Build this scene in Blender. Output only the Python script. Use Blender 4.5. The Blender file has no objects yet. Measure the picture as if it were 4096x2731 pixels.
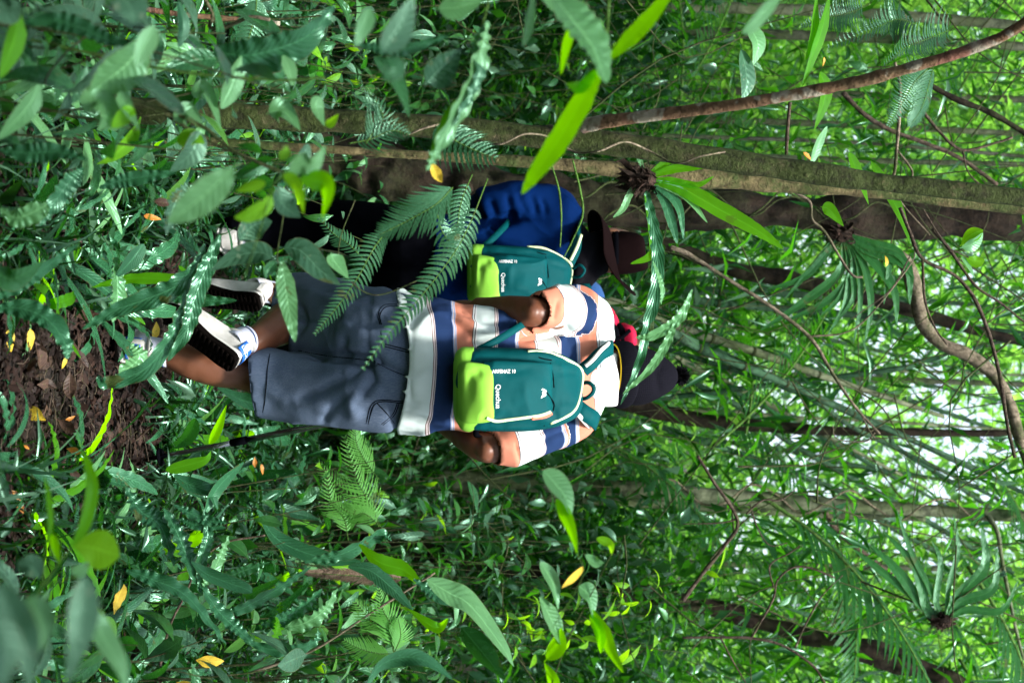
import bpy, bmesh, math, random
import numpy as np
from mathutils import Vector, Matrix, Quaternion
from mathutils.bvhtree import BVHTree

rng = np.random.default_rng(7)
random.seed(7)
scene = bpy.context.scene
COL = scene.collection

# ------------------------------------------------------------------ camera
# The photograph is held sideways: the forest's "up" points to the picture's right.
CAM_Z = 1.14
F = 7000.0                      # focal length in photograph pixels (4096 wide)
cam_d = bpy.data.cameras.new('camera')
cam = bpy.data.objects.new('camera', cam_d)
COL.objects.link(cam)
cam_d.sensor_width = 36.0
cam_d.lens = 36.0 * F / 4096.0
cam_d.clip_start = 0.05
cam_d.clip_end = 600
cam_d.dof.use_dof = True
cam_d.dof.focus_distance = 5.0
cam_d.dof.aperture_fstop = 5.2
# local x -> world +z, local y -> world -x, local z -> world -y
cam.matrix_world = Matrix(((0, -1, 0, 0), (0, 0, -1, 0), (1, 0, 0, CAM_Z), (0, 0, 0, 1)))
scene.camera = cam

# ------------------------------------------------------------------ light
SUN_EL, SUN_AZ = math.radians(66), math.radians(152)   # azimuth clockwise from +y
world = bpy.data.worlds.new("World")
scene.world = world
world.use_nodes = True
wn = world.node_tree
for n in list(wn.nodes):
    wn.nodes.remove(n)
w_out = wn.nodes.new('ShaderNodeOutputWorld')
w_bg = wn.nodes.new('ShaderNodeBackground')
w_sky = wn.nodes.new('ShaderNodeTexSky')
w_hsv = wn.nodes.new('ShaderNodeHueSaturation')
w_sky.sky_type = 'NISHITA'
w_sky.sun_disc = False
w_sky.sun_elevation = SUN_EL
w_sky.sun_rotation = SUN_AZ
w_sky.air_density = 1.0
w_sky.dust_density = 3.0
w_sky.ozone_density = 1.0
w_hsv.inputs['Saturation'].default_value = 0.6      # an overcast, whitish sky
w_bg.inputs['Strength'].default_value = 0.068
wn.links.new(w_sky.outputs[0], w_hsv.inputs['Color'])
wn.links.new(w_hsv.outputs[0], w_bg.inputs['Color'])
wn.links.new(w_bg.outputs[0], w_out.inputs['Surface'])

sun_d = bpy.data.lights.new('sun', 'SUN')
sun_d.energy = 1.5
sun_d.angle = math.radians(10)
sun_d.color = (1.0, 0.96, 0.9)
sun = bpy.data.objects.new('sun', sun_d)
COL.objects.link(sun)
sd = Vector((math.sin(SUN_AZ) * math.cos(SUN_EL), math.cos(SUN_AZ) * math.cos(SUN_EL), math.sin(SUN_EL)))
sun.rotation_euler = sd.to_track_quat('Z', 'Y').to_euler()

vs = scene.view_settings
vs.view_transform = 'Standard'
vs.look = 'None'
vs.gamma = 1.0
vs.exposure = 2.85
vs.use_curve_mapping = False
cy = scene.cycles
cy.use_denoising = True
cy.max_bounces = 7
cy.diffuse_bounces = 2
cy.glossy_bounces = 2
cy.transmission_bounces = 4
cy.transparent_max_bounces = 4
cy.sample_clamp_indirect = 6.0
cy.caustics_reflective = False
cy.caustics_refractive = False
scene.render.threads_mode = 'AUTO'
scene.render.use_persistent_data = False

# ------------------------------------------------------------------ helpers
K = 4096.0 / 2352.0


def P(px, py, d):
    """the world point seen at photograph pixel (px, py) at distance d"""
    return Vector(((py - 1365.5) * d / F, d, CAM_Z + (px - 2048.0) * d / F))


def PV(pts, d=None):
    """list of (a, b[, d]) in 2352-wide reading coordinates -> world points"""
    out = []
    for p in pts:
        dd = p[2] if len(p) > 2 else d
        out.append(P(p[0] * K, p[1] * K, dd))
    return out


def proj(v):
    return (2048 + (v.z - CAM_Z) * F / v.y, 1365.5 + v.x * F / v.y)


def hash3(ix, iy, iz, seed):
    h = (ix * 374761393 + iy * 668265263 + iz * 2147483647 + seed * 1274126177) & 0xFFFFFFFF
    h = ((h ^ (h >> 13)) * 1274126177) & 0xFFFFFFFF
    h = h ^ (h >> 16)
    return (h & 0xFFFF) / 65535.0


def vnoise(p, scale=1.0, seed=0):
    """value noise on an (n,3) array, -1..1"""
    q = np.asarray(p, float) * scale
    i = np.floor(q).astype(np.int64)
    f = q - i
    f = f * f * (3 - 2 * f)
    r = 0
    for dx in (0, 1):
        for dy in (0, 1):
            for dz in (0, 1):
                w = (f[:, 0] if dx else 1 - f[:, 0]) * (f[:, 1] if dy else 1 - f[:, 1]) * (f[:, 2] if dz else 1 - f[:, 2])
                r = r + w * hash3(i[:, 0] + dx, i[:, 1] + dy, i[:, 2] + dz, seed)
    return r * 2 - 1


def ridged(p, scale, seed=0):
    """0..1, sharp crests"""
    return (1 - np.abs(vnoise(p, scale, seed))) ** 3


def new_mesh(name, V, Fc, mats=None, smooth=True, uv=None, mat_idx=None):
    me = bpy.data.meshes.new(name)
    V = np.asarray(V, dtype=np.float32).reshape(-1, 3)
    if isinstance(Fc, np.ndarray) and Fc.ndim == 2:
        n, k = Fc.shape
        me.vertices.add(len(V))
        me.vertices.foreach_set('co', V.ravel())
        me.loops.add(n * k)
        me.loops.foreach_set('vertex_index', Fc.astype(np.int32).ravel())
        me.polygons.add(n)
        me.polygons.foreach_set('loop_start', np.arange(0, n * k, k, dtype=np.int32))
        me.update(calc_edges=True)
    else:
        me.from_pydata([tuple(v) for v in V], [], [tuple(int(i) for i in f) for f in Fc])
        me.update()
    if smooth:
        me.polygons.foreach_set('use_smooth', np.ones(len(me.polygons), dtype=bool))
    if uv is not None:
        uvl = me.uv_layers.new(name='UVMap')
        li = np.empty(len(me.loops), dtype=np.int32)
        me.loops.foreach_get('vertex_index', li)
        uvl.data.foreach_set('uv', np.asarray(uv, dtype=np.float32)[li].ravel())
    if mats:
        for m in (mats if isinstance(mats, (list, tuple)) else [mats]):
            me.materials.append(m)
    if mat_idx is not None:
        me.polygons.foreach_set('material_index', np.asarray(mat_idx, dtype=np.int32))
    return me


def add(name, me, parent=None, mat=None):
    o = bpy.data.objects.new(name, me)
    COL.objects.link(o)
    if parent is not None:
        o.parent = parent
    return o


def tag(o, label=None, cat=None, group=None, kind=None):
    if label:
        o['label'] = label
    if cat:
        o['category'] = cat
    if group:
        o['group'] = group
    if kind:
        o['kind'] = kind
    return o


def empty(name, loc=(0, 0, 0), label=None, cat=None, group=None):
    o = bpy.data.objects.new(name, None)
    o.empty_display_size = 0.05
    COL.objects.link(o)
    o.location = loc
    return tag(o, label, cat, group)


def child(name, me, parent, matrix=None):
    """a part whose mesh is in WORLD coordinates (matrix None) or placed by a world matrix"""
    o = bpy.data.objects.new(name, me)
    COL.objects.link(o)
    o.parent = parent
    pm = Matrix.Translation(parent.location) if parent.type == 'EMPTY' and parent.parent is None else WM.get(parent.name, Matrix())
    o.matrix_parent_inverse = pm.inverted()
    m = matrix if matrix is not None else Matrix()
    o.matrix_basis = m
    WM[o.name] = m
    return o


WM = {}


def catmull(pts, n):
    P_ = np.asarray(pts, float)
    m = len(P_)
    if m == 2:
        t = np.linspace(0, 1, n)[:, None]
        return P_[0] * (1 - t) + P_[1] * t
    Q = np.vstack([2 * P_[0] - P_[1], P_, 2 * P_[-1] - P_[-2]])
    t = np.linspace(0, m - 1, n)
    i = np.minimum(t.astype(int), m - 2)
    f = (t - i)[:, None]
    p0, p1, p2, p3 = Q[i], Q[i + 1], Q[i + 2], Q[i + 3]
    return 0.5 * ((2 * p1) + (-p0 + p2) * f + (2 * p0 - 5 * p1 + 4 * p2 - p3) * f ** 2 + (-p0 + 3 * p1 - 3 * p2 + p3) * f ** 3)


def grid_faces(nv, nu, closed=True, off=0):
    """quads for nv rows of nu points"""
    r = np.arange(nv - 1)[:, None]
    c = np.arange(nu if closed else nu - 1)[None, :]
    c2 = (c + 1) % nu
    a = r * nu + c
    b = r * nu + c2
    return (np.stack([a, b, b + nu, a + nu], -1).reshape(-1, 4) + off).astype(np.int32)


def frames(path):
    """tangent, normal, binormal along a path (parallel transport)"""
    T = np.gradient(path, axis=0)
    T /= np.linalg.norm(T, axis=1)[:, None] + 1e-12
    n0 = np.cross(T[0], [0, 1, 0.01])
    if np.linalg.norm(n0) < 1e-3:
        n0 = np.cross(T[0], [1, 0, 0])
    N = [n0 / np.linalg.norm(n0)]
    for k in range(1, len(path)):
        v = N[-1] - T[k] * np.dot(N[-1], T[k])
        N.append(v / (np.linalg.norm(v) + 1e-12))
    N = np.array(N)
    return T, N, np.cross(T, N)


def tube_vf(pts, radii, nu=10, nv=None, bump=0.0, bscale=10, seed=0, caps=True, flat=1.0, nflat=None):
    """round tube through pts; radii per point. flat scales along nflat-ish normal"""
    nv = nv or max(2, 6 * (len(pts) - 1) + 1)
    C = catmull(pts, nv)
    R = np.interp(np.linspace(0, 1, nv), np.linspace(0, 1, len(radii)), radii)
    T, N, B = frames(C)
    if nflat is not None:
        nf = np.asarray(nflat, float)
        N = nf[None] - T * (T @ nf)[:, None]
        N /= np.linalg.norm(N, axis=1)[:, None] + 1e-12
        B = np.cross(T, N)
    a = np.linspace(0, 2 * math.pi, nu, endpoint=False)
    rr = R[:, None] * np.ones(nu)[None]
    V = C[:, None] + rr[..., None] * (np.cos(a)[None, :, None] * N[:, None] * flat + np.sin(a)[None, :, None] * B[:, None])
    if bump:
        n = vnoise(V.reshape(-1, 3), bscale, seed).reshape(nv, nu) + 0.5 * vnoise(V.reshape(-1, 3), bscale * 2.7, seed + 1).reshape(nv, nu)
        V = C[:, None] + (V - C[:, None]) * (1 + bump * n)[..., None]
    L = np.concatenate([[0], np.cumsum(np.linalg.norm(np.diff(C, axis=0), axis=1))])
    uv = np.stack([np.tile(np.linspace(0, 1, nu), (nv, 1)), np.tile(L[:, None], (1, nu))], -1).reshape(-1, 2)
    V = V.reshape(-1, 3)
    Fc = [tuple(f) for f in grid_faces(nv, nu)]
    if caps:
        Fc.append(tuple(range(nu))[::-1])
        Fc.append(tuple(range((nv - 1) * nu, nv * nu)))
    return V, Fc, uv


class MB:
    """collects shapes of ONE part into one mesh"""
    def __init__(s):
        s.V, s.F, s.U, s.n = [], [], [], 0

    def put(s, V, Fc, uv=None):
        V = np.asarray(V, float)
        s.V.append(V)
        s.F += [tuple(int(i) + s.n for i in f) for f in Fc]
        s.U.append(np.asarray(uv, float) if uv is not None else np.zeros((len(V), 2)))
        s.n += len(V)
        return s

    def tube(s, *a, **k):
        return s.put(*tube_vf(*a, **k))

    def ball(s, c, r, nu=16, nv=10, rot=None):
        r = np.array(r if hasattr(r, '__len__') else (r, r, r), float)
        th = np.linspace(0, math.pi, nv)
        ph = np.linspace(0, 2 * math.pi, nu, endpoint=False)
        V = np.stack([np.outer(np.sin(th), np.cos(ph)), np.outer(np.sin(th), np.sin(ph)), np.outer(np.cos(th), np.ones(nu))], -1).reshape(-1, 3) * r
        if rot is not None:
            V = V @ np.array(rot.to_3x3()).T
        V = V + np.array(c)
        return s.put(V, [tuple(f) for f in grid_faces(nv, nu)])

    def loft(s, rings, nu=40, nv=40, caps=True):
        V, Fc, uv = loft_vf(rings, nu, nv, caps)
        return s.put(V, Fc, uv)

    def mesh(s, name, mats=None, smooth=True):
        return new_mesh(name, np.vstack(s.V), s.F, mats, smooth, np.vstack(s.U))


def loft_vf(rings, nu=40, nv=40, caps=True):
    """rings: (centre, half-vector a, half-vector b, exponent)"""
    C = catmull([r[0] for r in rings], nv)
    A = catmull([r[1] for r in rings], nv)
    Bv = catmull([r[2] for r in rings], nv)
    E = np.interp(np.linspace(0, 1, nv), np.linspace(0, 1, len(rings)), [r[3] for r in rings])
    a = np.linspace(0, 2 * math.pi, nu, endpoint=False)
    c, s_ = np.cos(a), np.sin(a)
    ex = 2.0 / E[:, None]
    ca = np.sign(c)[None] * np.abs(c)[None] ** ex
    sa = np.sign(s_)[None] * np.abs(s_)[None] ** ex
    V = (C[:, None] + ca[..., None] * A[:, None] + sa[..., None] * Bv[:, None]).reshape(-1, 3)
    uv = np.stack([np.tile(np.linspace(0, 1, nu), (nv, 1)), np.tile(np.linspace(0, 1, nv)[:, None], (1, nu))], -1).reshape(-1, 2)
    Fc = [tuple(f) for f in grid_faces(nv, nu)]
    if caps:
        Fc.append(tuple(range(nu))[::-1])
        Fc.append(tuple(range((nv - 1) * nu, nv * nu)))
    return V, Fc, uv


def remesh(mb, voxel=0.006, smooth=4, name='tmp'):
    """union of the closed shells in mb as one continuous skin -> (V, F) arrays of quads"""
    me = mb.mesh(name)
    bm = bmesh.new()
    bm.from_mesh(me)
    bmesh.ops.recalc_face_normals(bm, faces=bm.faces)
    bm.to_mesh(me)
    bm.free()
    o = bpy.data.objects.new(name, me)
    COL.objects.link(o)
    m = o.modifiers.new('r', 'REMESH')
    m.mode = 'VOXEL'
    m.voxel_size = voxel
    m.use_smooth_shade = True
    if smooth:
        m2 = o.modifiers.new('s', 'SMOOTH')
        m2.factor = 0.6
        m2.iterations = smooth
    dg = bpy.context.evaluated_depsgraph_get()
    e = o.evaluated_get(dg)
    m3 = e.to_mesh()
    V = np.empty(len(m3.vertices) * 3, dtype=np.float32)
    m3.vertices.foreach_get('co', V)
    Fs = np.empty(len(m3.loops), dtype=np.int32)
    m3.loops.foreach_get('vertex_index', Fs)
    V = V.reshape(-1, 3).astype(float)
    Fq = Fs.reshape(-1, 4)
    e.to_mesh_clear()
    bpy.data.objects.remove(o)
    bpy.data.meshes.remove(me)
    return V, Fq


def vnormals(V, Fq):
    n = np.cross(V[Fq[:, 2]] - V[Fq[:, 0]], V[Fq[:, 3]] - V[Fq[:, 1]])
    N = np.zeros_like(V)
    for k in range(4):
        np.add.at(N, Fq[:, k], n)
    return N / (np.linalg.norm(N, axis=1)[:, None] + 1e-12)


def crease(V, N, pts, depth, sigma, ysign=-1):
    """a fold pressed into (depth>0) or raised from the side that faces -y; pts in world"""
    pts = np.asarray(pts, float)
    q = V[:, [0, 2]]
    best = np.full(len(V), 1e9)
    tt = np.zeros(len(V))
    m = len(pts) - 1
    for i in range(m):
        a, b = pts[i][[0, 2]], pts[i + 1][[0, 2]]
        ab = b - a
        t = np.clip(((q - a) @ ab) / (ab @ ab + 1e-12), 0, 1)
        d = np.linalg.norm(q - (a + t[:, None] * ab), axis=1)
        k = d < best
        best[k] = d[k]
        tt[k] = (i + t[k]) / m
    w = np.exp(-(best / sigma) ** 2) * np.clip(N[:, 1] * ysign * 2.5, 0, 1) * np.clip(np.sin(np.clip(tt, 0.04, 0.96) * math.pi) * 1.6, 0, 1)
    V -= N * (depth * w)[:, None]


def cut_open(V, Fq, planes):
    """drop the faces beyond each (point, normal, radius) so that a cuff or hem is open"""
    c = V[Fq].mean(1)
    keep = np.ones(len(Fq), bool)
    for p, n, r in planes:
        p = np.array(p)
        n = np.array(n) / np.linalg.norm(n)
        keep &= ~((((c - p) @ n) > 0) & (np.linalg.norm(c - p, axis=1) < r))
    Fq = Fq[keep]
    used = np.zeros(len(V), bool)
    used[Fq.ravel()] = True
    idx = np.cumsum(used) - 1
    return V[used], idx[Fq].astype(np.int32)


def snap_edge(V, planes, tol=0.012):
    for p, n, r in planes:
        p = np.array(p)
        n = np.array(n) / np.linalg.norm(n)
        d = (V - p) @ n
        k = (np.abs(d) < tol) & (np.linalg.norm(V - p, axis=1) < r) & (d > -0.0065)
        V[k] -= n * d[k][:, None]


def solidify(o, t=0.003):
    m = o.modifiers.new('thickness', 'SOLIDIFY')
    m.thickness = t
    m.offset = 1.0


def fattr(me, name, vals):
    a = me.attributes.new(name, 'FLOAT', 'POINT')
    a.data.foreach_set('value', np.asarray(vals, dtype=np.float32))
# ------------------------------------------------------------------ materials
class NT:
    def __init__(s, name):
        s.m = bpy.data.materials.new(name)
        s.m.use_nodes = True
        s.t = s.m.node_tree
        for n in list(s.t.nodes):
            s.t.nodes.remove(n)
        s.out = s.t.nodes.new('ShaderNodeOutputMaterial')

    def n(s, typ):
        return s.t.nodes.new(typ)

    def link(s, a, b):
        s.t.links.new(a, b)

    def math(s, op, a, b=None, c=None, clamp=False):
        nd = s.t.nodes.new('ShaderNodeMath')
        nd.operation = op
        nd.use_clamp = clamp
        for i, v in enumerate((a, b, c)):
            if v is None:
                continue
            if hasattr(v, 'is_output'):
                s.t.links.new(v, nd.inputs[i])
            else:
                nd.inputs[i].default_value = v
        return nd.outputs[0]

    def mix(s, f, a, b, typ='MIX'):
        nd = s.t.nodes.new('ShaderNodeMix')
        nd.data_type = 'RGBA'
        nd.blend_type = typ
        for i, v in ((0, f), (6, a), (7, b)):
            if hasattr(v, 'is_output'):
                s.t.links.new(v, nd.inputs[i])
            else:
                nd.inputs[i].default_value = v if i == 0 else (*v, 1) if len(v) == 3 else v
        return nd.outputs[2]

    def ramp(s, f, stops, interp='LINEAR'):
        nd = s.t.nodes.new('ShaderNodeValToRGB')
        r = nd.color_ramp
        r.interpolation = interp
        while len(r.elements) > 1:
            r.elements.remove(r.elements[0])
        r.elements[0].position = stops[0][0]
        r.elements[0].color = (*stops[0][1], 1)
        for p, c in stops[1:]:
            e = r.elements.new(p)
            e.color = (*c, 1)
        s.t.links.new(f, nd.inputs[0])
        return nd.outputs[0]

    def noise(s, vec, scale, detail=3, rough=0.55):
        nd = s.t.nodes.new('ShaderNodeTexNoise')
        nd.inputs['Scale'].default_value = scale
        nd.inputs['Detail'].default_value = detail
        nd.inputs['Roughness'].default_value = rough
        if vec is not None:
            s.t.links.new(vec, nd.inputs['Vector'])
        return nd.outputs[0]

    def obj(s):
        return s.t.nodes.new('ShaderNodeTexCoord').outputs['Object']

    def uv(s):
        return s.t.nodes.new('ShaderNodeTexCoord').outputs['UV']

    def bump(s, h, strength=0.3, dist=0.002):
        nd = s.t.nodes.new('ShaderNodeBump')
        nd.inputs['Strength'].default_value = strength
        nd.inputs['Distance'].default_value = dist
        s.t.links.new(h, nd.inputs['Height'])
        return nd.outputs[0]

    def pbsdf(s, color, rough=0.6, spec=0.5, normal=None, sheen=0.0, metal=0.0, coat=0.0, stint=None):
        nd = s.t.nodes.new('ShaderNodeBsdfPrincipled')
        if hasattr(color, 'is_output'):
            s.t.links.new(color, nd.inputs['Base Color'])
        else:
            nd.inputs['Base Color'].default_value = (*color, 1)
        if hasattr(rough, 'is_output'):
            s.t.links.new(rough, nd.inputs['Roughness'])
        else:
            nd.inputs['Roughness'].default_value = rough
        nd.inputs['Specular IOR Level'].default_value = spec
        nd.inputs['Metallic'].default_value = metal
        if stint:
            nd.inputs['Specular Tint'].default_value = (*stint, 1)
        nd.inputs['Sheen Weight'].default_value = sheen
        nd.inputs['Coat Weight'].default_value = coat
        nd.inputs['Coat Roughness'].default_value = 0.22
        if normal is not None:
            s.t.links.new(normal, nd.inputs['Normal'])
        return nd.outputs[0]

    def done(s, sh):
        s.t.links.new(sh, s.out.inputs['Surface'])
        return s.m


def leaf_mat(name, c1, c2, trans, tf=0.4, rough=0.34, spec=0.6, coat=0.0, stint=(0.50, 1.0, 0.74), pale=0.6, per_island=False, veins=12, spots=0.0, uvless=False):
    """leaf: glossy cuticle, side veins, light coming through from behind"""
    t = NT(name)
    oi = t.n('ShaderNodeObjectInfo').outputs['Random']
    r = oi
    if per_island:
        gi = t.n('ShaderNodeNewGeometry').outputs['Random Per Island']
        r = t.math('FRACT', t.math('ADD', t.math('MULTIPLY', oi, 3.7), gi))
    col = t.mix(r, c1, c2)
    nz = t.noise(t.obj(), 9.0, 3)
    col = t.mix(t.math('MULTIPLY', t.math('SUBTRACT', nz, 0.4, clamp=True), 1.1, clamp=True), col, tuple(min(1, x * 1.7 + 0.004) for x in c2))
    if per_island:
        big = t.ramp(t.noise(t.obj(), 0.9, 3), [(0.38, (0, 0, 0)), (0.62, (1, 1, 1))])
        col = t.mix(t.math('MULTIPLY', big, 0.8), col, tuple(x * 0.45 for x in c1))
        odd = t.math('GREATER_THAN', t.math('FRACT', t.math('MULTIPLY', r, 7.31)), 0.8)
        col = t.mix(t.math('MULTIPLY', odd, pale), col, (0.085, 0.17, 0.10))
    normal = None
    if not uvless:
        sep = t.n('ShaderNodeSeparateXYZ')
        t.link(t.uv(), sep.inputs[0])
        u = t.math('ABSOLUTE', t.math('SUBTRACT', sep.outputs[0], 0.5))
        rib = t.math('SUBTRACT', 1.0, t.math('MULTIPLY', u, 26.0), clamp=True)
        col = t.mix(t.math('MULTIPLY', rib, 0.65), col, tuple(min(1, x * 2.3 + 0.02) for x in c2))
        vph = t.math('ADD', t.math('SUBTRACT', sep.outputs[1], t.math('MULTIPLY', u, 0.28)), t.math('MULTIPLY', t.noise(t.obj(), 17.0, 2), 0.9 / veins))
        vv = t.math('SINE', t.math('MULTIPLY', vph, veins * 6.283))
        h = t.math('ADD', t.math('MULTIPLY', vv, 0.5), t.math('MULTIPLY', rib, -1.6))
        h = t.math('ADD', h, t.math('MULTIPLY', nz, 1.2))
        normal = t.bump(h, 0.3, 0.0018)
        vein = t.math('GREATER_THAN', vv, 0.9)
        col = t.mix(t.math('MULTIPLY', vein, 0.12), col, tuple(min(1, x * 1.8 + 0.01) for x in c2))
    if not uvless:
        bs = t.math('MULTIPLY', t.math('GREATER_THAN', t.noise(t.obj(), 13.0, 4), 0.67), 0.8)
        col = t.mix(bs, col, (0.06, 0.065, 0.015))
        ed = t.math('MULTIPLY', t.math('GREATER_THAN', t.math('ADD', u, t.math('MULTIPLY', t.noise(t.obj(), 25.0, 2), 0.06)), 0.515), 0.6)
        col = t.mix(ed, col, (0.12, 0.09, 0.03))
    if spots:
        sp = t.math('GREATER_THAN', t.noise(t.obj(), 60.0, 2), 0.66)
        col = t.mix(t.math('MULTIPLY', sp, spots), col, (0.25, 0.30, 0.2))
    rv = t.math('ADD', rough, t.math('MULTIPLY', t.math('SUBTRACT', t.noise(t.obj(), 40.0, 2), 0.5), 0.25))
    sh = t.pbsdf(col, rv, spec, normal, coat=coat, stint=stint)
    tr = t.n('ShaderNodeBsdfTranslucent')
    tcol = t.mix(t.math('MULTIPLY', r, 0.6), trans, tuple(x * 0.45 for x in trans))
    t.link(tcol, tr.inputs['Color'])
    ms = t.n('ShaderNodeMixShader')
    ms.inputs[0].default_value = tf
    t.link(sh, ms.inputs[1])
    t.link(tr.outputs[0], ms.inputs[2])
    return t.done(ms.outputs[0])


def bark_mat(name, a, b, moss, moss_amt=0.5, scale=6.0, stretch=0.25, lichen=0.0):
    t = NT(name)
    mp = t.n('ShaderNodeMapping')
    t.link(t.obj(), mp.inputs['Vector'])
    mp.inputs['Scale'].default_value = (1, 1, stretch)
    v = mp.outputs[0]
    n1 = t.noise(v, scale * 4, 6, 0.65)
    n2 = t.noise(t.obj(), scale, 4, 0.6)
    n3 = t.noise(t.obj(), scale * 9, 4, 0.7)
    col = t.mix(t.ramp(n1, [(0.35, (0, 0, 0)), (0.62, (1, 1, 1))]), a, b)
    mk = t.ramp(t.math('ADD', t.math('MULTIPLY', n2, 0.7), t.math('MULTIPLY', n3, 0.3)), [(0.62 - 0.3 * moss_amt, (0, 0, 0)), (0.72 - 0.25 * moss_amt, (1, 1, 1))])
    col = t.mix(mk, col, moss)
    if lichen:
        n4 = t.noise(t.obj(), scale * 1.7, 3, 0.5)
        lk = t.ramp(n4, [(0.60 - 0.08 * lichen, (0, 0, 0)), (0.63 - 0.08 * lichen, (1, 1, 1))])
        col = t.mix(t.math('MULTIPLY', lk, 0.85), col, (0.33, 0.31, 0.24))
        n5 = t.noise(t.obj(), scale * 0.9, 2, 0.5)
        rk = t.ramp(n5, [(0.57, (0, 0, 0)), (0.6, (1, 1, 1))])
        col = t.mix(t.math('MULTIPLY', rk, 0.8), col, (0.17, 0.075, 0.055))
    n6 = t.noise(t.obj(), scale * 3.2, 5, 0.75)
    col = t.mix(t.ramp(n6, [(0.36, (0.75, 0.75, 0.75)), (0.52, (0, 0, 0))]), col, tuple(x * 0.25 for x in a))
    col = t.mix(t.ramp(n6, [(0.60, (0, 0, 0)), (0.70, (0.5, 0.5, 0.5))]), col, tuple(min(1, x * 1.5) for x in b))
    h = t.math('ADD', n1, t.math('MULTIPLY', n3, 0.6))
    h = t.math('ADD', h, n6)
    return t.done(t.pbsdf(col, 0.85, 0.2, t.bump(h, 0.9, 0.01)))


def cloth_mat(name, col, rough=0.85, weave=900.0, var=0.25, sheen=0.3, spec=0.12, blotch=6.0, light=None):
    sheen *= 0.35
    t = NT(name)
    n = t.noise(t.obj(), blotch, 3)
    c = t.mix(n, tuple(x * (1 - var) for x in col), tuple(min(1, x * (1 + var)) for x in (light or col)))
    w = t.noise(t.obj(), weave, 1)
    big = t.noise(t.obj(), 22.0, 4)
    h = t.math('ADD', t.math('MULTIPLY', w, 0.25), big)
    return t.done(t.pbsdf(c, rough, spec, t.bump(h, 0.35, 0.004), sheen=sheen))


M = {}
M['strap'] = leaf_mat('strap_leaf_mat', (0.012, 0.062, 0.024), (0.022, 0.105, 0.042), (0.03, 0.22, 0.02), 0.2, 0.25, 0.8, veins=19)
M['strap_bright'] = leaf_mat('young_strap_leaf_mat', (0.045, 0.20, 0.004), (0.07, 0.27, 0.006), (0.34, 0.95, 0.0), 0.6, 0.4, 0.25, veins=30)
M['broad'] = leaf_mat('broad_leaf_mat', (0.012, 0.060, 0.020), (0.026, 0.11, 0.034), (0.05, 0.32, 0.015), 0.3, 0.25, 0.75, veins=9)
M['grey'] = leaf_mat('dull_broad_leaf_mat', (0.020, 0.066, 0.034), (0.040, 0.105, 0.058), (0.06, 0.26, 0.05), 0.2, 0.30, 0.6, veins=9, spots=0.3)
M['pale'] = leaf_mat('pale_leaf_mat', (0.055, 0.17, 0.060), (0.10, 0.25, 0.10), (0.25, 0.7, 0.12), 0.28, 0.3, 0.6, veins=12)
M['lime'] = leaf_mat('lime_leaf_mat', (0.10, 0.33, 0.01), (0.17, 0.42, 0.02), (0.45, 1.0, 0.01), 0.55, 0.4, 0.35, veins=9)
M['fern'] = leaf_mat('fern_mat', (0.014, 0.060, 0.024), (0.024, 0.090, 0.038), (0.05, 0.24, 0.04), 0.2, 0.28, 0.6, veins=5)
M['fern_light'] = leaf_mat('light_fern_mat', (0.07, 0.24, 0.035), (0.11, 0.32, 0.06), (0.25, 0.7, 0.08), 0.4, 0.42, 0.5, veins=5)
M['shrub'] = leaf_mat('shrub_leaf_mat', (0.010, 0.050, 0.014), (0.028, 0.115, 0.022), (0.07, 0.40, 0.01), 0.33, 0.22, 0.6, veins=7)
M['far'] = leaf_mat('far_leaf_mat', (0.018, 0.070, 0.016), (0.065, 0.17, 0.035), (0.36, 0.84, 0.09), 0.58, 0.30, 0.6, pale=0.8, per_island=True, uvless=True)
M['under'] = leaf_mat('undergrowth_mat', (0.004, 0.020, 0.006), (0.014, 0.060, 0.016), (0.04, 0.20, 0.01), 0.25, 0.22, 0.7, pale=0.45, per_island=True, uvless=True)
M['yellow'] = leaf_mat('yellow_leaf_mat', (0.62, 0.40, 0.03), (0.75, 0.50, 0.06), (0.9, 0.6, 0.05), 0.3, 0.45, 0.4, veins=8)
M['shade'] = leaf_mat('shading_leaf_mat', (0.010, 0.040, 0.010), (0.025, 0.075, 0.015), (0.04, 0.16, 0.015), 0.3, 0.45, 0.4, per_island=True, uvless=True)  # dark leaves of the unseen shading foliage, to cut its green bounce
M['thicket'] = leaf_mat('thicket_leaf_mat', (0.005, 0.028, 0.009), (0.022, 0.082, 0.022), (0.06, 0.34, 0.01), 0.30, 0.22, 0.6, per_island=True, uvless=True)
M['orange'] = leaf_mat('orange_leaf_mat', (0.38, 0.13, 0.03), (0.55, 0.22, 0.03), (0.7, 0.3, 0.05), 0.2, 0.35, 0.5, veins=8)
M['brownleaf'] = leaf_mat('brown_leaf_mat', (0.010, 0.0055, 0.004), (0.060, 0.034, 0.024), (0.1, 0.05, 0.02), 0.05, 0.5, 0.25, stint=(1, 1, 1), veins=8)
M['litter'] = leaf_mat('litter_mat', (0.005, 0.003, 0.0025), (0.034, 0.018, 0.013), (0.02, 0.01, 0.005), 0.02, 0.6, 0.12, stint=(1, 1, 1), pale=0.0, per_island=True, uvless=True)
M['stem'] = bark_mat('stem_mat', (0.03, 0.05, 0.015), (0.07, 0.10, 0.03), (0.10, 0.09, 0.05), 0.4, 20)
M['greenstem'] = bark_mat('green_stem_mat', (0.06, 0.16, 0.02), (0.10, 0.22, 0.04), (0.12, 0.2, 0.05), 0.3, 20)
M['twig'] = bark_mat('twig_mat', (0.05, 0.035, 0.025), (0.16, 0.12, 0.09), (0.07, 0.07, 0.03), 0.4, 18)
M['paletwig'] = bark_mat('pale_twig_mat', (0.14, 0.11, 0.075), (0.30, 0.25, 0.18), (0.08, 0.09, 0.04), 0.5, 14)
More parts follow.
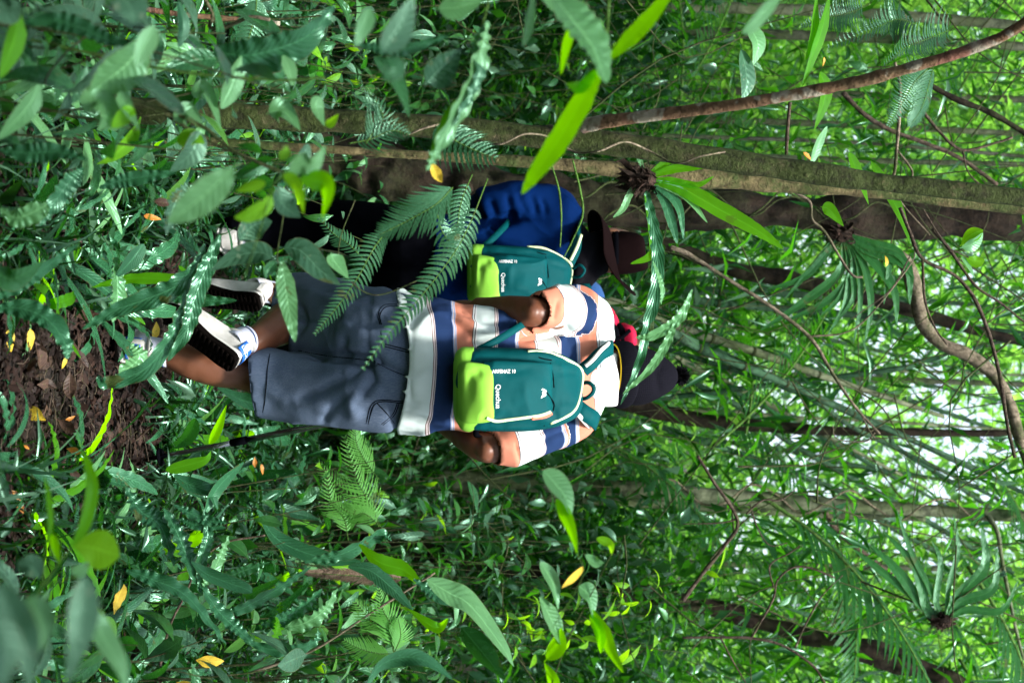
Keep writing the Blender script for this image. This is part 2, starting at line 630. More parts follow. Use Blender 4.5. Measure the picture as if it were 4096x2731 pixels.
M['mossy'] = bark_mat('mossy_bark_mat', (0.024, 0.020, 0.010), (0.082, 0.070, 0.038), (0.034, 0.050, 0.012), 0.9, 9)
M['tan'] = bark_mat('tan_bark_mat', (0.08, 0.062, 0.03), (0.20, 0.165, 0.08), (0.06, 0.085, 0.025), 0.6, 7)
M['dark'] = bark_mat('dark_bark_mat', (0.008, 0.006, 0.004), (0.030, 0.020, 0.013), (0.03, 0.032, 0.014), 0.5, 5)
M['pink'] = bark_mat('blotched_bark_mat', (0.13, 0.075, 0.04), (0.19, 0.115, 0.065), (0.20, 0.15, 0.08), 0.4, 6, 0.5, lichen=0.9)
M['greybark'] = bark_mat('grey_bark_mat', (0.10, 0.125, 0.075), (0.21, 0.235, 0.15), (0.10, 0.13, 0.06), 0.6, 5)
M['farbark'] = bark_mat('far_bark_mat', (0.07, 0.08, 0.06), (0.17, 0.18, 0.13), (0.10, 0.14, 0.06), 0.6, 4)
M['root'] = bark_mat('root_mat', (0.012, 0.008, 0.006), (0.045, 0.028, 0.018), (0.07, 0.04, 0.03), 0.4, 22)
M['bamboo'] = bark_mat('cane_mat', (0.012, 0.05, 0.022), (0.025, 0.085, 0.04), (0.05, 0.11, 0.06), 0.6, 3, 0.1)
M['husk'] = bark_mat('dead_frond_mat', (0.20, 0.13, 0.09), (0.35, 0.25, 0.18), (0.15, 0.1, 0.06), 0.4, 15)


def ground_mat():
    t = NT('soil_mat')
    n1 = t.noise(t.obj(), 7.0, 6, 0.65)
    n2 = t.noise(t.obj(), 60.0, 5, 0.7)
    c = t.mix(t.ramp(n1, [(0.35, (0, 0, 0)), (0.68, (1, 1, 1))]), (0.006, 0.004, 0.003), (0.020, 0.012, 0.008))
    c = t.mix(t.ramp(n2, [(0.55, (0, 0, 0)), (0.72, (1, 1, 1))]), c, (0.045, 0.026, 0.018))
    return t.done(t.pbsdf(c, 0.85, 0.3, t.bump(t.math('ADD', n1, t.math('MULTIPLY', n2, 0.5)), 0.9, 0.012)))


M['soil'] = ground_mat()


def skin_mat(name, a, b):
    t = NT(name)
    n1 = t.noise(t.obj(), 7.0, 4, 0.6)
    n2 = t.noise(t.obj(), 220.0, 3, 0.6)
    c = t.mix(t.ramp(n1, [(0.35, (0, 0, 0)), (0.7, (1, 1, 1))]), a, b)
    c = t.mix(t.math('MULTIPLY', t.math('GREATER_THAN', n2, 0.68), 0.25), c, tuple(x * 0.55 for x in a))
    nd = t.t.nodes.new('ShaderNodeBsdfPrincipled')
    t.link(c, nd.inputs['Base Color'])
    nd.inputs['Roughness'].default_value = 0.42
    nd.inputs['Specular IOR Level'].default_value = 0.3
    nd.inputs['Subsurface Weight'].default_value = 0.12
    nd.inputs['Subsurface Radius'].default_value = (0.01, 0.004, 0.002)
    nd.inputs['Subsurface Scale'].default_value = 0.6
    t.link(t.bump(n2, 0.25, 0.0008), nd.inputs['Normal'])
    return t.done(nd.outputs[0])


M['skin'] = skin_mat('skin_mat', (0.115, 0.042, 0.021), (0.19, 0.078, 0.043))
M['skin2'] = skin_mat('brown_skin_mat', (0.13, 0.060, 0.032), (0.20, 0.095, 0.055))


def stripe_mat():
    t = NT('striped_knit_mat')
    at = t.n('ShaderNodeAttribute')
    at.attribute_name = 'band'
    wob = t.math('MULTIPLY', t.math('SUBTRACT', t.noise(t.obj(), 30.0, 2), 0.5), 0.012)
    f = t.math('FRACT', t.math('ADD', at.outputs['Fac'], wob))
    white, mint = (0.80, 0.82, 0.82), (0.62, 0.72, 0.70)
    navy, blue, peach, grey, brown = (0.014, 0.034, 0.10), (0.27, 0.34, 0.52), (0.55, 0.21, 0.135), (0.07, 0.075, 0.085), (0.16, 0.10, 0.09)
    st = [(0.0, mint), (0.27, brown), (0.282, (0.70, 0.60, 0.60)), (0.305, brown), (0.317, (0.62, 0.56, 0.57)), (0.33, navy), (0.61, blue), (0.632, (0.62, 0.50, 0.50)), (0.645, blue), (0.665, (0.7, 0.4, 0.32)),
          (0.675, peach), (0.93, grey), (0.942, white), (0.962, grey), (0.975, white)]
    c = t.ramp(f, st, 'CONSTANT')
    c = t.mix(t.math('MULTIPLY', t.noise(t.obj(), 14.0, 3), 0.22), c, tuple(0.75 * x for x in (0.7, 0.78, 0.8)), 'MULTIPLY')
    w = t.noise(t.obj(), 700.0, 1)
    h = t.math('ADD', t.math('MULTIPLY', w, 0.3), t.noise(t.obj(), 26.0, 4))
    return t.done(t.pbsdf(c, 0.9, 0.08, t.bump(h, 0.4, 0.005), sheen=0.0))


M['stripe'] = stripe_mat()


def denim_mat():
    t = NT('grey_denim_mat')
    mp = t.n('ShaderNodeMapping')
    t.link(t.obj(), mp.inputs['Vector'])
    mp.inputs['Scale'].default_value = (900, 900, 60)
    slub = t.noise(mp.outputs[0], 1.0, 2)
    n = t.noise(t.obj(), 5.0, 4)
    c = t.mix(n, (0.040, 0.066, 0.112), (0.088, 0.128, 0.195))
    c = t.mix(t.ramp(slub, [(0.4, (0, 0, 0)), (0.75, (1, 1, 1))]), c, (0.13, 0.165, 0.235))
    c = t.mix(t.ramp(t.noise(t.obj(), 2.2, 2), [(0.4, (0, 0, 0)), (0.7, (0.5, 0.5, 0.5))]), c, (0.10, 0.115, 0.15))
    at = t.n('ShaderNodeAttribute')
    at.attribute_name = 'stitch'
    c = t.mix(t.math('MULTIPLY', at.outputs['Fac'], 0.8), c, (0.015, 0.018, 0.03))
    h = t.math('ADD', t.math('MULTIPLY', slub, 0.15), t.noise(t.obj(), 18.0, 4))
    return t.done(t.pbsdf(c, 0.88, 0.08, t.bump(h, 0.4, 0.006), sheen=0.0))


M['denim'] = denim_mat()
M['blue'] = cloth_mat('blue_fleece_mat', (0.0, 0.012, 0.070), 0.85, 500, 0.3, 0.0, 0.04)
M['blue3'] = cloth_mat('faded_blue_mat', (0.02, 0.07, 0.20), 0.85, 500, 0.3, 0.15)
M['black'] = cloth_mat('black_cloth_mat', (0.0018, 0.0020, 0.0034), 0.9, 500, 0.3, 0.0, 0.02)
M['charcoal'] = cloth_mat('charcoal_cloth_mat', (0.005, 0.005, 0.007), 0.9, 500, 0.3, 0.05, 0.03)
M['teal'] = cloth_mat('teal_nylon_mat', (0.0, 0.060, 0.066), 0.6, 1500, 0.22, 0.0, 0.06)
M['blade'] = leaf_mat('cane_leaf_mat', (0.006, 0.040, 0.012), (0.02, 0.10, 0.025), (0.10, 0.50, 0.01), 0.36, 0.22, 0.6, per_island=True, uvless=True)
M['limecloth'] = cloth_mat('lime_nylon_mat', (0.22, 0.52, 0.055), 0.6, 1500, 0.15, 0.0, 0.06)
M['piping'] = cloth_mat('pale_lime_piping_mat', (0.66, 0.78, 0.45), 0.7, 800, 0.1, 0.1)
M['trim'] = cloth_mat('white_trim_mat', (0.78, 0.78, 0.72), 0.7, 800, 0.08, 0.1)
M['print'] = cloth_mat('white_print_mat', (0.80, 0.86, 0.86), 0.6, 800, 0.05, 0.0)
M['towel'] = cloth_mat('white_cotton_mat', (0.80, 0.80, 0.80), 0.9, 500, 0.06, 0.3)
M['coral'] = cloth_mat('coral_cord_mat', (0.65, 0.16, 0.10), 0.7, 400, 0.2, 0.1)
M['red'] = cloth_mat('red_nylon_mat', (0.50, 0.010, 0.050), 0.6, 900, 0.2, 0.1)
M['yellowcloth'] = cloth_mat('yellow_band_mat', (0.75, 0.50, 0.02), 0.7, 900, 0.1, 0.1)
M['hat'] = cloth_mat('brown_felt_mat', (0.006, 0.0026, 0.0028), 0.9, 300, 0.3, 0.0, 0.03)
M['shoewhite'] = cloth_mat('dirty_white_leather_mat', (0.30, 0.29, 0.26), 0.6, 300, 0.4, 0.05, 0.4, 18.0, (0.62, 0.62, 0.60))
M['shoeblue'] = cloth_mat('blue_leather_mat', (0.008, 0.10, 0.42), 0.5, 300, 0.15, 0.05, 0.4)
M['sock'] = cloth_mat('white_sock_mat', (0.55, 0.58, 0.72), 0.9, 300, 0.1, 0.2)
M['sole'] = cloth_mat('muddy_sole_mat', (0.0025, 0.0018, 0.0015), 0.95, 90, 0.5, 0.0, 0.03, 30)
M['hair'] = cloth_mat('black_hair_mat', (0.010, 0.009, 0.009), 0.6, 300, 0.2, 0.1)


def knit_mat():
    t = NT('ribbed_knit_mat')
    uv = t.uv()
    sep = t.n('ShaderNodeSeparateXYZ')
    t.link(uv, sep.inputs[0])
    rib = t.math('SINE', t.math('MULTIPLY', sep.outputs[0], 6.283 * 90))
    row = t.math('SINE', t.math('MULTIPLY', sep.outputs[1], 6.283 * 42))
    c = t.mix(t.math('ADD', t.math('MULTIPLY', rib, 0.35), 0.5), (0.003, 0.003, 0.005), (0.009, 0.009, 0.014))
    h = t.math('ADD', rib, t.math('MULTIPLY', row, 0.5))
    return t.done(t.pbsdf(c, 0.95, 0.04, t.bump(h, 0.3, 0.0015), sheen=0.0))


M['knit'] = knit_mat()


def pole_mat():
    t = NT('dark_metal_tube_mat')
    return t.done(t.pbsdf((0.34, 0.34, 0.38), 0.2, 0.6, metal=1.0))


M['pole'] = pole_mat()
# ------------------------------------------------------------------ ground
def ground_h(x, y):
    x, y = np.asarray(x, float), np.asarray(y, float)
    p = np.stack([x, y, np.zeros_like(x)], -1).reshape(-1, 3)
    n = (0.035 * vnoise(p, 1.3, 3) + 0.014 * vnoise(p, 6.0, 4)).reshape(x.shape)
    far = np.clip(y - 6.0, 0, None) + 3.2 * np.clip(y - 13.0, 0, 60)  # far slope steepened so dark soil closes off the low sky
    side = np.clip(np.abs(x - 0.15) - 0.55, 0, 3)
    z = -0.02 + n + 0.035 * far + 0.05 * side * np.clip((y - 2) / 3, 0, 1)
    return z


def build_ground():
    g = np.linspace(-1, 1, 221)
    sx = np.sinh(g * 4.6) / math.sinh(4.6) * 120
    gy = np.linspace(-1, 1, 221)
    sy = np.sinh(gy * 4.6) / math.sinh(4.6) * 150 + 5
    X, Y = np.meshgrid(sx, sy)
    Z = ground_h(X, Y)
    # the soil is rougher near the path
    p = np.stack([X, Y, X * 0], -1).reshape(-1, 3)
    Z = Z + (0.008 * vnoise(p, 22, 9)).reshape(Z.shape)
    V = np.stack([X, Y, Z], -1).reshape(-1, 3)
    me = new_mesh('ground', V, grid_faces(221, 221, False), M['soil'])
    tag(add('ground', me), kind='structure')


build_ground()

# ------------------------------------------------------------------ people
PXM = 1.0 / 1400.0        # metres per photo pixel at the striped hiker


def pr(px, py, d, hw, hd, e=2.3, tilt=0.0):
    """ring: half width hw (m), half depth hd (m); tilt lifts the far side"""
    return (P(px, py, d), Vector((hw, 0, 0)), Vector((0, hd, tilt * hd)), e)


def hand_into(mb, wrist, fwd, palm_n, size=1.0, curl=0.6, side=1, thumb_out=0.6):
    """palm, four bent fingers of different lengths and a thumb; fwd: wrist to knuckles, palm_n: out of the palm"""
    f = Vector(fwd).normalized()
    n = Vector(palm_n)
    n = (n - f * n.dot(f)).normalized()
    s = f.cross(n) * side
    w = Vector(wrist)
    c = w + f * 0.045 * size
    mb.tube([w - f * 0.01, w + f * 0.03 * size, w + f * 0.085 * size], [0.024 * size, 0.036 * size, 0.037 * size], nu=16, flat=0.45, nflat=n)
    for i, (off, ln) in enumerate(((0.028, 0.072), (0.010, 0.080), (-0.009, 0.075), (-0.027, 0.060))):
        b = w + f * 0.078 * size + s * off * size
        pts = [b - f * 0.02]
        ang = 0.15
        p = b
        pts.append(p.copy())
        for k, seg in enumerate((0.44, 0.31, 0.25)):
            ang += curl * (0.9 if k else 0.6)
            d = f * math.cos(ang) + n * math.sin(ang)
            p = p + d * ln * seg * size
            pts.append(p.copy())
        mb.tube(pts, [0.0095 * size, 0.0098 * size, 0.0088 * size, 0.008 * size, 0.0062 * size], nu=8)
    tb = w + f * 0.022 * size + s * 0.026 * size
    tp = [tb - s * 0.012, tb, tb + (s * thumb_out + f * 0.8 + n * 0.35).normalized() * 0.034 * size]
    tp.append(tp[-1] + (f * 0.8 + n * 0.7 + s * 0.1).normalized() * 0.028 * size)
    mb.tube(tp, [0.012 * size, 0.0125 * size, 0.0105 * size, 0.008 * size], nu=8)


def head_into(mb, c, look, up, r=0.098):
    """skull, jaw, nose, lips, ears; look: facing direction"""
    l = Vector(look).normalized()
    u = (Vector(up) - l * Vector(up).dot(l)).normalized()
    s = l.cross(u)
    R = Matrix((s, l, u)).transposed().to_4x4()
    c = Vector(c)
    mb.ball(c, (r * 0.80, r * 0.98, r * 1.05), 24, 16, R)
    mb.ball(c + l * r * 0.30 - u * r * 0.62, (r * 0.56, r * 0.60, r * 0.52), 20, 12, R)
    mb.ball(c + l * r * 0.70 - u * r * 0.98, (r * 0.24, r * 0.2, r * 0.18), 12, 8, R)
    mb.tube([c + l * r * 0.93 - u * r * 0.02, c + l * r * 1.12 - u * r * 0.34, c + l * r * 0.9 - u * r * 0.42], [r * 0.09, r * 0.16, r * 0.14], nu=10)
    mb.ball(c + l * r * 0.86 - u * r * 0.66, (r * 0.26, r * 0.1, r * 0.09), 12, 8, R)
    for sg in (-1, 1):
        mb.ball(c + s * sg * r * 0.82 - u * r * 0.22 - l * r * 0.05, (r * 0.1, r * 0.2, r * 0.3), 12, 10, R)
        mb.ball(c + s * sg * r * 0.34 + l * r * 0.86 + u * r * 0.0, (r * 0.15, r * 0.1, r * 0.1), 10, 8, R)
    return s, l, u


def skinned(name, mb, mat, parent, voxel=0.006, smooth=3):
    V, Fq = remesh(mb, voxel, smooth)
    V += vnormals(V, Fq) * (0.0025 * vnoise(V, 18, 5) + 0.0012 * vnoise(V, 45, 6))[:, None]
    me = new_mesh(name, V, Fq, mat)
    return child(name, me, parent)


def tri_face_cull(V, Fq):
    return V, Fq


def shoe(parent, heel, toe_dir, up, size=0.262, full=True, text=None, label=None, mats=None, sock_to=None, shank=None):
    """sports shoe in the frame heel -> toe, with muddy treaded sole, upper, blue heel panel, collar, sock"""
    white, blue = mats or (M['shoewhite'], M['shoeblue'])
    f = Vector(toe_dir).normalized()
    u = (Vector(up) - f * Vector(up).dot(f)).normalized()
    s = f.cross(u)
    h = Vector(heel)
    k = size / 0.27

    def L(a, b, c):
        return h + f * a * k + s * b * k + u * c * k

    st = [(-0.002, 0.022), (0.012, 0.033), (0.05, 0.036), (0.10, 0.034), (0.15, 0.040), (0.19, 0.046), (0.225, 0.044), (0.255, 0.030), (0.270, 0.012)]
    # sole: slab with side wall
    rings = []
    for a, w in st:
        rings.append((L(a, 0.004 * math.sin(a * 18), 0.010), s * (w * 1.07 * k), u * (0.0125 * k), 5))
    mb = MB()
    mb.loft(rings, 40, 44)
    # tread lugs
    for i in range(15):
        a = 0.012 + i * 0.0165
        w = np.interp(a, [x[0] for x in st], [x[1] for x in st])
        for sg in (-1, 1):
            c = L(a, sg * w * 0.55, -0.004)
            mb.loft([(c - s * w * 0.33 * k, f * 0.005 * k, u * 0.0025 * k, 6), (c + s * w * 0.33 * k, f * 0.005 * k, u * 0.0025 * k, 6)], 8, 2)
    root = child('shoe', mb.mesh('shoe', M['sole']), parent)
    if label:
        root['label'] = label
    # midsole wall
    rings = [(L(a, 0.004 * math.sin(a * 18), 0.021), s * (w * 1.07 * k), u * (0.007 * k), 5) for a, w in st]
    mb = MB()
    mb.loft(rings, 40, 44)
    child('midsole', mb.mesh('midsole', white), root)
    # upper
    hts = [0.066, 0.078, 0.082, 0.078, 0.066, 0.052, 0.042, 0.032, 0.016]
    rings = []
    for (a, w), t in zip(st, hts):
        rings.append((L(a, 0.004 * math.sin(a * 18), 0.018 + t / 2), s * (w * 0.98 * k), u * (t / 2 * k + 0.004), 2.6))
    mb = MB()
    mb.loft(rings, 40, 44)
    child('upper', mb.mesh('upper', white), root)
    # padded collar
    mb = MB()
    ring = []
    for i in range(17):
        a = i / 16 * 2 * math.pi
        ring.append(L(0.048 + 0.045 * math.cos(a), 0.030 * math.sin(a), 0.094 + 0.012 * math.cos(a * 1.0 + math.pi)))
    mb.tube(ring, [0.008 * k, 0.008 * k], nu=8, nv=48)
    child('collar', mb.mesh('collar', white), root)
    # heel panel
    mb = MB()
    nv_, nu_ = 10, 22
    V = []
    for i in range(nv_):
        t = i / (nv_ - 1)
        for j in range(nu_):
            b = (j / (nu_ - 1) * 2 - 1) * 1.25
            zz = 0.034 + 0.046 * t
            V.append(L(0.034 - 0.0405 * math.cos(b) * (1.0 - 0.08 * t), 0.0375 * math.sin(b) * (1 - 0.14 * t), zz))
    mb.put(V, [tuple(q) for q in grid_faces(nv_, nu_, False)])
    hp = child('heel_panel', mb.mesh('heel_panel', blue), root)
    solidify(hp, 0.0025)
    # laces
    mb = MB()
    for i in range(5):
        a = 0.10 + i * 0.018
        z = 0.1 - i * 0.0085
        mb.tube([L(a, -0.02, z - 0.012), L(a + 0.004, 0, z - 0.001), L(a, 0.02, z - 0.012)], [0.003, 0.003], nu=6, nv=7)
    child('laces', mb.mesh('laces', white), root)
    if text:
        cu = bpy.data.curves.new('t', 'FONT')
        cu.body = text
        cu.size = 0.019
        cu.align_x = 'CENTER'
        cu.resolution_u = 3
        to = bpy.data.objects.new('t', cu)
        COL.objects.link(to)
        me = bpy.data.meshes.new_from_object(to.evaluated_get(bpy.context.evaluated_depsgraph_get()))
        bpy.data.objects.remove(to)
        for v in me.vertices:
            b = v.co.x / 0.040
            t = (v.co.y + 0.012) / 0.046
            v.co = L(0.034 - 0.0438 * math.cos(b) * (1.0 - 0.08 * t), 0.0408 * math.sin(b) * (1 - 0.14 * t), 0.034 + 0.046 * t)
        me.name = 'lettering'
        me.materials.clear()
        me.materials.append(M['print'])
        child('lettering', me, root)
    if shank is not None:
        sh = Vector(shank)
        a = L(0.046, 0, 0.080)
        d = (sh - a).normalized()
        b = a + d * (sock_to or 0.05)
        mb = MB()
        mb.tube([a - d * 0.02, a + d * 0.02, b], [0.034, 0.036, 0.038], nu=24, bump=0.04, bscale=30, caps=False)
        so = child('sock', mb.mesh('sock', M['sock']), root)
        solidify(so, 0.003)
        mb = MB()
        mb.tube([b - d * 0.012, b - d * 0.009], [0.0405, 0.0408], nu=24, nv=2, caps=False)
        so2 = child('sock_stripe', mb.mesh('sock_stripe', M['blue3']), root)
        solidify(so2, 0.001)
    return root


def proj_text(txt, size, px, py, dy, bvh, rot=0.0, parent=None, name='lettering', mat=None, d=4.9, sx=1.0, offset=0.0012):
    """printed lettering laid on the cloth: the outline follows the surface"""
    cu = bpy.data.curves.new('t', 'FONT')
    cu.body = txt
    cu.size = size
    cu.align_x = 'CENTER'
    cu.align_y = 'CENTER'
    cu.resolution_u = 4
    to = bpy.data.objects.new('t', cu)
    COL.objects.link(to)
    me = bpy.data.meshes.new_from_object(to.evaluated_get(bpy.context.evaluated_depsgraph_get()))
    bpy.data.objects.remove(to)
    lay(me, px, py, bvh, rot, sx, d, offset)
    me.materials.clear()
    me.materials.append(mat or M['print'])
    return child(name, me, parent)


def lay(me, px, py, bvh, rot, sx, d, offset):
    c = P(px, py, d)
    cr, sr = math.cos(rot), math.sin(rot)
    for v in me.vertices:
        x, z = v.co.x * sx, v.co.y
        x, z = x * cr - z * sr, x * sr + z * cr
        o = Vector((c.x + x, d - 0.4, c.z + z))
        hit = bvh.ray_cast(o, Vector((0, 1, 0)))
        yy = hit[0].y if hit[0] is not None else d
        v.co = Vector((o.x, yy - offset, o.z))


def bvh_of(objs):
    V, Fs, n = [], [], 0
    for o in objs:
        V += [v.co.copy() for v in o.data.vertices]
        Fs += [[i + n for i in p.vertices] for p in o.data.polygons]
        n = len(V)
    return BVHTree.FromPolygons(V, Fs)


def on_surface(pts_px, bvh, d, off=0.002):
    out = []
    for (px, py) in pts_px:
        p = P(px, py, d)
        hit = bvh.ray_cast(Vector((p.x, d - 0.5, p.z)), Vector((0, 1, 0)))
        y = hit[0].y if hit[0] is not None else (out[-1].y if out else d)
        out.append(Vector((p.x, y - off, p.z)))
    return out


# ---- backpack, drawn in "pack pixels" = photo pixels of the nearer hiker's pack; tf maps them to world
def backpack(label, group, tf, cut=None):
    """tf(px, py, dy) -> world; dy metres towards the camera from the back panel"""
    root = empty('backpack', tf(1817, 1560, 0.05), label, 'backpack', group)
    sc = (tf(2100, 1560, 0) - tf(1900, 1560, 0)).length / (200 * PXM)

    def rr(px, py, hw, hd, e=3.2, c=None):
        return (tf(px, py, c if c is not None else hd), Vector((hw * PXM * sc, 0, 0)), Vector((0, -hd * sc, 0)), e)
    # main compartment
    main = [rr(1822, 1550, 104, 0.045), rr(1836, 1548, 128, 0.060), rr(1870, 1550, 148, 0.066), rr(1930, 1553, 156, 0.070), rr(2050, 1556, 158, 0.070), rr(2150, 1557, 154, 0.066),
            rr(2230, 1558, 140, 0.058), rr(2285, 1559, 118, 0.048), rr(2318, 1560, 96, 0.036), rr(2334, 1561, 66, 0.018)]
    V, Fc, uv = loft_vf(main, 72, 70)
    V = np.array(V)
    nz = vnoise(V, 10, 31) * 0.008 + vnoise(V * np.array([1, 1, 2.5]), 30, 32) * 0.002 - ridged(V * np.array([1.0, 1, .6]) + 0.02 * vnoise(V, 8, 39)[:, None], 12, 38) * 0.009
    V[:, 1] += nz * sc
    # horizontal seam fold near the top and long drag folds
    N = np.zeros_like(V)
    N[:, 1] = -1
    for pts, dp, sg in (([(2165, 1420), (2160, 1500), (2215, 1540), (2190, 1600), (2225, 1660), (2200, 1700)], 0.006, 0.006),
                        ([(2090, 1430), (2300, 1450)], 0.004, 0.007), ([(2215, 1480), (2320, 1500)], 0.005, 0.006), ([(2220, 1600), (2310, 1610)], 0.005, 0.005),
                        ([(1940, 1420), (2060, 1440), (2180, 1435)], 0.005, 0.010), ([(1960, 1690), (2180, 1690)], 0.004, 0.008)):
        crease(V, N, [tf(a, b, 0.1) for a, b in pts], dp, sg)
    me = new_mesh('main_compartment', V, Fc, M['teal'], True, uv)
    mc = child('main_compartment', me, root)
    # lime base panel (outer shell of the lowest part)
    base = [rr(1818, 1550, 100, 0.046), rr(1832, 1548, 130, 0.062), rr(1860, 1550, 150, 0.0695), rr(1890, 1551, 157, 0.0725), rr(1925, 1553, 159, 0.0735), rr(1955, 1554, 160, 0.0735)]
    V, Fc, uv = loft_vf(base, 72, 26, caps=False)
    V = np.array(V)
    V[:, 1] += vnoise(V, 16, 33) * 0.004 * sc
    x0, x1 = V[:, 0].min(), V[:, 0].max()
    tx = (V[:, 0] - x0) / (x1 - x0)
    zt = tf(1955, 1550, 0).z
    zb = tf(1818, 1550, 0).z
    edge = np.interp(tx, [0, 0.08, 0.25, 0.4, 0.9, 1.0], [0.58, 0.60, 0.72, 0.9, 0.9, 0.45])
    V[:, 2] = zb + (V[:, 2] - zb) * edge
    bp = child('base_panel', new_mesh('base_panel', V, Fc, M['limecloth'], True, uv), root)
    solidify(bp, 0.002)
    # front pocket: teal upper part over a bulging lime foot
    pk = [rr(1935, 1562, 112, 0.020, 3.5, 0.145), rr(1990, 1562, 118, 0.026, 3.5, 0.146), rr(2080, 1560, 112, 0.024, 3.5, 0.142), rr(2150, 1556, 104, 0.018, 3.5, 0.134), rr(2195, 1555, 98, 0.012, 3.5, 0.122), rr(2208, 1555, 92, 0.004, 3.5, 0.114)]
    V, Fc, uv = loft_vf(pk, 60, 50)
    V = np.array(V)
    V[:, 1] += (vnoise(V, 12, 35) * 0.009 - ridged(V + 0.02 * vnoise(V, 8, 40)[:, None], 13, 37) * 0.010) * sc
    N = np.zeros_like(V)
    N[:, 1] = -1
    for pts, dp, sg in (([(2000, 1620), (1960, 1660), (2060, 1650)], 0.007, 0.012), ([(1995, 1500), (2060, 1480), (2140, 1470)], 0.005, 0.012), ([(2040, 1600), (2120, 1560)], -0.006, 0.016), ([(2150, 1590), (2200, 1560), (2180, 1500)], 0.006, 0.007)):
        crease(V, N, [tf(a, b, 0.15) for a, b in pts], dp, sg)
    fp = child('front_pocket', new_mesh('front_pocket', V, Fc, M['teal'], True, uv), root)
    pl = [rr(1838, 1560, 96, 0.014, 3, 0.122), rr(1856, 1562, 112, 0.024, 3, 0.136), rr(1885, 1564, 114, 0.030, 3, 0.146), rr(1930, 1566, 110, 0.032, 3.2, 0.150), rr(1965, 1567, 104, 0.030, 3.2, 0.150), rr(1979, 1567, 98, 0.022, 3.2, 0.146)]
    V, Fc, uv = loft_vf(pl, 60, 30)
    V = np.array(V)
    V[:, 1] += (vnoise(V, 14, 36) * 0.010 - ridged(V, 14, 34) * 0.008) * sc
    crease(V, np.tile([0, -1.0, 0], (len(V), 1)), [tf(1940, 1480, 0.1), tf(1890, 1500, 0.1), tf(1880, 1600, 0.1)], 0.008, 0.012)
    # the pocket foot is narrow at its upper left, where it is folded in
    lp = child('pocket_base', new_mesh('pocket_base', V, Fc, M['limecloth'], True, uv), root)
    bvh = bvh_of([mc, fp, lp, bp])
    dd = tf(2000, 1560, 0.1).y

    def surf(pts, off=0.002):
        out = []
        for a, b in pts:
            p = tf(a, b, 0.05)
            hit = bvh.ray_cast(Vector((p.x, p.y - 0.6, p.z)), Vector((0, 1, 0)))
            y = hit[0].y if hit[0] is not None else p.y
            out.append(Vector((p.x, y - off, p.z)))
        return out

    def strip(name, pts, r, mat, off=0.001, nu=8, flat=0.5):
        mb = MB()
        mb.tube(surf(pts, off), [r * sc, r * sc], nu=nu, nv=len(pts) * 5, flat=flat, nflat=(0, 1, 0))
        return child(name, mb.mesh(name, mat), root)
    strip('piping', [(2110, 1405), (2180, 1407), (2230, 1422), (2290, 1450), (2325, 1475), (2334, 1500), (2330, 1540), (2316, 1600), (2300, 1635), (2270, 1660), (2200, 1690)], 0.0042, M['piping'])
    strip('zip_piping', [(1950, 1660), (1985, 1674), (2030, 1670), (2100, 1662), (2160, 1655), (2200, 1642)], 0.0042, M['piping'], 0.003)
    strip('zip_pull', [(2205, 1648), (2180, 1660), (2150, 1664), (2125, 1666)], 0.005, M['coral'], 0.006)
    strip('seam', [(2112, 1405), (2160, 1430), (2205, 1440)], 0.0018, M['black'], 0.0)
    strip('seam', [(2200, 1450), (2210, 1500), (2214, 1548)], 0.0018, M['black'], 0.0005)
    strip('seam', [(2180, 1560), (2195, 1580), (2214, 1612), (2210, 1640)], 0.0018, M['black'], 0.0005)
    strip('seam', [(2170, 1662), (2175, 1700)], 0.0018, M['black'], 0.0005)
    # printed words and mark

    def word(txt, size, px, py, rot, sx):
        cu = bpy.data.curves.new('t', 'FONT')
        cu.body = txt
        cu.size = size * sc
        cu.align_x = 'CENTER'
        cu.align_y = 'CENTER'
        cu.resolution_u = 4
        cu.offset = 0.00015
        to = bpy.data.objects.new('t', cu)
        COL.objects.link(to)
        me = bpy.data.meshes.new_from_object(to.evaluated_get(bpy.context.evaluated_depsgraph_get()))
        bpy.data.objects.remove(to)
        place(me, px, py, rot, sx)
        me.materials.clear()
        me.materials.append(M['print'])
        me.name = 'lettering'
        return child('lettering', me, root)

    def place(me, px, py, rot, sx=1.0):
        c = tf(px, py, 0.1)
        cr, sr = math.cos(rot), math.sin(rot)
        for v in me.vertices:
            x, z = v.co.x * sx, v.co.y
            x, z = x * cr - z * sr, x * sr + z * cr
            hit = bvh.ray_cast(Vector((c.x + x, c.y - 0.6, c.z + z)), Vector((0, 1, 0)))
            v.co = Vector((c.x + x, (hit[0].y if hit[0] is not None else c.y) - 0.0018, c.z + z))
    word('Quechua', 0.0185, 1994, 1578, 0, 0.95)
    word('ARPENAZ 10', 0.0140, 2017, 1482, math.pi / 2, 0.78)
    # mountain mark: thick zigzag
    zz = [(-0.0125, -0.0045), (-0.006, 0.0055), (-0.002, -0.001), (0.003, 0.004), (0.007, -0.003), (0.0125, -0.0065)]
    wd = [0.0026, 0.0032, 0.003, 0.0034, 0.0028, 0.0006]
    V, Fc = [], []
    C = catmull([(a * sc, b * sc, 0) for a, b in zz], 26)
    W = np.interp(np.linspace(0, 1, 26), np.linspace(0, 1, 6), wd) * sc
    T = np.gradient(C, axis=0)
    T /= np.linalg.norm(T, axis=1)[:, None]
    for c, t, w in zip(C, T, W):
        V += [(c[0] - t[1] * w, c[1] + t[0] * w, 0), (c[0] + t[1] * w, c[1] - t[0] * w, 0)]
    Fc = [(2 * i, 2 * i + 1, 2 * i + 3, 2 * i + 2) for i in range(25)]
    me = new_mesh('emblem', V, Fc, M['print'], False)
    place(me, 2172, 1570, 0.0)
    child('emblem', me, root)
    return root, surf


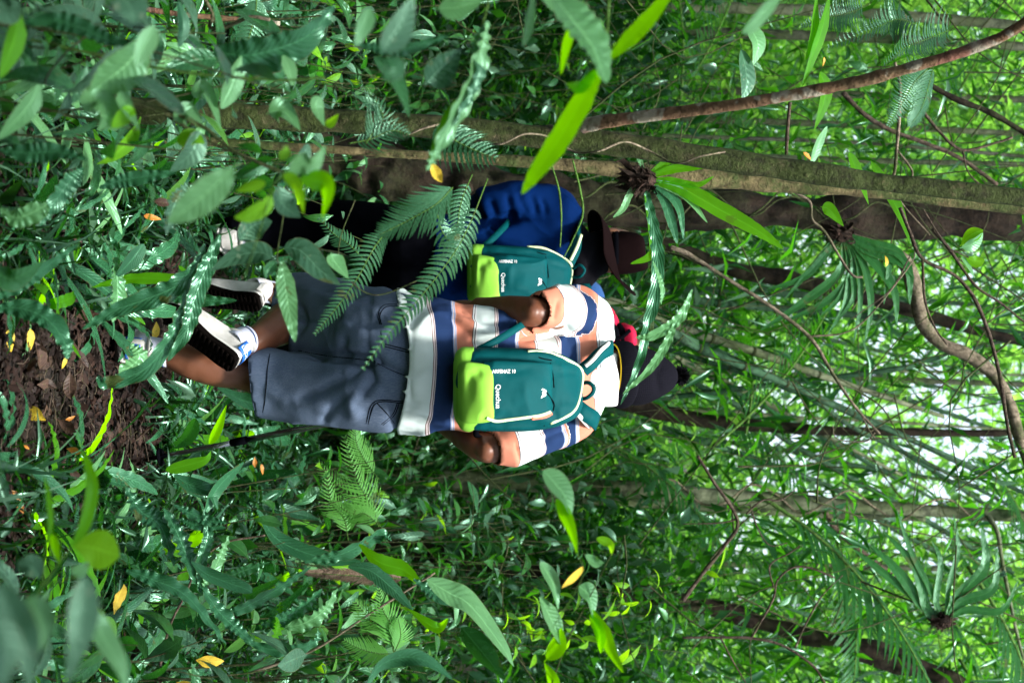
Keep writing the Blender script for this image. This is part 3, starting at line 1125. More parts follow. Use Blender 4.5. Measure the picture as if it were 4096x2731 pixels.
# =================================================== the striped hiker
hiker = empty('person', (0.02, 5.0, 0.0), 'walker in a striped polo shirt, grey knee shorts and dark bobble hat, one foot raised', 'person', 'walkers on the forest path')
D = 5.0
A_HIP_R, A_HIP_L = P(1560, 1545, 4.99), P(1570, 1330, 5.02)
A_KNEE_R, A_KNEE_L = P(985, 1492, 5.06), P(1235, 1228, 5.30)
A_ANK_R, A_ANK_L = P(600, 1398, 5.0), P(1000, 1368, 5.0)
A_SH_R, A_SH_L = P(2290, 1655, 5.12), P(2340, 1290, 5.13)
A_EL_R, A_EL_L = P(1945, 1800, 4.97), P(2128, 1246, 4.94)
A_WR_R, A_WR_L = P(1735, 1668, 5.17), P(1905, 1222, 5.10)
A_HEAD = P(2520, 1498, 5.24)

mb = MB()
mb.loft([pr(1560, 1440, 5.0, .155, .10), pr(1700, 1450, 5.0, .150, .10), pr(1900, 1465, 5.03, .145, .10), pr(2150, 1478, 5.10, .16, .10), pr(2320, 1480, 5.13, .15, .08), pr(2390, 1490, 5.14, .08, .06)], 32, 24)
mb.tube([P(2350, 1492, 5.14), P(2470, 1500, 5.2)], [.058, .055], nu=20)
head_into(mb, A_HEAD, (-0.45, 0.86, -0.18), (0.0, 0.25, 1))
mb.tube([A_HIP_R, P(1300, 1555, 5.02), P(1120, 1520, 5.05), A_KNEE_R, P(880, 1474, 5.035), P(760, 1440, 5.01), P(660, 1408, 5.0), A_ANK_R, P(520, 1396, 4.99)], [.080, .068, .060, .051, .0535, .051, .037, .031, .034], nu=22, nv=60)
mb.tube([P(960, 1500, 5.08), P(1010, 1494, 5.08)], [.03, .03], nu=12)
mb.tube([A_HIP_L, P(1400, 1280, 5.16), A_KNEE_L], [.088, .078, .055], nu=22)
mb.tube([A_KNEE_L, P(1185, 1265, 5.24), P(1125, 1300, 5.13), P(1060, 1340, 5.05), A_ANK_L, P(955, 1395, 4.98)], [.057, .062, .060, .045, .034, .036], nu=22, nv=50)
for sh, mid, el, wr in ((A_SH_R, P(2120, 1735, 5.05), A_EL_R, A_WR_R), (A_SH_L, P(2240, 1262, 5.04), A_EL_L, A_WR_L)):
    m2 = (el + wr) / 2 + (el - wr) * 0.12
    e1 = el.lerp(mid, .22) + Vector((0, .008, 0))
    e2 = el.lerp(m2, .30) + Vector((0, .008, 0))
    mb.tube([sh, mid, e1, e2, m2, wr], [.052, .046, .045, .044, .040, .025], nu=22, nv=70)
    mb.ball(el + Vector((0, -.002, -.002)), (.031, .033, .031))
hand_into(mb, A_WR_L, (0.02, 0.35, -0.9), (0.9, 0.2, -0.1), 0.95, 0.55, side=-1)
hand_into(mb, A_WR_R, (-0.45, 0.75, -0.35), (-0.6, 0.1, -0.6), 0.95, 1.05, side=1)
skinned('body', mb, M['skin'], hiker, 0.0055, 4)

# shorts
mb = MB()
mb.loft([pr(1500, 1430, 5.0, .178, .125), pr(1570, 1438, 5.0, .184, .130), pr(1640, 1444, 5.0, .182, .122), pr(1705, 1448, 5.0, .178, .115)], 40, 16)
mb.ball(P(1490, 1345, 5.0), (.108, .118, .125))
mb.ball(P(1490, 1540, 4.99), (.108, .118, .125))
mb.loft([(P(1540, 1420, 5.0), Vector((.09, 0, 0)), Vector((0, .105, 0)), 2.2), (P(1400, 1400, 5.03), Vector((.085, 0, 0)), Vector((0, .098, 0)), 2.2), (P(1270, 1375, 5.10), Vector((.07, 0, 0)), Vector((0, .085, 0)), 2.2), (P(1170, 1350, 5.14), Vector((.05, 0, 0)), Vector((0, .06, 0)), 2.2)], 30, 24)
R_HEM, L_HEM = P(1018, 1526, 5.05), P(1128, 1212, 5.28)
rl = [(P(1560, 1560, 5.0), Vector((.108, 0, 0)), Vector((0, .115, 0)), 2.2), (P(1400, 1562, 5.0), Vector((.103, 0, 0)), Vector((0, .108, 0)), 2.2), (P(1250, 1552, 5.02), Vector((.098, 0, 0)), Vector((0, .100, 0)), 2.3),
      (P(1120, 1538, 5.04), Vector((.095, 0, 0)), Vector((0, .096, 0)), 2.4), (R_HEM, Vector((.096, 0, -.012)), Vector((0, .098, 0)), 2.4), (P(990, 1524, 5.05), Vector((.096, 0, -.012)), Vector((0, .098, 0)), 2.4)]
mb.loft(rl, 36, 40)
ll = [(P(1560, 1330, 5.02), Vector((.112, 0, 0)), Vector((0, .115, 0)), 2.2), (P(1430, 1300, 5.10), Vector((.108, 0, 0)), Vector((0, .110, .03)), 2.2), (P(1310, 1262, 5.18), Vector((.104, 0, 0)), Vector((0, .100, .05)), 2.2),
      (P(1210, 1232, 5.24), Vector((.092, 0, 0)), Vector((0, .085, .05)), 2.2), (P(1130, 1210, 5.24), Vector((.078, 0, .022)), Vector((0, .085, .05)), 2.2), (P(1090, 1204, 5.24), Vector((.075, 0, .022)), Vector((0, .085, .05)), 2.2)]
mb.loft(ll, 36, 40)
V, Fq = remesh(mb, 0.0058, 6)
planes = [(R_HEM, (0.10, 0, -1), 0.17), (P(1128, 1208, 5.24), (-0.15, 0.25, -1), 0.135), (P(1695, 1448, 5.0), (0, 0, 1), 0.4)]
V, Fq = cut_open(V, Fq, planes)
snap_edge(V, planes)
N = vnormals(V, Fq)
V += N * (0.007 * vnoise(V, 9, 41) + 0.003 * vnoise(V, 22, 42) + 0.013 * ridged(V * np.array([1, 1, .55]) + 0.03 * vnoise(V, 5, 47)[:, None], 10, 43) - 0.003)[:, None]
for pts, dp, sg in (([(1180, 1405), (1300, 1425), (1420, 1432), (1520, 1440), (1560, 1455)], 0.022, 0.014), ([(1500, 1440), (1600, 1480), (1650, 1500)], 0.013, 0.010),
                    ([(1500, 1430), (1420, 1500), (1300, 1560), (1180, 1600)], 0.014, 0.016), ([(1490, 1450), (1510, 1520), (1440, 1610)], 0.016, 0.012), ([(1430, 1560), (1330, 1640), (1290, 1700)], 0.010, 0.012),
                    ([(1470, 1560), (1420, 1600), (1440, 1680)], -0.012, 0.020), ([(1180, 1200), (1210, 1290), (1170, 1350)], 0.014, 0.012), ([(1230, 1170), (1400, 1230), (1560, 1260)], -0.009, 0.013),
                    ([(1260, 1220), (1420, 1290), (1580, 1300)], 0.009, 0.016), ([(1400, 1330), (1380, 1400), (1430, 1440)], 0.012, 0.014), ([(1050, 1440), (1180, 1470), (1330, 1480)], 0.008, 0.014), ([(1040, 1560), (1200, 1600), (1400, 1640)], -0.008, 0.018)):
    crease(V, N, [P(a, b, D) for a, b in pts], dp, sg)
# stitched lines: attribute used by the denim
pxx = 2048 + (V[:, 2] - CAM_Z) * F / 5.0
pyy = 1365.5 + V[:, 0] * F / 5.0
st_ = np.zeros(len(V))
me = new_mesh('shorts', V, Fq, M['denim'])
fattr(me, 'stitch', st_)
shorts = child('shorts', me, hiker)
solidify(shorts, 0.003)
SB = bvh_of([shorts])


def stitch_line(pts, r=0.0014, name='seam', mat=None, off=0.0035, parent=None):
    mb = MB()
    dense = catmull([(a, b, 0) for a, b in pts], max(8, len(pts) * 5))
    mb.tube(on_surface([(a, b) for a, b, _ in dense], SB, 5.0, off), [r, r], nu=5, nv=len(dense))
    return child(name, mb.mesh(name, mat or M['black']), parent or shorts)


def pocket(out, name='back_pocket'):
    """patch pocket with stitched border laid on the shorts; out: outline (px, py) corners, 4 corners a b c d"""
    a, b, c, d = [np.array(q, float) for q in out]
    n = 16
    V = []
    for i in range(n):
        for j in range(n):
            u, v = i / (n - 1), j / (n - 1)
            q = (a * (1 - u) + b * u) * (1 - v) + (d * (1 - u) + c * u) * v
            V.append(on_surface([tuple(q)], SB, 5.0, 0.0035)[0])
    o = child(name, new_mesh(name, V, grid_faces(n, n, False), M['denim']), shorts)
    solidify(o, 0.002)


pocket([(1525, 1250), (1540, 1375), (1668, 1400), (1640, 1220)])
pocket([(1510, 1600), (1478, 1690), (1572, 1716), (1632, 1596)])
for pts in ([(1634, 1222), (1548, 1222), (1524, 1262), (1532, 1300)], [(1634, 1228), (1556, 1230), (1531, 1264), (1538, 1300)], [(1552, 1376), (1660, 1404)], [(1548, 1384), (1658, 1412)],
            [(1628, 1600), (1512, 1600), (1474, 1688)], [(1622, 1606), (1518, 1606), (1482, 1690)], [(1520, 1605), (1560, 1650), (1592, 1700)], [(1600, 1604), (1580, 1650), (1535, 1690)], [(1606, 1606), (1586, 1654), (1540, 1694)],
            [(1085, 1395), (1078, 1460), (1076, 1530), (1068, 1600), (1052, 1655)], [(1500, 1440), (1580, 1480), (1650, 1506)], [(1180, 1402), (1300, 1422), (1430, 1434), (1500, 1440)]):
    stitch_line(pts)

# shirt
mb = MB()
mb.loft([pr(1560, 1446, 5.0, .196, .142, 2.4), pr(1620, 1447, 5.0, .198, .144, 2.4), pr(1720, 1456, 4.995, .190, .140, 2.4), pr(1840, 1458, 5.005, .180, .132, 2.4), pr(1980, 1468, 5.03, .174, .128, 2.4),
         pr(2120, 1476, 5.07, .180, .130, 2.4), pr(2240, 1482, 5.11, .186, .126, 2.4), pr(2320, 1484, 5.13, .176, .112, 2.3), pr(2380, 1486, 5.14, .142, .090, 2.1), pr(2420, 1492, 5.15, .085, .066, 2.0)], 48, 60)
mb.tube([P(2300, 1600, 5.13), P(2272, 1668, 5.11), P(2170, 1722, 5.06), P(2060, 1768, 5.01), P(1985, 1790, 4.985), P(1960, 1798, 4.98)], [.082, .078, .066, .056, .047, .047], nu=26, nv=50)
mb.tube([P(2340, 1350, 5.13), P(2335, 1282, 5.11), P(2270, 1246, 5.05), P(2200, 1242, 4.985), P(2150, 1244, 4.95), P(2135, 1244, 4.94)], [.082, .076, .066, .055, .0455, .0455], nu=26, nv=50)
V, Fq = remesh(mb, 0.0055, 5)
RSL, LSL = P(1975, 1793, 4.982), P(2150, 1245, 4.948)
planes = [(P(1640, 1446, 5.0), (0, 0, -1), 0.4), (RSL, A_EL_R - P(2060, 1768, 5.01), 0.064), (LSL, P(2135, 1244, 4.93) - P(2210, 1242, 5.0), 0.062)]
V, Fq = cut_open(V, Fq, planes)
snap_edge(V, planes)
N = vnormals(V, Fq)
# stripe coordinate: along the trunk, or along each sleeve
band = (2048 + (V[:, 2] - CAM_Z) * F / 5.0 - 1667) / 244.0
band = np.where(band < 0.3, np.clip(band, 0.02, None), band)


def axis_t(pts):
    pts = np.array([list(p) for p in pts])
    best = np.full(len(V), 1e9)
    val = np.zeros(len(V))
    acc = 0
    for i in range(len(pts) - 1):
        ab = pts[i + 1] - pts[i]
        L_ = np.linalg.norm(ab)
        t = ((V - pts[i]) @ ab) / L_ ** 2
        tc = np.clip(t, 0 if i else -1, 1)
        d = np.linalg.norm(V - (pts[i] + tc[:, None] * ab), axis=1)
        k = d < best
        best[k] = d[k]
        val[k] = (acc + tc * L_)[k]
        acc += L_
    return best, val, acc


for ax, reach, e0 in (([P(2225, 1700, 5.08), P(2060, 1768, 5.01), RSL], 0.075, 0.72), ([P(2300, 1262, 5.08), P(2200, 1242, 4.985), LSL], 0.072, 0.72)):
    dist, val, tot = axis_t(ax)
    k = (dist < reach) & (val > 0.0)
    band[k] = (0.685 + (tot - val[k]) / 0.21)
# body ease, folds
lowz = np.clip((1.14 + (1900 - 2048) * PXM - V[:, 2]) / 0.2, 0, 1)
hwx = np.clip((V[:, 0] - P(1700, 1450, 5).x) / 0.19, -1.2, 1.2)
torso_m = np.abs(V[:, 1] - 5.0) < 0.3
V[:, 2] -= (0.050 * hwx ** 2 * lowz - 0.012 * lowz)
V[:, 2] += 0.007 * vnoise(V * np.array([1, 1, 0]), 9, 55) * lowz
V += N * (0.005 * vnoise(V, 12, 51) + 0.003 * vnoise(V, 30, 52) + 0.014 * ridged(V @ np.array([[.8, 0, .5], [0, 1, 0], [-.35, 0, .6]]) + 0.03 * vnoise(V, 4, 57)[:, None], 11, 58) - 0.003)[:, None]
V += N * (0.010 * lowz * np.sin(V[:, 0] * 70 + 3 * vnoise(V, 3, 53)) * 0.5)[:, None]
for pts, dp, sg in (([(1780, 1250), (1880, 1330), (1900, 1390)], 0.010, 0.012), ([(1820, 1230), (1930, 1290), (2080, 1310)], 0.009, 0.012), ([(1860, 1290), (1990, 1350), (2080, 1370)], -0.007, 0.012), ([(2000, 1370), (2200, 1340), (2330, 1300)], 0.016, 0.016),
                    ([(2250, 1350), (2360, 1340)], 0.012, 0.014), ([(2150, 1700), (2250, 1690), (2330, 1640)], 0.010, 0.014), ([(2100, 1745), (2190, 1720)], 0.008, 0.010), ([(2070, 1780), (2160, 1760)], 0.008, 0.009), ([(2150, 1790), (2200, 1745), (2290, 1715)], 0.009, 0.011),
                    ([(2060, 1760), (2080, 1850)], 0.006, 0.006), ([(2090, 1745), (2115, 1830)], 0.006, 0.006), ([(2125, 1740), (2150, 1810)], 0.006, 0.006), ([(2230, 1190), (2210, 1290)], 0.006, 0.008), ([(2260, 1200), (2270, 1300)], 0.007, 0.010),
                    ([(1700, 1240), (1640, 1330)], 0.007, 0.012), ([(1660, 1330), (1650, 1500), (1655, 1620)], 0.006, 0.008), ([(1720, 1620), (1840, 1690)], 0.010, 0.012)):
    crease(V, N, [P(a, b, D) for a, b in pts], dp, sg)
snap_edge(V, planes[1:], 0.02)
me = new_mesh('shirt', V, Fq, M['stripe'])
fattr(me, 'band', band)
shirt = child('shirt', me, hiker)
solidify(shirt, 0.003)
Vl, Fl, ul = loft_vf([pr(1690, 1450, 5.0, .172, .122, 2.4), pr(1840, 1458, 5.005, .166, .120, 2.4), pr(1980, 1468, 5.03, .162, .118, 2.4), pr(2120, 1476, 5.07, .166, .120, 2.4), pr(2240, 1482, 5.11, .170, .112, 2.4), pr(2330, 1484, 5.13, .150, .098, 2.3)], 60, 70, False)
Vl = np.array(Vl)
ml = new_mesh('shirt_lining', Vl, np.array(Fl, dtype=np.int32), M['stripe'])
fattr(ml, 'band', (2048 + (Vl[:, 2] - CAM_Z) * F / 5.0 - 1667) / 244.0)
solidify(child('shirt_lining', ml, shirt), 0.002)

# hood / white collar
mb = MB()
mb.loft([pr(2330, 1500, 5.10, .060, .060), pr(2360, 1506, 5.11, .092, .080, 2.2), pr(2400, 1512, 5.12, .090, .085, 2.2), pr(2435, 1514, 5.14, .084, .084, 2.2), pr(2466, 1512, 5.17, .078, .080, 2.2), pr(2474, 1512, 5.18, .070, .072, 2.2)], 40, 40)
V, Fq = remesh(mb, 0.005, 3)
N = vnormals(V, Fq)
V += N * (0.006 * vnoise(V, 16, 61) - 0.012 * ridged(V * np.array([1, 1, .5]), 11, 62))[:, None]
for pts, dp, sg in (([(2350, 1450), (2420, 1440), (2450, 1480)], 0.010, 0.008), ([(2350, 1560), (2410, 1530), (2470, 1540)], 0.012, 0.008), ([(2380, 1500), (2440, 1500), (2460, 1560)], 0.008, 0.008)):
    crease(V, N, [P(a, b, D) for a, b in pts], dp, sg)
child('hood', new_mesh('hood', V, Fq, M['towel']), hiker)

# knitted hat with turned-up brim and bobble
def hat_ring(t, base, top, r, e=2.1, squash=0.92):
    c = base.lerp(top, t)
    ax = (top - base).normalized()
    sx_ = Vector((1, 0, 0))
    sx_ = (sx_ - ax * sx_.dot(ax)).normalized()
    return (c, sx_ * r, ax.cross(sx_) * r * 1.08, e)


hb, ht = P(2455, 1496, 5.21), P(2700, 1510, 5.26)
mb = MB()
mb.loft([hat_ring(t, hb, ht, r) for t, r in ((0.04, .080), (0.12, .087), (.3, .088), (.5, .083), (.68, .070), (.84, .052), (.94, .036), (1.0, .014))], 64, 50)
V = np.vstack(mb.V)
V += 0.007 * np.stack([vnoise(V, 12, 71), vnoise(V, 12, 72), vnoise(V, 12, 73)], -1)
crease(V, np.tile([0, -1.0, 0], (len(V), 1)), [P(a, b, D) for a, b in ((2680, 1450), (2640, 1500), (2660, 1590))], 0.008, 0.012)
beanie = child('bobble_hat', new_mesh('bobble_hat', V, mb.F, M['knit'], True, np.vstack(mb.U)), hiker)
mb = MB()
mb.loft([hat_ring(t, hb, ht, r) for t, r in ((-0.03, .086), (0.0, .093), (.10, .097), (.20, .095), (.235, .089))], 64, 16, caps=False)
bo = child('brim', mb.mesh('brim', M['knit']), beanie)
solidify(bo, 0.004)
mb = MB()
mb.loft([hat_ring(t, hb, ht, r) for t, r in ((-0.055, .0865), (-0.02, .088))], 64, 3, caps=False)
yo = child('yellow_band', mb.mesh('yellow_band', M['yellowcloth']), beanie)
solidify(yo, 0.003)
# bobble: a tuft of short yarn ends
bc = P(2722, 1502, 5.27)
Vb, Fb = [], []
for i in range(900):
    v = rng.normal(size=3)
    v /= np.linalg.norm(v)
    s_ = np.cross(v, rng.normal(size=3))
    s_ /= np.linalg.norm(s_)
    r0, r1 = 0.008, 0.0235 + 0.004 * rng.random()
    a = np.array(bc) + v * r0
    b = np.array(bc) + (v + 0.16 * rng.normal(size=3)) * r1
    n0 = len(Vb)
    Vb += [a - s_ * .0016, a + s_ * .0016, b + s_ * .0012, b - s_ * .0012]
    Fb.append((n0, n0 + 1, n0 + 2, n0 + 3))
child('bobble', new_mesh('bobble', Vb, Fb, M['charcoal'], False), beanie)

# shoes
toe_raised = (P(640, 1243, 4.93) - P(930, 1462, 4.90)).normalized()
shoe(hiker, P(932, 1462, 4.885), toe_raised + Vector((0, 0.02, 0)), Vector((-0.42, 0.70, 0.50)), 0.262, text='LAODACH', label='raised shoe showing its muddy sole', shank=P(1080, 1330, 5.06), sock_to=0.045)
shoe(hiker, P(452, 1398, 4.955), (-0.05, 1, 0.0), (0, 0, 1), 0.262, text='LAODACH', label='planted shoe with its blue heel to the camera', shank=P(700, 1418, 5.0), sock_to=0.075)


def tfA(px, py, dy):
    # the pack hangs from the shoulders: its back panel leans away with the wearer's back
    d = 4.880 + (px - 1817) / (2335 - 1817) * 0.115
    sc_ = (d - dy * 0.5) / 5.0
    return P(2048 + (px - 2048) / 1.0, py, 4.90) + Vector((0, d - 4.90 - dy, 0))


packA, surfA = backpack('teal daypack with a lime base worn by the walker in the striped shirt', 'matching daypacks', tfA)


def ribbon(name, pts, w, mat, parent, nrm=(0, -1, 0.2), t=0.004, nv=None):
    """flat webbing through world points, width w (m), facing nrm"""
    C = catmull([list(p) for p in pts], nv or len(pts) * 8)
    T, _, _ = frames(C)
    n = np.array([list(nrm)] * len(C), float) if not isinstance(nrm, list) else catmull([list(q) for q in nrm], len(C))
    n = n - T * (n * T).sum(1)[:, None]
    n /= np.linalg.norm(n, axis=1)[:, None]
    s_ = np.cross(T, n)
    W = np.interp(np.linspace(0, 1, len(C)), np.linspace(0, 1, len(w)), w) if isinstance(w, (list, tuple)) else np.full(len(C), w)
    V = np.stack([C - s_ * W[:, None] / 2, C + n * 0.001, C + s_ * W[:, None] / 2], 1).reshape(-1, 3)
    o = child(name, new_mesh(name, V, grid_faces(len(C), 3, False), mat), parent)
    solidify(o, t)
    return o


# webbing and shoulder straps of the first pack
ribbon('webbing', [P(1912, 1400, 4.84), P(1985, 1362, 4.855), P(2080, 1305, 4.93), P(2110, 1285, 5.02)], 0.020, M['teal'], packA, (0.1, -1, 0.1), 0.002)
ribbon('webbing', [P(1905, 1712, 4.86), P(1905, 1738, 4.90), P(1925, 1748, 5.0)], 0.016, M['black'], packA, (0.5, -1, 0.1), 0.002)
ribbon('shoulder_strap', [P(2330, 1480, 4.985), P(2360, 1455, 4.985), P(2400, 1415, 5.0), P(2440, 1392, 5.06), P(2445, 1380, 5.12)], 0.040, M['teal'], packA, [(0, -1, .4), (0, -1, .5), (0, -.8, .8), (0, -.2, 1)], 0.006)
ribbon('strap_edging', [P(2340, 1462, 4.978), P(2368, 1438, 4.977), P(2402, 1398, 4.99), P(2432, 1372, 5.045)], 0.009, M['trim'], packA, [(0, -1, .4), (0, -1, .5), (0, -.8, .8), (0, -.2, 1)], 0.006)
ribbon('shoulder_strap', [P(2300, 1622, 4.985), P(2335, 1650, 4.985), P(2370, 1672, 5.01), P(2385, 1690, 5.07)], 0.046, M['teal'], packA, [(0, -1, .4), (0, -1, .5), (.2, -.8, .8), (.3, -.2, 1)], 0.006)
ribbon('strap_edging', [P(2292, 1640, 4.977), P(2315, 1664, 4.975), P(2338, 1690, 5.0), P(2352, 1704, 5.05)], 0.011, M['trim'], packA, [(0, -1, .4), (0, -1, .5), (.2, -.8, .8), (.3, -.2, 1)], 0.006)
ribbon('haul_loop', [P(2328, 1532, 4.985), P(2352, 1530, 4.97), P(2372, 1545, 4.965), P(2372, 1568, 4.965), P(2348, 1590, 4.97), P(2320, 1596, 4.985)], 0.011, M['teal'], packA, (0, -1, .2), 0.002)

# trekking pole
pole = empty('trekking_pole', P(640, 1830, 5.5), 'thin dark trekking pole planted beside the walker in shorts', 'trekking pole')
pt, pm, pb = P(1790, 1598, 5.22), P(1180, 1722, 5.37), P(612, 1832, 5.50)
mb = MB()
mb.tube([pt, P(950, 1766, 5.42)], [.0100, .0100], nu=14, nv=4)
child('upper_shaft', mb.mesh('upper_shaft', M['pole']), pole)
mb = MB()
mb.tube([P(955, 1765, 5.42), pb], [.0085, .0080], nu=14, nv=4)
child('lower_shaft', mb.mesh('lower_shaft', M['pole']), pole)
mb = MB()
mb.tube([P(925, 1771, 5.43), P(985, 1759, 5.41)], [.012, .013], nu=14, nv=3)
child('clamp', mb.mesh('clamp', M['black']), pole)
mb = MB()
mb.tube([pt + (pt - pb).normalized() * 0.02, pt - (pt - pb).normalized() * 0.11], [.017, .014], nu=14, nv=6, bump=0.05, bscale=80)
mb.ball(pt + (pt - pb).normalized() * 0.025, (.019, .019, .016))
child('grip', mb.mesh('grip', M['black']), pole)
mb = MB()
mb.tube([pb, pb + (pb - pt).normalized() * 0.035], [.006, .002], nu=10, nv=3)
mb.tube([P(640, 1827, 5.495), P(646, 1826, 5.494)], [.030, .028], nu=16, nv=2)
child('tip', mb.mesh('tip', M['black']), pole)

# =================================================== the blue hiker
H2 = 6.2
hik2 = empty('person', P(790, 1100, 6.3), 'walker in a blue fleece and black trousers wearing a wide-brimmed brown hat', 'person', 'walkers on the forest path')
s2 = H2 / 5.0


def q2(px, py, d, hw, hd, e=2.3):
    return (P(px, py, d), Vector((hw * H2 / F, 0, 0)), Vector((0, hd, 0)), e)


B_HEAD = P(2455, 1000, 6.38)
mb = MB()
mb.loft([q2(1700, 1060, 6.25, 165, .11), q2(1900, 1060, 6.28, 165, .11), q2(2150, 1055, 6.32, 190, .11), q2(2260, 1045, 6.34, 160, .09), q2(2320, 1035, 6.35, 80, .06)], 32, 24)
mb.tube([P(2290, 1030, 6.35), P(2400, 1010, 6.37)], [.06, .056], nu=20)
head_into(mb, B_HEAD, (-0.5, 0.85, -0.1), (0.0, 0.15, 1))
mb.tube([P(1680, 965, 6.28), P(1420, 915, 6.36), P(1250, 895, 6.42), P(1080, 915, 6.38), P(915, 948, 6.32)], [.08, .065, .048, .045, .034], nu=20, nv=50)
mb.tube([P(1720, 1150, 6.25), P(1420, 1210, 6.3), P(1280, 1220, 6.35), P(1140, 1190, 6.2), P(1080, 1165, 6.1)], [.085, .07, .055, .045, .034], nu=20, nv=40)
for pts, wrf in (([P(2240, 880, 6.34), P(2050, 820, 6.3), P(1960, 830, 6.3)], P(1830, 870, 6.5)), ([P(2240, 1220, 6.34), P(2060, 1290, 6.28), P(1980, 1300, 6.25)], P(1870, 1260, 6.4))):
    mb.tube(pts, [.055, .045, .042], nu=16)
    mb.tube([pts[-1], wrf], [.042, .028], nu=16)
    hand_into(mb, wrf, (0.0, 0.9, -0.4), (0.5 if wrf.x < -0.2 else -0.5, 0, -0.3), 0.95, 0.5, side=-1)
skinned('body', mb, M['skin2'], hik2, 0.007, 4)
# trousers
mb = MB()
mb.loft([q2(1600, 1060, 6.25, 200, .14), q2(1700, 1062, 6.25, 205, .145), q2(1790, 1062, 6.25, 200, .14)], 36, 14)
mb.ball(P(1640, 985, 6.20), (.11, .13, .12))
mb.ball(P(1640, 1140, 6.20), (.11, .13, .12))
mb.tube([P(1680, 965, 6.28), P(1420, 915, 6.36), P(1250, 895, 6.42), P(1080, 915, 6.38), P(915, 948, 6.32)], [.118, .105, .085, .075, .064], nu=28, nv=50, bump=0.06, bscale=10)
mb.tube([P(1680, 1150, 6.25), P(1440, 1200, 6.32), P(1290, 1215, 6.36), P(1180, 1195, 6.24), P(1115, 1178, 6.14)], [.118, .105, .085, .068, .058], nu=28, nv=50, bump=0.06, bscale=10)
V, Fq = remesh(mb, 0.007, 4)
N = vnormals(V, Fq)
V += N * (0.008 * vnoise(V, 10, 81) + 0.004 * vnoise(V, 24, 82))[:, None]
child('trousers', new_mesh('trousers', V, Fq, M['black']), hik2)
# fleece
mb = MB()
mb.loft([q2(1745, 1055, 6.25, 212, .155), q2(1800, 1055, 6.25, 205, .15), q2(1900, 1055, 6.27, 195, .145), q2(2050, 1055, 6.30, 210, .145), q2(2180, 1050, 6.33, 235, .14), q2(2250, 1045, 6.34, 215, .12), q2(2300, 1040, 6.35, 150, .09), q2(2320, 1035, 6.35, 90, .07)], 44, 44)
mb.tube([P(2215, 930, 6.34), P(2215, 862, 6.33), P(2090, 815, 6.28), P(1985, 822, 6.25), P(1935, 838, 6.25)], [.10, .096, .080, .075, .070], nu=26, nv=40)
mb.tube([P(1990, 818, 6.26), P(1930, 840, 6.32), P(1850, 862, 6.45)], [.074, .066, .044], nu=22, nv=20)
mb.tube([P(2215, 1170, 6.34), P(2215, 1250, 6.33), P(2080, 1290, 6.28), P(1980, 1300, 6.24)], [.10, .092, .072, .062], nu=26, nv=40)
mb.tube([P(1980, 1300, 6.24), P(1900, 1270, 6.36)], [.062, .046], nu=22, nv=12)
V, Fq = remesh(mb, 0.0065, 4)
N = vnormals(V, Fq)
V += N * (0.010 * vnoise(V, 9, 91) + 0.004 * vnoise(V, 24, 92) + 0.014 * ridged(V @ np.array([[.8, 0, .5], [0, 1, 0], [-.5, 0, .6]]), 9, 93) - 0.004)[:, None]
for pts, dp, sg in (([(1950, 880), (1985, 905), (2030, 880), (2080, 860)], 0.030, 0.016), ([(1960, 790), (1975, 840), (1990, 890)], 0.016, 0.012), ([(2030, 770), (2040, 830), (2060, 880)], 0.014, 0.010), ([(2070, 765), (2090, 820), (2110, 870)], 0.012, 0.010),
                    ([(2120, 770), (2140, 820), (2150, 865)], 0.010, 0.010), ([(2165, 780), (2180, 820), (2185, 860)], 0.009, 0.009), ([(2000, 960), (2090, 985), (2160, 975)], 0.012, 0.009), ([(1790, 880), (1850, 960), (1870, 1000)], 0.014, 0.014),
                    ([(1930, 905), (1960, 960), (1950, 1010)], 0.012, 0.012), ([(1760, 930), (1820, 960), (1860, 940)], 0.010, 0.010), ([(1905, 880), (2000, 920), (2150, 900)], -0.012, 0.018), ([(1840, 1100), (1800, 1180)], 0.012, 0.014)):
    crease(V, N, [P(a, b, H2) for a, b in pts], dp, sg * s2)
child('fleece', new_mesh('fleece', V, Fq, M['blue']), hik2)
# black scarf over the neck
mb = MB()
mb.loft([q2(2270, 1060, 6.33, 120, .09), q2(2300, 1045, 6.33, 152, .115, 2.1), q2(2340, 1035, 6.35, 132, .110, 2.1), q2(2380, 1025, 6.36, 104, .100), q2(2425, 1015, 6.37, 84, .090), q2(2450, 1010, 6.37, 60, .07)], 40, 30)
V, Fq = remesh(mb, 0.006, 3)
N = vnormals(V, Fq)
V += N * (0.007 * vnoise(V, 12, 95) + 0.007 * np.sin(V[:, 2] * 90 + V[:, 0] * 60 + 3 * vnoise(V, 5, 96)))[:, None]
child('scarf', new_mesh('scarf', V, Fq, M['charcoal']), hik2)
# hat: shaped crown on a wide brim that dips to one side
hc = P(2440, 1010, 6.37)
up2 = (Vector((0.0, 0.06, 1))).normalized()
mb = MB()
nr, na = 10, 72
Vh = []
for i in range(nr):
    t = i / (nr - 1)
    r = 0.078 + t * 0.094
    for j in range(na):
        a = j / na * 2 * math.pi
        x, y = math.cos(a) * r * 0.90, math.sin(a) * r * 1.05
        z = 0.004 - 0.010 * t - 0.052 * t * t * max(0, -math.cos(a)) ** 1.6 + 0.050 * t * t * max(0, math.cos(a)) ** 1.3 - 0.030 * t * (abs(math.sin(a)) ** 3) + 0.02 * t * t * math.sin(2 * a + .4)
        Vh.append(hc + Vector((x, y, z + 0.19 * x)) + Vector((0, 0, 0.012)))
Fh = [tuple(f) for f in grid_faces(nr, na)]
hat2 = child('hat', new_mesh('hat', Vh, Fh, M['hat']), hik2)
solidify(hat2, 0.004)
mb = MB()
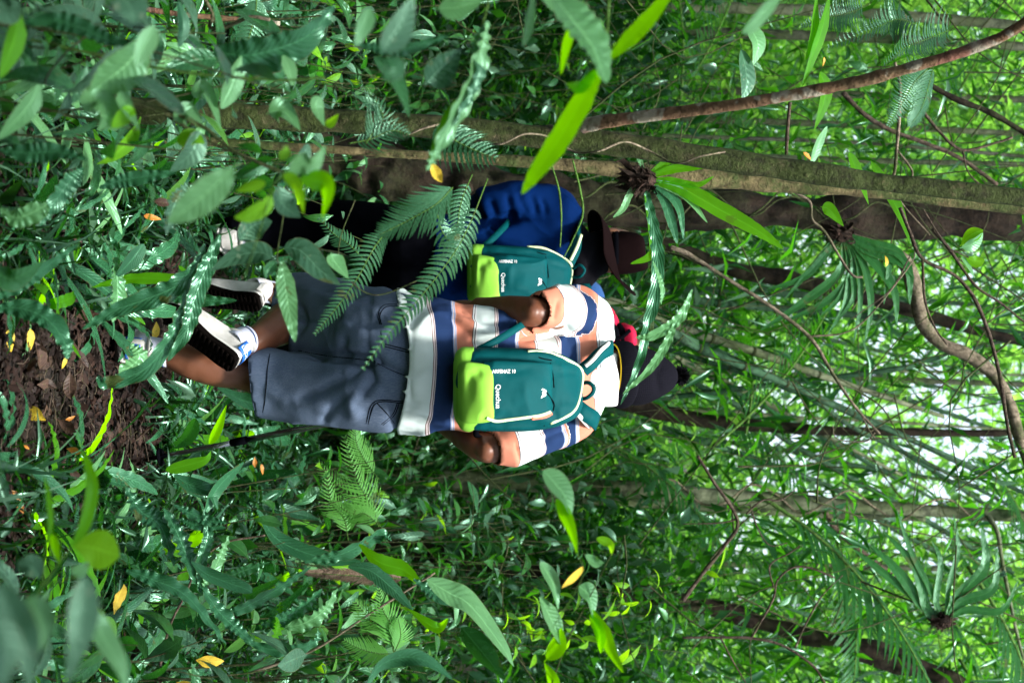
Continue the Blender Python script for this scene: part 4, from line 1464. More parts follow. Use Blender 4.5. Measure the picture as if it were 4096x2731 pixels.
mb.loft([(hc + Vector((0, 0, z)), Vector((r * 0.93, 0, 0)), Vector((0, r * 1.1, 0)), 2.3) for z, r in ((.0, .083), (.02, .086), (.06, .084), (.10, .078), (.122, .068), (.130, .050), (.120, .02))], 48, 40)
V = np.vstack(mb.V)
V[:, 2] += .19 * (V[:, 0] - hc.x)
V += 0.006 * np.stack([vnoise(V, 16, 97), vnoise(V, 16, 98), vnoise(V, 16, 99)], -1)
child('crown', new_mesh('crown', V, mb.F, M['hat']), hat2)
mb = MB()
mb.loft([(hc + Vector((0, 0, z)), Vector((.0835 * .93, 0, 0)), Vector((0, .0835 * 1.1, 0)), 2.3) for z in (.006, .026)], 48, 3, caps=False)
cb = child('hat_band', mb.mesh('hat_band', M['black']), hat2)
solidify(cb, 0.004)
# chin cord and pale boots
white2 = (M['shoewhite'], M['shoewhite'])
shoe(hik2, P(1035, 1215, 6.02), (-0.1, 0.30, -0.86), (-0.55, 0.70, 0.3), 0.27, mats=white2, label='white shoe with brown soles', shank=P(1140, 1180, 6.2), sock_to=0.10)
shoe(hik2, P(845, 950, 6.25), (0.05, 1, 0.0), (0, 0, 1), 0.27, mats=white2, label='white shoe with brown soles', shank=P(1000, 930, 6.3), sock_to=0.05)


def tfB(px, py, dy):
    # smaller in the picture because farther off; turned a little
    X2 = 1870 + (px - 1817) * (2290 - 1870) / (2335 - 1817)
    Y2 = 1118 + (py - 1556) * 0.855 + (px - 2060) * 0.02
    d = 6.13 + (px - 1817) / 518 * 0.07
    return P(X2, Y2, 6.13) + Vector((0, d - 6.13 - dy + (py - 1556) * 0.00025, 0))


packB, surfB = backpack('teal daypack with a lime base on the back of the walker in blue fleece', 'matching daypacks', tfB)
ribbon('webbing', [P(1915, 1000, 6.06), P(1960, 965, 6.08), P(2020, 905, 6.16), P(2040, 880, 6.26)], 0.022, M['teal'], packB, (0.1, -1, 0.1), 0.002)
ribbon('shoulder_strap', [P(2270, 1060, 6.17), P(2295, 1010, 6.17), P(2310, 960, 6.20), P(2318, 900, 6.28)], 0.040, M['teal'], packB, [(0, -1, .4), (0, -1, .5), (0, -.8, .8), (0, -.2, 1)], 0.006)
ribbon('strap_edging', [P(2280, 1040, 6.16), P(2305, 990, 6.16), P(2322, 940, 6.195)], 0.010, M['piping'], packB, [(0, -1, .4), (0, -1, .5), (0, -.8, .8)], 0.006)
ribbon('shoulder_strap', [P(2270, 1160, 6.16), P(2310, 1180, 6.15), P(2345, 1170, 6.17), P(2335, 1140, 6.2)], 0.040, M['teal'], packB, (0, -1, .3), 0.006)
ribbon('strap_edging', [P(2285, 1165, 6.14), P(2312, 1196, 6.135), P(2330, 1206, 6.15)], 0.010, M['trim'], packB, (0, -1, .3), 0.006)
ribbon('haul_loop', [P(2290, 1075, 6.16), P(2318, 1060, 6.14), P(2338, 1080, 6.14), P(2322, 1105, 6.14), P(2290, 1110, 6.16)], 0.009, M['teal'], packB, (0, -1, .2), 0.002)

# =================================================== the third hiker, mostly hidden
H3 = 7.5
hik3 = empty('person', P(920, 1330, 7.6), 'nearly hidden walker in a faded blue shirt ahead of the striped one', 'person', 'walkers on the forest path')
mb = MB()
c3 = 1330


def q3(px, py, d, hw, hd, e=2.3):
    return (P(px, py, d), Vector((hw, 0, 0)), Vector((0, hd, 0)), e)


mb.loft([q3(1750, c3, 7.55, .15, .11), q3(2100, c3, 7.58, .15, .11), q3(2350, c3, 7.62, .17, .10), q3(2400, c3, 7.63, .07, .06)], 24, 20)
mb.tube([P(2380, c3, 7.63), P(2480, c3 + 60, 7.66)], [.055, .055], nu=16)
head_into(mb, P(2510, c3 + 90, 7.7), (0.2, 0.95, -0.1), (0, 0.1, 1))
for sg in (-1, 1):
    mb.tube([P(1750, c3 + 75 * sg, 7.55), P(1350, c3 + 85 * sg, 7.5 - 0.1 * sg), P(975, c3 + 85 * sg, 7.55 + 0.1 * sg)], [.08, .052, .034], nu=16, nv=30)
    mb.tube([P(2340, c3 + 150 * sg, 7.62), P(2130, c3 + 185 * sg, 7.6), P(1950, c3 + 160 * sg, 7.75)], [.05, .042, .028], nu=16, nv=24)
    hand_into(mb, P(1950, c3 + 160 * sg, 7.75), (0, 0.8, -0.5), (-sg, 0, 0), 0.95, 0.5, side=sg)
skinned('body', mb, M['skin2'], hik3, 0.008, 3)
mb = MB()
mb.loft([q3(1700, c3, 7.55, .19, .15), q3(2050, c3, 7.58, .18, .14), q3(2300, c3, 7.61, .205, .13), q3(2380, c3, 7.63, .16, .10), q3(2425, c3, 7.63, .08, .06)], 30, 30)
for sg in (-1, 1):
    mb.tube([P(2330, c3 + 90 * sg, 7.62), P(2345, c3 + 145 * sg, 7.62), P(2140, c3 + 185 * sg, 7.6)], [.08, .075, .06], nu=22, nv=24)
V, Fq = remesh(mb, 0.008, 4)
V += vnormals(V, Fq) * (0.008 * vnoise(V, 10, 101))[:, None]
child('shirt', new_mesh('shirt', V, Fq, M['blue3']), hik3)
mb = MB()
mb.loft([q3(1600, c3, 7.55, .18, .14), q3(1760, c3, 7.55, .18, .14)], 30, 12)
for sg in (-1, 1):
    mb.tube([P(1700, c3 + 75 * sg, 7.55), P(1350, c3 + 88 * sg, 7.5 - 0.1 * sg), P(1010, c3 + 88 * sg, 7.55 + 0.1 * sg)], [.11, .085, .06], nu=22, nv=30)
V, Fq = remesh(mb, 0.008, 4)
child('trousers', new_mesh('trousers', V, Fq, M['charcoal']), hik3)
for sg in (-1, 1):
    shoe(hik3, P(975 - 62, c3 + 88 * sg, 7.5 + 0.1 * sg), (0, 1, 0), (0, 0, 1), 0.26, mats=(M['charcoal'], M['charcoal']), label='dark walking shoe')
# the red pack it carries high
pk3 = empty('backpack', P(2400, 1320, 7.5), 'red daypack with black straps above the shoulder of the striped walker', 'backpack')


def q4(px, py, d, hw, hd, e=3):
    return (P(px, py, d), Vector((hw * H3 / F, 0, 0)), Vector((0, hd, 0)), e)


mb = MB()
mb.loft([q4(2150, 1330, 7.36, 110, .06), q4(2200, 1330, 7.35, 130, .08), q4(2330, 1332, 7.36, 135, .085), q4(2430, 1332, 7.38, 108, .08), q4(2462, 1332, 7.39, 70, .06), q4(2472, 1332, 7.39, 30, .04)], 48, 40)
V = np.vstack(mb.V)
V += 0.008 * np.stack([vnoise(V, 14, 111), vnoise(V, 14, 112), vnoise(V, 14, 113)], -1)
child('main_compartment', new_mesh('main_compartment', V, mb.F, M['red']), pk3)
mb = MB()
mb.loft([q4(2472, 1330, 7.36, 30, .03), q4(2500, 1335, 7.36, 42, .045), q4(2530, 1345, 7.36, 38, .05), q4(2548, 1350, 7.36, 22, .03)], 30, 24)
V = np.vstack(mb.V)
V += 0.010 * np.stack([vnoise(V, 20, 114), vnoise(V, 20, 115), vnoise(V, 20, 116)], -1)
child('lid', new_mesh('lid', V, mb.F, M['red']), pk3)
ribbon('webbing', [P(2440, 1290, 7.29), P(2462, 1320, 7.28), P(2470, 1370, 7.30)], 0.024, M['black'], pk3, (0, -1, .2), 0.003)
ribbon('webbing', [P(2470, 1295, 7.33), P(2490, 1330, 7.31), P(2500, 1385, 7.33)], 0.028, M['black'], pk3, (0, -1, .2), 0.003)
ribbon('webbing', [P(2430, 1350, 7.28), P(2480, 1352, 7.29), P(2520, 1320, 7.31)], 0.016, M['black'], pk3, (0, -1, .2), 0.003)
ribbon('label_patch', [P(2452, 1322, 7.275), P(2452, 1350, 7.275)], 0.010, M['print'], pk3, (0, -1, .1), 0.001)
# ------------------------------------------------------------------ trees
def scale_pts(pts, d):
    return [P(a, b, d if len(q) < 3 else q[2]) for q in pts for a, b in [(q[0], q[1])]]


def trunk_part(parent, pts, radii, mat, name='trunk', bump=0.12, bscale=9, nu=26, seed=0, nv=None, knots=0):
    mb = MB()
    mb.tube(pts, radii, nu=nu, nv=nv or max(50, len(pts) * 26), bump=bump, bscale=bscale, seed=seed)
    r = random.Random(seed)
    for k in range(knots):
        i = r.random()
        C = catmull([list(p) for p in pts], 50)
        p = Vector(C[int(i * 48) + 1])
        rr = np.interp(i, np.linspace(0, 1, len(radii)), radii)
        a = r.random() * 6.28
        mb.ball(p + Vector((math.cos(a), math.sin(a), 0)) * rr * 0.75, (rr * .45, rr * .45, rr * .6), 8, 6)
    return child(name, mb.mesh(name, mat), parent)


def to_ground(p, spread=0.0):
    return Vector((p.x + spread, p.y, float(ground_h(p.x, p.y)) - 0.08))


def tree(label, pts_px, radii, mat, d, group='trees around the path', down=True, up=True, bump=0.12, bscale=9, seed=0, name='tree', branches=(), knots=3, lean=0.0, topmat=None, cat='tree'):
    pts = [P(q[0], q[1], q[2] if len(q) > 2 else d) for q in pts_px]
    radii = list(radii)
    if down:
        dz = pts[0].z
        v = (pts[0] - pts[1]).normalized()
        g = float(ground_h(pts[0].x, pts[0].y)) - 0.1
        if v.z < -0.2 and pts[0].z > g:
            k = (g - pts[0].z) / v.z
            pts.insert(0, pts[0] + v * k * 0.5)
            pts.insert(0, pts[0] + v * k * 0.5)
            radii = [radii[0] * 1.25, radii[0] * 1.05] + radii
    if up:
        v = (pts[-1] - pts[-2]).normalized()
        pts.append(pts[-1] + v * 1.5)
        pts.append(pts[-1] + v * 2.5 + Vector((0.2, 0.1, 0)))
        radii += [radii[-1] * 0.85, radii[-1] * 0.55]
    base = Vector(pts[0])
    root = empty(name, base, label, cat, group)
    trunk_part(root, pts, radii, mat, 'trunk', bump, bscale, seed=seed, knots=knots)
    for bpts, br, bm in branches:
        q = [P(b[0], b[1], b[2] if len(b) > 2 else d) for b in bpts]
        trunk_part(root, q, br, bm or mat, 'branch', 0.15, 25, 10, seed + 3)
    return root


pxr = lambda w, d: w / 2 * d / F      # photo pixel width -> radius

# mossy leaning trunk with the blotched branch that forks from it
tree('nearest mossy brown trunk, leaning, with the long blotched bough growing from it', [(300, 425), (1100, 470), (1900, 522), (2612, 598), (3309, 702), (4096, 792)],
     [pxr(110, 4.5), pxr(100, 4.5), pxr(94, 4.5), pxr(92, 4.5), pxr(82, 4.5), pxr(76, 4.5)], M['mossy'], 4.5, seed=1, bump=0.17, bscale=11, knots=5,
     branches=[([(2330, 505, 4.45), (2480, 478, 4.38), (2900, 425, 4.25), (3350, 345, 4.15), (3800, 225, 4.05), (4040, 130, 4.0), (4160, 40, 3.95)], [pxr(60, 4.4), pxr(52, 4.3), pxr(50, 4.2), pxr(48, 4.1), pxr(46, 4.0), pxr(42, 4.0), pxr(40, 4)], M['pink'])])
tree('pale tan smooth trunk just behind the mossy trunk', [(1500, 610), (2200, 655), (2732, 705), (3130, 738), (3500, 762), (4096, 832)], [pxr(34, 5.4), pxr(50, 5.4), pxr(80, 5.4), pxr(70, 5.4), pxr(62, 5.4), pxr(60, 5.4)], M['tan'], 5.4, seed=4, bump=0.12, bscale=12)
tree('broad dark brown trunk behind the hanging nest fern', [(1700, 700), (2300, 800), (2700, 835), (3300, 850), (4096, 900)], [pxr(190, 8), pxr(180, 8), pxr(165, 8), pxr(150, 8), pxr(150, 8)], M['dark'], 8.0, seed=6, bump=0.34, bscale=6, knots=6)
tree('grey green lichened trunk beyond the elbow of the striped walker', [(1500, 1905), (2300, 1940), (2732, 1975), (3300, 2015), (4096, 2065)], [pxr(78, 9), pxr(70, 9), pxr(66, 9), pxr(60, 9), pxr(46, 9)], M['greybark'], 9.0, seed=8, bump=0.14, bscale=14,
     branches=[([(3950, 2060, 8.95), (3990, 2130, 8.9), (4010, 2250, 8.9), (4060, 2500, 8.9), (4096, 2640, 8.9)], [pxr(22, 9), pxr(18, 9), pxr(16, 9), pxr(14, 9), pxr(10, 9)], None),
               ([(3300, 2045, 9.05), (3350, 2120, 9.1), (3440, 2200, 9.1), (3700, 2400, 9.1)], [pxr(26, 9), pxr(24, 9), pxr(22, 9), pxr(16, 9)], M['twig'])])
tree('thinner pale twin stem against the grey green lichened trunk', [(2100, 1985), (2732, 2022), (3250, 2055), (3700, 2075)], [pxr(36, 9.4), pxr(34, 9.4), pxr(30, 9.4), pxr(20, 9.4)], M['greybark'], 9.4, seed=9, bump=0.07, up=False)
tree('dark knotted leaning trunk low behind the broad leaves', [(2400, 2340), (2700, 2395), (2950, 2460), (3250, 2550), (3600, 2640), (4000, 2800)], [pxr(80, 9.3), pxr(84, 9.3), pxr(66, 9.3), pxr(56, 9.3), pxr(90, 9.3), pxr(60, 9.3)], M['dark'], 9.3, seed=12, bump=0.4, bscale=6, knots=8, up=False)
tree('curving pale bough that sweeps over the cane clump', [(3400, 960), (3604, 1039), (3665, 1180), (3690, 1290), (3760, 1370), (3870, 1420), (3975, 1500), (4040, 1620), (4080, 1760), (4130, 1900)], [pxr(60, 7.6), pxr(66, 7.6), pxr(62, 7.6), pxr(56, 7.6), pxr(52, 7.6), pxr(56, 7.6), pxr(52, 7.6), pxr(46, 7.6), pxr(44, 7.6), pxr(40, 7.6)], M['paletwig'], 7.6, seed=14, bump=0.12, down=False, name='bough', cat='bough')
tree('blackened snag stump slanting behind the bobble hat', [(2600, 960), (2830, 1040), (2960, 1085), (3180, 1120), (3420, 1180), (3640, 1240), (3900, 1320), (4100, 1370)], [pxr(56, 9), pxr(58, 9), pxr(66, 9), pxr(60, 9), pxr(52, 9), pxr(50, 9), pxr(44, 9), pxr(40, 9)], M['dark'], 9.0, seed=15, bump=0.2, knots=4)
tree('brown leaning trunk low behind the bobble hat', [(2350, 1560), (2600, 1640), (2900, 1690), (3300, 1720), (3700, 1730)], [pxr(70, 9.5), pxr(62, 9.5), pxr(54, 9.5), pxr(40, 9.5), pxr(30, 9.5)], M['dark'], 9.5, seed=16, bump=0.12)
# pale stems far back on the left of the wood
far_tr = [('slim pale trunk, lowest of those behind the blotched bough', 610, 9.6, 26), ('slim pale trunk just behind the blotched bough tip', 120, 10.5, 44), ('broad grey far trunk at the top edge of the photo', 20, 9.6, 50), ('faint far trunk between the bough and the mossy trunk', 350, 11, 36),
          ('pale far trunk above the mossy trunk', 470, 10.2, 30), ('thin whitish far trunk close above the mossy trunk', 540, 9.2, 18), ('far pale trunk beside the broad dark brown trunk', 690, 10.4, 30)]
for i, (lb, y0, d, w) in enumerate(far_tr):
    tree(lb, [(1800, y0 - 50), (2600, y0), (3400, y0 + 30), (4150, y0 + 50 + 20 * (i % 3))], [pxr(w * 1.1, d), pxr(w, d), pxr(w * .9, d), pxr(w * .8, d)], M['farbark'] if i % 2 else M['greybark'], d, group='pale trunks at the back of the wood', seed=20 + i, bump=0.08)
for i, (lb, y0, d, w, sl) in enumerate([('far grey trunk nearest the bobble hat bobble', 1480, 13, 30, 60), ('far trunk right above the broad leaved shrubs', 2250, 13, 30, 30), ('far mossy trunk midway below the lichened trunk', 2440, 12.5, 32, 90)]):
    tree(lb, [(1900, y0 - sl), (2700, y0), (4150, y0 + sl)], [pxr(w * 1.1, d), pxr(w, d), pxr(w * .8, d)], M['farbark'], d, group='pale trunks at the back of the wood', seed=40 + i, bump=0.08)


# bare twigs and vines, each drawn from the photo
def vine(label, pts, w, mat, d, cat='branch', name='bare_branch', subs=(), group='bare twigs and vines'):
    q = [P(p[0], p[1], p[2] if len(p) > 2 else d) for p in pts]
    root = empty(name, q[0], label, cat, group)
    ws = w if isinstance(w, (list, tuple)) else [w, w * 0.8, w * 0.6]
    mb = MB()
    mb.tube(q, [pxr(x, d) for x in ws], nu=7, nv=len(q) * 9, bump=0.18, bscale=30, seed=len(label))
    child('stem', mb.mesh('stem', mat), root)
    for sp, sw in subs:
        s_ = [P(p[0], p[1], p[2] if len(p) > 2 else d) for p in sp]
        mb = MB()
        mb.tube(s_, [pxr(sw, d), pxr(sw * .5, d)], nu=6, nv=len(s_) * 8, bump=0.18, bscale=30, seed=3)
        child('side_twig', mb.mesh('side_twig', mat), root)
    return root


vine('long knobbly pale branch crossing the canes diagonally', [(2680, 990), (2760, 1020), (2900, 1110), (3090, 1230), (3240, 1350), (3310, 1460), (3380, 1570), (3440, 1650), (3520, 1735)], [20, 18, 17, 15, 13, 9], M['paletwig'], 6.0,
     subs=[([(3240, 1345), (3380, 1330), (3480, 1260), (3640, 1060), (3660, 1000)], 8), ([(3440, 1650), (3490, 1740), (3520, 1750)], 8), ([(3500, 1730), (3460, 1765), (3350, 1755), (3330, 1700)], 6)])
vine('dark forked branch arching under the sprig of young leaves', [(3600, 830), (3640, 930), (3690, 1035), (3830, 1110), (3920, 1240), (3990, 1460), (4030, 1700), (4060, 1830)], [14, 15, 14, 16, 16, 14], M['twig'], 5.6,
     subs=[([(3690, 1040), (3700, 1200), (3740, 1310), (3790, 1380)], 12), ([(3730, 915), (3800, 1000), (3900, 1140), (4000, 1210), (4100, 1290)], 16), ([(3640, 1025), (3560, 1160), (3400, 1280)], 6), ([(3940, 1300), (4096, 1180)], 6)])
vine('pale crooked branch rising through the upper fern fronds', [(3440, 690), (3560, 730), (3590, 560), (3600, 350), (3580, 250)], [12, 14, 16, 12], M['paletwig'], 6.2, subs=[([(3590, 600), (3650, 700), (3560, 760)], 10), ([(3560, 740), (3620, 830), (3720, 940)], 9)])
vine('grey zigzag twig descending from the mossy trunk', [(3180, 770), (3240, 810), (3250, 880), (3300, 930), (3400, 1090), (3450, 1110)], [12, 11, 9], M['paletwig'], 5.8)
vine('straight dark branch below the blotched bough tip', [(3690, 325), (3830, 400), (3960, 450), (4110, 540)], [22, 24, 22], M['dark'], 7.0)
vine('dark sloping branch between the two big trunks', [(3370, 370), (3460, 460), (3560, 520), (3720, 580), (3850, 640), (3990, 740)], [20, 18, 16], M['twig'], 7.2)
vine('curling brown branch behind the upper ferns', [(3680, 430), (3760, 530), (3850, 600), (3990, 570), (4050, 550)], [14, 12, 10], M['twig'], 6.5, subs=[([(3850, 600), (3880, 700), (3990, 790)], 9)])
vine('thin upright branch ending in the blotched bough', [(3160, 410), (3150, 520), (3145, 620)], [16, 16, 14], M['twig'], 4.8)
vine('slanting dark twig beside the lichened trunk foot', [(2790, 1822), (2850, 1920), (2950, 2080), (2900, 2180), (2820, 2280), (2730, 2400)], [12, 14, 16, 20], M['twig'], 6.5,
     subs=[([(2950, 2075), (2880, 2090), (2730, 2095)], 8), ([(2985, 2055), (3050, 2000), (3120, 2000), (3180, 1960)], 9), ([(3000, 2020), (3030, 2110), (3080, 2180), (3150, 2170)], 7)])
vine('branching dark twig below the lichened trunk', [(3000, 2560), (3090, 2400), (3110, 2320), (3170, 2270), (3240, 2270), (3340, 2310)], [10, 9, 7], M['twig'], 6.8, subs=[([(3095, 2350), (3080, 2260), (3160, 2210), (3200, 2180)], 8), ([(3180, 2590), (3220, 2500), (3290, 2380), (3370, 2300)], 9)])
vine('long bare twig along the bottom right bushes', [(2730, 2548), (2900, 2548), (3000, 2550), (3130, 2580), (3250, 2660), (3300, 2731)], [11, 12, 10], M['twig'], 6.6, subs=[([(2880, 2545), (2930, 2640), (2990, 2740)], 9)])
vine('brown bent sapling stem through the crinkled ferns', [(640, 2660), (680, 2500), (740, 2380), (800, 2250), (900, 2170), (1060, 2140)], [12, 10, 8], M['twig'], 4.6)
vine('pale straight stick rising to the right from the bottom ferns', [(1000, 2690), (1250, 2600), (1500, 2440), (1740, 2290)], [12, 10, 9], M['paletwig'], 4.8)
vine('grey twisted liana at the top left', [(810, -20), (850, 60), (840, 110), (900, 110), (1000, 70), (1080, 80)], [14, 18, 14], M['paletwig'], 3.6)
vine('reddish fallen branch across the upper left leaves', [(480, 20), (700, 55), (900, 75), (1120, 95)], [20, 24, 22], M['pink'], 4.6)
vine('green climbing stem crossing the left leaves', [(-20, 280), (150, 305), (350, 350), (600, 420), (800, 500), (900, 580), (1010, 640), (1120, 690)], [16, 18, 14, 12], M['stem'], 2.9)
vine('thin brown twig hooked over the silver leaf', [(400, 105), (300, 180), (220, 260), (183, 320), (186, 345)], [8, 7, 6], M['twig'], 2.6)
vine('stiff bluish vine running straight along the left', [(80, 150), (300, 200), (700, 285), (1100, 320), (1300, 310)], [12, 12, 10], M['greenstem'], 2.7)
vine('pale thread-like liana down the path side', [(1720, 1100), (1500, 1180), (1370, 1080), (1360, 960), (1420, 800)], [6, 5, 5], M['stem'], 3.9)
vine('hanging cord of beaded vine before the blue fleece', [(2200, 640), (2235, 760), (2245, 880), (2240, 990)], [9, 8, 5], M['greenstem'], 4.2)
vine('second beaded vine curving over the daypack piping', [(2290, 640), (2320, 760), (2330, 860), (2290, 960), (2255, 1030)], [9, 9, 5], M['greenstem'], 4.2)


# canes (long green stems fanning out behind the walkers)
fan = [(2330, 1180, 3280, 1500, 42, 8.6), (2420, 1160, 3700, 1290, 34, 9.2), (2380, 1130, 3300, 1185, 40, 9.8), (2450, 1240, 3420, 1660, 36, 8.2), (2420, 1200, 3900, 1880, 30, 8.8), (2400, 1270, 3300, 1740, 26, 10.2), (2560, 1360, 3560, 1900, 24, 10.8),
       (2500, 1220, 4100, 1760, 24, 11.5), (2700, 1500, 4100, 2320, 26, 10.0), (2500, 1180, 3500, 1400, 22, 12.0), (2800, 1640, 3760, 1700, 18, 11), (2600, 1100, 4100, 1240, 26, 12.5), (3000, 1780, 4100, 1980, 20, 12.8), (3300, 1600, 4100, 2130, 22, 9.9), (2600, 1300, 3900, 1580, 18, 13.0),
       (2700, 1450, 4100, 1500, 16, 13.5), (3400, 1500, 4150, 1330, 22, 9.5), (3000, 1500, 4150, 2080, 20, 8.9), (3200, 1900, 4150, 2440, 24, 11.0)]
names_c = ['thickest', 'broad pale', 'stout blue green', 'dark', 'long dark', 'short thick', 'slim', 'far slim', 'low sloping', 'pale far', 'almost level', 'topmost faint', 'lowest faint', 'steep right hand', 'hair thin far', 'level hair thin', 'upward tilting', 'crossing', 'bottom most']
node_me = {}
for i, (x0, y0, x1, y1, w, d) in enumerate(fan):
    a, b = P(x0, y0, d), P(x1, y1, d + 0.5)
    v = (b - a).normalized()
    pts = [a, a.lerp(b, .35) + Vector((0.01, 0, 0.015)), a.lerp(b, .7) + Vector((0, 0, 0.02)), b]
    g = float(ground_h(a.x, a.y)) - 0.05
    foot = Vector((a.x - v.x * (a.z - g) / max(v.z, .3) * 0.6, a.y, g))
    pts.insert(0, foot)
    ext = b + (b - a).normalized() * 0.8
    pts.append(ext)
    root = empty('bamboo_cane', foot, names_c[i] + ' cane in the fan of green stems rising behind the walkers', 'bamboo', 'green canes behind the walkers')
    mb = MB()
    rr = pxr(w, d)
    mb.tube(pts, [rr * 1.1, rr, rr * .95, rr * .85, rr * .7, rr * .4], nu=10, nv=50)
    cu = child('culm', mb.mesh('culm', M['bamboo'] if i % 5 else M['greybark']), root)
    C = catmull([list(p) for p in pts], 60)
    for k in range(5, 58, 6):
        t = Vector(C[k + 1]) - Vector(C[k])
        t.normalize()
        r1 = np.interp(k / 59, np.linspace(0, 1, 6), [rr * 1.1, rr, rr * .95, rr * .85, rr * .7, rr * .4]) * 1.10
        if 'ring' not in node_me:
            mb = MB()
            mb.tube([Vector((0, 0, -.35)), Vector((0, 0, .35))], [1, 1], nu=12, nv=2)
            node_me['ring'] = mb.mesh('node', M['stem'])
        q = t.to_track_quat('Z', 'Y').to_matrix().to_4x4()
        child('node', node_me['ring'], cu, Matrix.Translation(Vector(C[k])) @ q @ Matrix.Scale(r1, 4))


# thin climbers wound on the trunks, parts of nothing: each a vine of its own
for i, (a, b, d, lb) in enumerate((((1500, 500), (2900, 640), 4.42, 'thin climber wound round the nearest mossy trunk'), ((2250, 760), (3600, 860), 7.85, 'climber twisting up the broad dark brown trunk'), ((2500, 1950), (3900, 2050), 8.93, 'pale climber on the grey green lichened trunk'), ((2100, 900), (3300, 800), 7.8, 'second climber up the broad dark brown trunk'))):
    q = []
    for k in range(15):
        t = k / 14
        q.append((a[0] + (b[0] - a[0]) * t, a[1] + (b[1] - a[1]) * t + 42 * math.sin(k * 1.7 + i) * (d / 8 + .4) / 1.2, d + .03 * math.cos(k * 1.7 + i)))
    vine(lb, q, [9, 8, 7], M['paletwig'] if i % 2 == 0 else M['stem'], d, group='climbers on the trunks')
# ------------------------------------------------------------------ leaves
def w_ovate(t):
    tt = np.clip((t - 0.08) / 0.92, 0, 1)
    return np.where(t < 0.08, 0.05, np.sin(np.pi * tt ** 0.80) ** 0.85 * (1 - 0.25 * tt)) + 0.012


def w_strap(t):
    return np.minimum(1, (t / 0.35 + 0.10)) ** 0.8 * np.clip((1 - t) / 0.42, 0, 1) ** 0.62 + 0.01


def w_lance(t):
    return np.sin(np.pi * np.clip(t, 0, 1) ** 0.7) ** 0.9 * 0.95 + 0.02


def w_obov(t):
    tt = np.clip((t - 0.06) / 0.94, 0, 1)
    return np.where(t < 0.06, 0.05, np.sin(np.pi * tt ** 1.15) ** 0.8) + 0.012


WF = {'ovate': w_ovate, 'strap': w_strap, 'lance': w_lance, 'obov': w_obov}


def leaf_strip(C, Nn, W, kind, nx=5, wave=0.0, wfreq=9, fold=0.18, teeth=0.0, seed=0, twist=0.0):
    """a leaf blade along curve C with upper-side normals Nn; W = full width in metres"""
    n = len(C)
    t = np.linspace(0, 1, n)
    r = np.random.default_rng(seed)
    T = np.gradient(C, axis=0)
    T /= np.linalg.norm(T, axis=1)[:, None] + 1e-9
    Nn = Nn - T * (Nn * T).sum(1)[:, None]
    Nn /= np.linalg.norm(Nn, axis=1)[:, None] + 1e-9
    S = np.cross(T, Nn)
    if twist:
        a = twist * t
        Nn, S = Nn * np.cos(a)[:, None] + S * np.sin(a)[:, None], S * np.cos(a)[:, None] - Nn * np.sin(a)[:, None]
    w = WF[kind](t) * W / 2
    us = np.linspace(-1, 1, nx)
    ph = r.random(2) * 6.28
    V = np.empty((n, nx, 3))
    for j, u in enumerate(us):
        e = abs(u)
        side = 0 if u < 0 else 1
        arg = t * wfreq * 6.283 + ph[side] + 2.4 * np.sin(t * 7 + ph[0]) + 1.6 * np.sin(t * 17 + ph[1])
        am = 0.35 + 0.65 * np.abs(np.sin(t * 5.3 + ph[1] * 2))
        wv = wave * W * e ** 1.5 * am * np.sin(arg) * np.minimum(1, w / (W * 0.2))
        ww = w * (1 + (teeth * am * np.sin(arg + 1.57) if e > 0.9 else 0))
        V[:, j] = C + S * (u * ww)[:, None] + Nn * (fold * e * w + wv)[:, None]
    uv = np.stack([np.tile((us + 1) / 2, (n, 1)), np.tile(t[:, None], (1, nx))], -1).reshape(-1, 2)
    return V.reshape(-1, 3), grid_faces(n, nx, False), uv


def leaf_proto(kind, W, n=12, nx=5, droop=0.8, wave=0, wfreq=6, fold=0.2, teeth=0, seed=0, mat=None, name='leaf', twist=0.0):
    """blade of length 1 leaving the origin along +x, upper side +z"""
    t = np.linspace(0, 1, n)
    r = np.random.default_rng(seed)
    a = droop * (t ** 1.3) * -1.0
    dx = np.cos(a) / (n - 1)
    dz = np.sin(a) / (n - 1)
    C = np.stack([np.concatenate([[0], np.cumsum(dx[1:])]), 0.04 * np.sin(t * 3 + r.random() * 6) * t, np.concatenate([[0], np.cumsum(dz[1:])])], -1)
    Nn = np.tile([0.0, 0, 1.0], (n, 1))
    V, Fc, uv = leaf_strip(C, Nn, W, kind, nx, wave, wfreq, fold, teeth, seed, twist)
    return new_mesh(name, V, Fc, mat, True, uv)


def with_mat(me, mat):
    key = (me.name, mat.name)
    if key not in _wm:
        m2 = me.copy()
        m2.materials.clear()
        m2.materials.append(mat)
        _wm[key] = m2
    return _wm[key]


_wm = {}


def rotm(x, z):
    """world rotation taking +x to direction x with upper side towards z"""
    x = Vector(x).normalized()
    z = Vector(z)
    z = (z - x * z.dot(x))
    if z.length < 1e-4:
        z = x.orthogonal()
    z.normalize()
    y = z.cross(x)
    return Matrix((x, y, z)).transposed().to_4x4()


def put(name, me, parent, pos, x, z, s):
    m = Matrix.Translation(pos) @ rotm(x, z) @ Matrix.Scale(s, 4)
    return child(name, me, parent, m)


